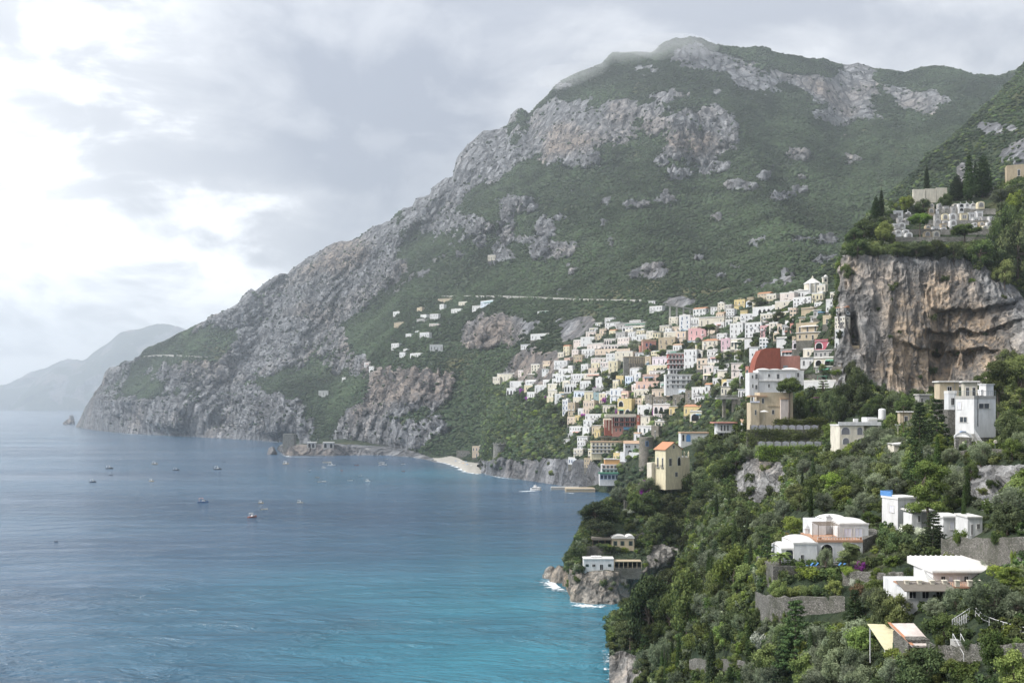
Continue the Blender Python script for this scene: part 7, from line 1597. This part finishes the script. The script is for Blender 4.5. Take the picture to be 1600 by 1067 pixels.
s.block('quay', M['concrete'], 861, 905, 761, 764.5, 22, 9, 3); s.block('landing', M['w_tan'], 884, 930, 763.4, 768, 0, 18, 3); s.block('edge', M['w_cream'], 884, 930, 763.2, 764.2, -.25, .3)

# ------------------------------------------------------------------ boats
def boat(px, py, length_px, kind, hull, label=None, words=None, rz=None):
    d = 124448.0 / (py - HZ); L_ = 1.25 * length_px * d / F; e = link(bpy.data.objects.new({'m': 'motorboat', 'o': 'open_boat', 'f': 'fishing_boat', 'v': 'ferry'}[kind], None)); e.location = at(px, py, d); e.location.z = 0.0
    e.rotation_euler = (0, 0, HR.uniform(-.5, .5) if rz is None else rz); B = L_ * (.17 if kind != 'v' else .19); fr = L_ * .10
    mb = MB(); n_ = 9; V = []
    for i in range(n_):
        u = i / (n_ - 1); bw = B * (1 - max(0, (u - .45) / .55) ** 2.2) * (1 if u > .05 else .92); zt = fr * (1 + .7 * u * u); x = -L_ / 2 + L_ * u
        V += [(x, -bw, zt), (x + .02 * L_ * (1 - u), -bw * .62, -fr * .5), (x + .02 * L_ * (1 - u), bw * .62, -fr * .5), (x, bw, zt)]
    Fq = []
    for i in range(n_ - 1):
        a = 4 * i; b_ = a + 4
        for k in range(3): Fq.append([a + k, b_ + k, b_ + k + 1, a + k + 1])
        Fq.append([a + 3, b_ + 3, b_, a])
    Fq += [[0, 1, 2, 3], [4 * n_ - 1, 4 * n_ - 2, 4 * n_ - 3, 4 * n_ - 4]]
    mb.v, mb.f = V, Fq; mb.build('hull', M[hull], e)
    if kind == 'o': MB().box(-L_ * .38, L_ * .2, -B * .6, B * .6, fr * 1.05, fr * 1.2).build('seat', M['wood'], e); MB().box(-L_ * .53, -L_ * .47, -.2, .2, -.2, fr * 1.9).build('outboard', M['dark'], e)
    if kind in 'mf':
        MB().prism([(-L_ * .12, fr), (L_ * .26, fr * 1.2), (L_ * .12, fr * 2.5), (-L_ * .06, fr * 2.6)], -B * .6, B * .6).build('cabin', M['w_white'], e); MB().prism([(L_ * .255, fr * 1.35), (L_ * .268, fr * 1.35), (L_ * .14, fr * 2.45), (L_ * .127, fr * 2.45)], -B * .5, B * .5).build('windscreen', M['glass'], e)
        MB().box(-L_ * .38, L_ * .05, -B * .55, B * .55, fr * 4.2, fr * 4.35).box(-L_ * .36, -L_ * .34, -B * .5, -B * .44, fr, fr * 4.2).box(-L_ * .36, -L_ * .34, B * .44, B * .5, fr, fr * 4.2).box(0, L_ * .02, -B * .5, -B * .44, fr, fr * 4.2).box(0, L_ * .02, B * .44, B * .5, fr, fr * 4.2).build('sunshade', M['awning'] if kind == 'm' else M['w_coral'], e)
    if kind == 'f': MB().bar((-L_ * .2, 0, fr), (-L_ * .2, 0, L_ * .55), .05).bar((-L_ * .2, 0, L_ * .5), (L_ * .35, 0, L_ * .2), .03).build('mast', M['iron'], e)
    if kind == 'v':
        MB().box(-L_ * .42, L_ * .22, -B * .85, B * .85, fr * 1.0, fr * 2.6).build('saloon', M['w_white'], e); MB().box(-L_ * .40, L_ * .225, -B * .87, B * .87, fr * 1.5, fr * 2.1).build('window_band', M['glass'], e); MB().box(-L_ * .42, L_ * .12, -B * .8, B * .8, fr * 2.6, fr * 2.75).box(-L_ * .05, L_ * .14, -B * .5, B * .5, fr * 2.75, fr * 4.0).build('bridge', M['w_white'], e); MB().bar((0, 0, fr * 4), (0, 0, fr * 5.6), .06).build('mast', M['w_white'], e)
    tag(e, label, 'ferry' if kind == 'v' else 'boat', 'boats moored in the bay' if kind != 'v' else None)
    if not label: LABELS.append((e, words, px, py, 'boat'))
M['hull_dark'] = plain('dark_hull', (.03, .035, .05), .4); M['hull_blue'] = plain('blue_hull', (.06, .14, .30), .4); M['hull_red'] = plain('red_hull', (.35, .10, .05), .4)
for row in ((171, 732, 9, 'm', 'hull_dark'), (145, 753, 8, 'm', 'hull_dark'), (173, 742, 5, 'o', 'hull_dark'), (242, 725, 8, 'm', 'w_tan'), (237, 752, 8, 'm', 'w_tan'), (275, 734.5, 8, 'm', 'hull_dark'), (340, 733.5, 10, 'm', 'hull_dark'), (350, 721.5, 4, 'o', 'hull_dark'), (408, 786, 8, 'm', 'w_tan'), (413, 796, 9, 'o', 'w_cream'), (469, 785.5, 8, 'm', 'w_cream'), (447, 725, 9, 'm', 'w_tan'), (484, 735, 4, 'o', 'w_white'), (496, 746, 5, 'o', 'w_tan'), (503, 753.5, 11, 'o', 'w_white'), (506, 731, 6, 'm', 'w_white'), (518, 727.5, 10, 'm', 'w_white'), (511, 723, 11, 'o', 'w_cream'), (534, 735, 4, 'o', 'hull_red'), (547, 751, 7, 'o', 'w_white'), (563, 743.5, 5, 'o', 'w_white'), (575, 752, 7, 'm', 'w_white'), (557, 727, 5, 'o', 'hull_red'), (596, 723.5, 8, 'o', 'w_white'), (598, 727, 10, 'm', 'w_white'), (603, 717.5, 5, 'o', 'w_white'), (630, 725, 6, 'o', 'w_white'), (630, 736, 4, 'o', 'hull_red'), (88, 846, 5, 'o', 'hull_dark')):
    boat(*row, words={'hull_dark': 'dark', 'w_tan': 'tan', 'w_cream': 'cream', 'w_white': 'white', 'hull_red': 'red'}[row[4]] + (' motorboat with sunshade' if row[3] == 'm' else ' open boat'))
boat(317, 785, 13, 'f', 'hull_blue', 'blue fishing boat with mast out in the bay', rz=.2); boat(394.5, 808, 13, 'm', 'hull_red', 'brown-hulled motorboat, the nearest boat to the viewer', rz=.9); boat(837, 766, 16, 'v', 'w_white', 'white ferry leaving a wake near the pier', rz=2.6)
LANDMARKS += [('the blue fishing boat', 317, 785), ('the ferry', 837, 766), ('the sea stacks', 110, 660), ('the brown-hulled motorboat', 394, 808)]
foam('white wake behind the ferry', wline([(812, 768), (822, 767.5), (832, 767), (845, 768), (870, 768.5), (895, 771)]), 5, 1.2)
# coloured parasols on the beach
for i, (x, y) in enumerate(((712, 719), (718, 721), (724, 723), (730, 725), (736, 727), (721, 718), (728, 720), (735, 722))):
    s = Site('beach_parasol', None, 'parasol', x, y, None, d=124448.0 / (y + 7 - HZ) + 12, group='parasols on the beach'); c_ = ('blue', 'awning', 'orange')[i % 3]
    s.e.location.z = 2.5; MB().lathe([(1.5, 2.0), (.9, 2.4), (.05, 2.6)], seg=8).build('canopy', M[c_], s.e); MB().bar((0, 0, 0), (0, 0, 2.4), .06).build('pole', M['wood'], s.e); LABELS.append((s.e, {'blue': 'blue', 'awning': 'white', 'orange': 'orange'}[c_] + ' beach parasol on the shingle', x, y, 'parasol'))

# ------------------------------------------------------------------ single trees of the near slope: kind, foot (px, row), top row, width in pixels
TREES = """
aleppo_pine 1452 824 716 72|tall_conifer 1458 864 796 46|cypress 1506 838 752 8|cypress 1267 814 750 8|aleppo_pine 1326 888 846 42|olive_tree 1290 892 855 24|palm_tree 1219 898 854 34|leafy_tree 1218 945 905 34|tall_conifer 1336 972 918 34|holm_oak 1376 988 915 52|leafy_tree 1402 988 927 48|olive_tree 1342 1018 966 62
leafy_tree 1476 1012 957 48|olive_tree 1496 957 917 46|olive_tree 1460 964 934 34|olive_tree 1552 972 902 78|aleppo_pine 1578 932 884 52|tall_conifer 1243 1048 930 62|cypress 1172 1038 950 15|leafy_tree 1208 1056 1006 64|olive_tree 1180 1080 1032 52|olive_tree 1214 1084 1034 56|olive_tree 1273 1052 1010 44|olive_tree 1310 1074 1008 50|olive_tree 1280 1092 1044 56|olive_tree 1352 1094 1040 64|holm_oak 1446 1092 1010 88|holm_oak 1556 1046 984 56|leafy_tree 1490 1060 1030 40|leafy_tree 1398 1046 1012 34|green_shrub 1418 1042 1018 34|holm_oak 1384 1042 1016 30|leafy_tree 1424 1052 1014 36
umbrella_pine 942 784 744 42|holm_oak 930 816 783 54|holm_oak 936 842 810 50|shrub 904 872 846 30|holm_oak 990 800 768 34|holm_oak 1018 806 766 44|holm_oak 1045 812 770 40|holm_oak 1068 838 796 46|holm_oak 1092 822 780 44|holm_oak 1030 832 800 36|olive_tree 968 786 758 30|olive_tree 1012 772 745 34|holm_oak 1100 790 752 44|holm_oak 1085 770 735 40
holm_oak 1014 1004 896 84|holm_oak 1074 996 886 66|holm_oak 1046 994 926 46|aleppo_pine 982 990 932 50|olive_tree 1036 1054 994 48|green_shrub 1062 1042 1012 36|cypress 1111 1086 980 18|leafy_tree 1146 938 852 66|leafy_tree 1122 944 896 44|leafy_tree 1166 925 880 44|olive_tree 1112 892 856 42|holm_oak 1140 860 820 46|olive_tree 1202 834 798 44|olive_tree 1186 862 830 36|holm_oak 1100 925 890 40|green_shrub 1085 1008 988 40|green_shrub 1100 990 972 34|olive_tree 1010 1056 1012 40|holm_oak 985 1014 968 50
tall_conifer 1437 706 624 36|tall_conifer 1464 708 618 42|leafy_tree 1478 654 626 30|holm_oak 1517 750 720 26|aleppo_pine 1560 662 560 60|aleppo_pine 1592 652 552 56|holm_oak 1574 704 640 44|holm_oak 1588 690 650 34|aleppo_pine 1536 640 600 34|olive_tree 1550 690 660 36
olive_tree 1362 694 666 30|olive_tree 1386 694 668 30|olive_tree 1345 716 690 32|olive_tree 1370 716 688 32|olive_tree 1396 718 692 30|olive_tree 1420 730 702 34|olive_tree 1330 736 710 34|olive_tree 1356 740 712 34|olive_tree 1386 744 714 36|olive_tree 1410 752 722 34|olive_tree 1312 742 714 32|olive_tree 1340 764 732 36|olive_tree 1370 768 738 36|olive_tree 1400 776 744 36|leafy_tree 1300 770 738 36|olive_tree 1280 760 726 38|olive_tree 1260 746 716 36|leafy_tree 1320 790 758 38|olive_tree 1350 800 768 36|olive_tree 1290 800 768 36|leafy_tree 1242 790 756 38|olive_tree 1225 812 780 38|leafy_tree 1240 838 806 40|rust_shrub 1222 842 828 22|leafy_tree 1380 806 780 34|olive_tree 1330 812 788 30
holm_oak 1318 644 598 34|holm_oak 1340 634 574 36|holm_oak 1375 650 616 34|holm_oak 1396 652 610 34|holm_oak 1414 656 616 32|holm_oak 1332 606 562 26|holm_oak 1306 650 616 26|holm_oak 1356 660 628 28|leafy_tree 1392 672 646 22
olive_tree 1376 694 668 30|olive_tree 1392 704 678 30|olive_tree 1358 706 680 30|cedar 1286 642 590 34|holm_oak 1250 660 618 30|holm_oak 1268 660 620 30|holm_oak 1292 664 610 32|holm_oak 1308 662 602 32|leafy_tree 1300 690 660 30|holm_oak 1306 716 680 34|leafy_tree 1296 736 704 34|holm_oak 1218 660 640 22
holm_oak 1049 684 656 26|leafy_tree 1042 692 666 24|leafy_tree 1062 662 644 22|holm_oak 1084 676 652 22|holm_oak 1107 654 626 24|holm_oak 1131 652 626 30|olive_tree 1161 664 636 28|olive_tree 1091 710 682 28|holm_oak 1108 704 678 26|olive_tree 1146 706 678 30|holm_oak 1120 722 690 34|olive_tree 1172 718 692 32|olive_tree 1190 720 694 30|holm_oak 1150 738 704 36|holm_oak 1130 752 716 40|leafy_tree 1030 700 672 24|holm_oak 1064 660 636 20|holm_oak 1010 742 716 34|leafy_tree 1018 724 700 26|leafy_tree 1000 748 722 30|holm_oak 984 764 738 34|leafy_tree 966 772 744 34
holm_oak 1100 745 712 36|holm_oak 1098 762 728 40
bougainvillea 1198 660 648 22|bougainvillea 1186 664 655 16|bougainvillea 1028 728 722 26|bougainvillea 1040 738 730 16|bougainvillea 1014 760 750 30|bougainvillea 1345 890 876 26|bougainvillea 1290 626 618 40|bougainvillea 1340 628 618 20|bougainvillea 1008 775 758 18|green_shrub 1245 890 874 36|green_shrub 1262 900 884 40|green_shrub 1300 898 884 30|blossom_shrub 1420 830 814 30|blossom_shrub 1440 836 822 24|shrub 1385 845 822 30|shrub 1405 852 828 34|leafy_tree 1358 822 798 26|green_shrub 1440 905 888 24|shrub 1425 902 884 24|leafy_tree 1370 912 886 24|rust_shrub 1345 934 908 34|leafy_tree 1366 940 905 28|blossom_shrub 1112 915 900 26|blossom_shrub 1190 1010 985 34|shrub 1172 752 738 22|shrub 1208 772 756 26|green_shrub 1195 735 724 18|shrub 1552 762 748 26|shrub 1575 775 760 28|green_shrub 1536 772 760 22|shrub 1590 752 740 22|green_shrub 1238 930 914 34|green_shrub 1262 929 912 30|shrub 1284 930 912 32|leafy_tree 1304 934 906 30|green_shrub 1212 925 908 28|shrub 1490 900 888 20|green_shrub 1560 900 882 40|shrub 1590 905 880 40|olive_tree 1590 965 925 50|leafy_tree 1540 940 912 36|shrub 1388 704 690 24|holm_oak 1168 652 628 22|green_shrub 1130 1045 1026 26|leafy_tree 1150 1046 1020 28
cypress 1448 316 257 10|cypress 1514 314 238 18|cypress 1536 308 240 27|cypress 1495 314 273 24|cypress 1524 308 250 9|cypress 1377 346 294 10|cypress 1369 347 306 16|cypress 1578 268 240 9|leafy_tree 1411 332 308 24|leafy_tree 1420 326 306 16|holm_oak 1442 334 310 26|holm_oak 1478 326 302 22|umbrella_pine 1438 376 332 36|holm_oak 1350 378 344 42|holm_oak 1335 384 356 32|leafy_tree 1382 384 346 28|umbrella_pine 1506 392 350 50|holm_oak 1522 404 374 40|holm_oak 1340 404 372 36|holm_oak 1462 404 374 34|holm_oak 1490 410 378 36|holm_oak 1532 416 372 42|holm_oak 1562 432 376 52|holm_oak 1590 446 340 62|holm_oak 1574 404 318 48|leafy_tree 1586 336 300 32|olive_tree 1564 314 296 32|holm_oak 1432 404 380 34|holm_oak 1402 402 378 32|leafy_tree 1372 404 380 28|holm_oak 1312 412 372 30|leafy_tree 1322 440 412 18|leafy_tree 1570 450 405 36|holm_oak 1600 400 350 40|shrub 1458 584 572 16|leafy_tree 1575 585 545 40|leafy_tree 1540 604 580 34
"""
TREESPOTS = []
for row in TREES.replace('\n', '|').split('|'):
    q = row.split()
    if len(q) < 5: continue
    px, b_ = float(q[1]), float(q[2]); TREESPOTS.append((px, b_))
    tree(q[0], px, b_, float(q[3]), float(q[4]) * 1.1, ('near_slope', 'headland'))
tree('umbrella_pine', 1233, 650, 588, 50, d=421, label='big umbrella pine in front of the white domed villa wall')
# trees standing between the houses of the town
TOWNTREES = """umbrella_pine 1109 530 506 25|cypress 1118 533 514 3|cypress 1113 533 521 3|holm_oak 1188 481 464 30|holm_oak 1176 480 468 20|leafy_tree 1228 492 482 20|holm_oak 1216 508 484 20|holm_oak 1246 492 482 14|holm_oak 1240 506 494 18|leafy_tree 1232 502 494 12|holm_oak 1070 544 530 14|leafy_tree 1080 546 534 16|leafy_tree 1094 548 536 14|holm_oak 1140 562 548 20|leafy_tree 1155 566 548 22|holm_oak 1170 560 542 14|holm_oak 1130 582 566 16|leafy_tree 1092 606 594 13|holm_oak 1042 606 594 10|leafy_tree 1150 614 590 20|olive_tree 992 548 530 22|leafy_tree 1010 556 546 14|leafy_tree 1034 556 546 18|holm_oak 945 552 544 10|holm_oak 960 594 580 14|holm_oak 950 604 590 18|leafy_tree 948 608 594 12|holm_oak 930 602 590 14|holm_oak 984 612 600 14|leafy_tree 1000 630 618 14|cypress 872 610 596 4|cypress 882 612 601 3|holm_oak 816 628 610 8|bougainvillea 826 626 618 12|bougainvillea 816 616 606 10|bougainvillea 1022 650 632 10|bougainvillea 944 630 620 8|bougainvillea 963 648 638 6|bougainvillea 855 622 618 10|holm_oak 1196 540 528 18|leafy_tree 1180 548 530 16|holm_oak 1275 578 560 12|leafy_tree 1285 582 568 14|holm_oak 1198 620 600 12|bougainvillea 912 652 645 9|bougainvillea 930 610 603 9|leafy_tree 1165 545 535 10|holm_oak 846 640 622 20|holm_oak 862 650 632 22|leafy_tree 836 652 640 20|holm_oak 880 668 650 22|holm_oak 1055 545 534 12|leafy_tree 1125 565 552 14|holm_oak 1148 584 570 12|leafy_tree 905 608 600 8|holm_oak 1312 530 515 8|holm_oak 1115 622 604 10|olive_tree 1108 606 596 10|holm_oak 1020 548 538 12|leafy_tree 1125 640 624 18|holm_oak 1140 640 624 16"""
for row in TOWNTREES.split('|'):
    q = row.split(); px = float(q[1])
    tree(q[0], px, float(q[2]), float(q[3]), float(q[4]) * 1.1, ('mountain',) if px < 1160 else None)
# plants rooted along the foot and the top of the garden walls
for run, keys in WALLRUNS:
    for (x, y, h_) in run[1:-1:2]:
        if not 940 < x < 1598 or HR.random() < .35: continue
        if HR.random() < .55: tree(HR.choice(['shrub', 'green_shrub', 'shrub', 'green_shrub', 'blossom_shrub']), x, y + 1.5, y - h_ * HR.uniform(.25, .6), HR.uniform(12, 24), keys)
        else:
            d_ = ray(x, y, keys)
            if d_: tree(HR.choice(['shrub', 'green_shrub']), x, y - h_ * .82, y - h_ * 1.25 - 4, HR.uniform(14, 26), d=d_ + .6)
# more trees between the named ones
XR = random.Random(12); made = 0
for _ in range(6000):
    if made >= 150: break
    x, y = XR.uniform(1000, 1596), XR.uniform(660, 1085)
    if y < np.interp(x, [1000, 1110, 1200, 1300, 1600], [960, 800, 730, 690, 690]): continue
    d_ = ray(x, y, ('near_slope', 'headland'))
    if d_ is None or d_ > 460: continue
    kind = XR.choice(['holm_oak'] * 4 + ['olive_tree'] * 4 + ['leafy_tree'] * 2 + ['aleppo_pine'] * 2 + ['tall_conifer', 'cypress'])
    hm = {'holm_oak': 6.0, 'olive_tree': 4.6, 'leafy_tree': 5.2, 'aleppo_pine': 8.0, 'tall_conifer': 8.5, 'cypress': 9.0}[kind] * XR.uniform(.75, 1.35); hp = hm / d_ * F; wp = hp * {'holm_oak': 1.05, 'olive_tree': 1.15, 'leafy_tree': 1.0, 'aleppo_pine': .7, 'tall_conifer': .5, 'cypress': .17}[kind]
    if any(x + wp / 2 > a and x - wp / 2 < b and y > c and y - hp < e_ for a, b, c, e_ in NEARRECT): continue
    P_ = at(x, y, d_); o_ = SHEETS['near']; 
    if any((x - q[0]) ** 2 + ((y - q[1]) * 1.6) ** 2 < (wp * .42) ** 2 for q in TREESPOTS): continue
    if 1140 < x < 1245 and 700 < y < 830: continue
    if 1470 < x < 1600 and 730 < y < 800 and XR.random() < .8: continue
    TREESPOTS.append((x, y)); made += 1; tree(kind, x, y, y - hp, wp, d=d_)
# ------------------------------------------------------------------ undergrowth of the near slopes and the wood on the town's flanks
def shrub_mesh(name, mat, seed):
    c, r_ = clumps(seed, 7, lambda u: (.62, .1 + .75 * u), .3, .5)
    return leaf_cloud(name, M[mat], c, r_, 420, .13, seed, inner=.6)
under = [shrub_mesh('undergrowth_%d' % i, k, 600 + i) for i, k in enumerate(['oak', 'oak', 'scrub', 'scrub', 'olive', 'bright', 'aleppo', 'scrub', 'oak'])]
clear(1172, 1320, 540, 612)
def free(P_):
    qx, qy = proj(P_[:, 0], P_[:, 1], P_[:, 2]); ok = np.ones(len(P_), bool)
    for x0, x1, y0, y1 in NEARRECT: ok &= ~((qx > x0) & (qx < x1) & (qy > y0 - 2) & (qy < y1 + 1))
    return P_[ok]
def k_near(px, py, rock, z):
    k = np.where(rock < .5, 1.0, .012) * (z > 1.5)
    return k * np.where(py > 640, 1.0, .8) * (1 - .85 * blobs(px, py, [(1130, 1035, 34, 12, 1.), (1370, 1040, 26, 12, 1.), (1520, 1055, 40, 12, .7)]).clip(0, 1))
P = free(sample_sheet('near', .30, k_near, 8, 32000)); sc = (.7 + 1.3 * rng.random(len(P)) ** 2) * np.interp(P[:, 1], [80, 200, 450], [.75, 1.0, 1.7])
scatter('slope_undergrowth', 'dense mixed undergrowth covering the near slope', P, sc, under, 'undergrowth')
P = free(sample_sheet('headland', .30, lambda px, py, rk, z: np.where(rk < .5, 1., .05) * (z > 3), 9, 22000)); sc = 1.0 + 1.5 * rng.random(len(P)) ** 2
scatter('headland_undergrowth', 'dense green undergrowth covering the headland', P, sc, under, 'undergrowth')
def k_town(px, py, rock, z): return np.where(rock < .5, 1., .06) * (z > 5) * sstep(740, 780, px) * sstep(560, 600, py) * (px < 1340) * (1 - .35 * sstep(880, 920, px))
P = sample_sheet('mountain', .035, k_town, 10, 16000); sc = 1.6 + 2.4 * rng.random(len(P)) ** 1.8
scatter('town_greenery', 'bushes and garden trees filling the gaps of the town', P, sc, [bush_mesh('garden_crown', M['scrub'], 71 + 3 * i, .8, 3) for i in range(3)] + under[:5], 'greenery')

# ------------------------------------------------------------------ haze: the damp sea air round everything
m, t, out = new_mat('sea_haze')
pv = t.n('ShaderNodeVolumePrincipled'); pv.inputs['Color'].default_value = rgb(0.885, 0.945, 1.0)
pv.inputs['Density'].default_value = 1.05e-4; pv.inputs['Anisotropy'].default_value = 0.65
t.t.links.new(pv.outputs[0], out.inputs['Volume'])
try: m.cycles.homogeneous_volume = True
except Exception: pass
hb = np.array([(x, y, z) for z in (-45, 1350) for (x, y) in ((-22000, -1500), (12000, -1500), (12000, 17600), (-22000, 17600))], float)
hf = np.array([[3, 2, 1, 0], [4, 5, 6, 7], [0, 1, 5, 4], [1, 2, 6, 5], [2, 3, 7, 6], [3, 0, 4, 7]])
haze = link(bpy.data.objects.new('haze', mesh_np('haze', hb, hf, m))); tag(haze, 'thin pale blue sea haze filling the air', 'haze', None, 'stuff')

# the shred of mist caught on the summit
m, t, out = new_mat('summit_mist'); pv = t.n('ShaderNodeVolumePrincipled'); pv.inputs['Color'].default_value = rgb(0.97, 0.98, 1.0); pv.inputs['Density'].default_value = 0.0042; pv.inputs['Anisotropy'].default_value = 0.2
t.t.links.new(pv.outputs[0], out.inputs['Volume'])
for i, (px, py, wx, hz_, d_) in enumerate(((985, 90, 80, 24, 2720), (1050, 74, 70, 20, 2600), (905, 122, 70, 22, 2740))):
    V, Fc = icosphere(4); n = fbm(V[:, 0] * 1.7 + 9 * i, V[:, 1] * 1.7, V[:, 2] * 1.7, 3, 0.6, 900 + i); V = V * (1 + 0.4 * n)[:, None] * np.array([wx, 60, hz_]) * np.array([d_ / F, 1, d_ / F])
    o = link(bpy.data.objects.new('summit_mist', mesh_np('summit_mist', V, Fc, m, True))); o.location = at(px, py, d_); tag(o, ['widest shred of mist on the shoulder of the mountain', 'thin mist over the rounded summit', 'mist shred on the steep crest below the shoulder'][i], 'mist', None, 'stuff')

# ------------------------------------------------------------------ labels that single each thing out
def relation(px, py, lm):
    dx, dy = px - lm[1], py - lm[2]
    if abs(dy) > abs(dx) * 0.9: return 'uphill from' if dy < 0 else 'downhill from'
    return 'seaward of' if dx < 0 else 'inland of'
ORD = ['nearest', 'second', 'third', 'fourth', 'fifth', 'sixth', 'seventh', 'eighth', 'ninth', 'tenth', 'eleventh', 'twelfth', 'thirteenth', 'fourteenth', 'fifteenth', 'sixteenth', 'seventeenth', 'eighteenth', 'nineteenth', 'twentieth']
buckets = {}
for (o, words, px, py, cat) in LABELS:
    lm = min(LANDMARKS, key=lambda q: math.hypot(q[1] - px, (q[2] - py) * 1.2))
    buckets.setdefault((words, relation(px, py, lm), lm), []).append((math.hypot(lm[1] - px, lm[2] - py), o))
for (words, rel, lm), lst in buckets.items():
    lst.sort(key=lambda q: q[0])
    for i, (_, o) in enumerate(lst):
        o['label'] = ('%s %s %s' % (words, rel, lm[0])) if len(lst) == 1 else ('%s %s %s %s' % (ORD[min(i, 19)], words, rel, lm[0]))

for o in C.objects:                                   # walls, fences and the like are things here, not setting
    if o.parent is None and 'category' in o and 'kind' not in o: o['kind'] = 'thing'
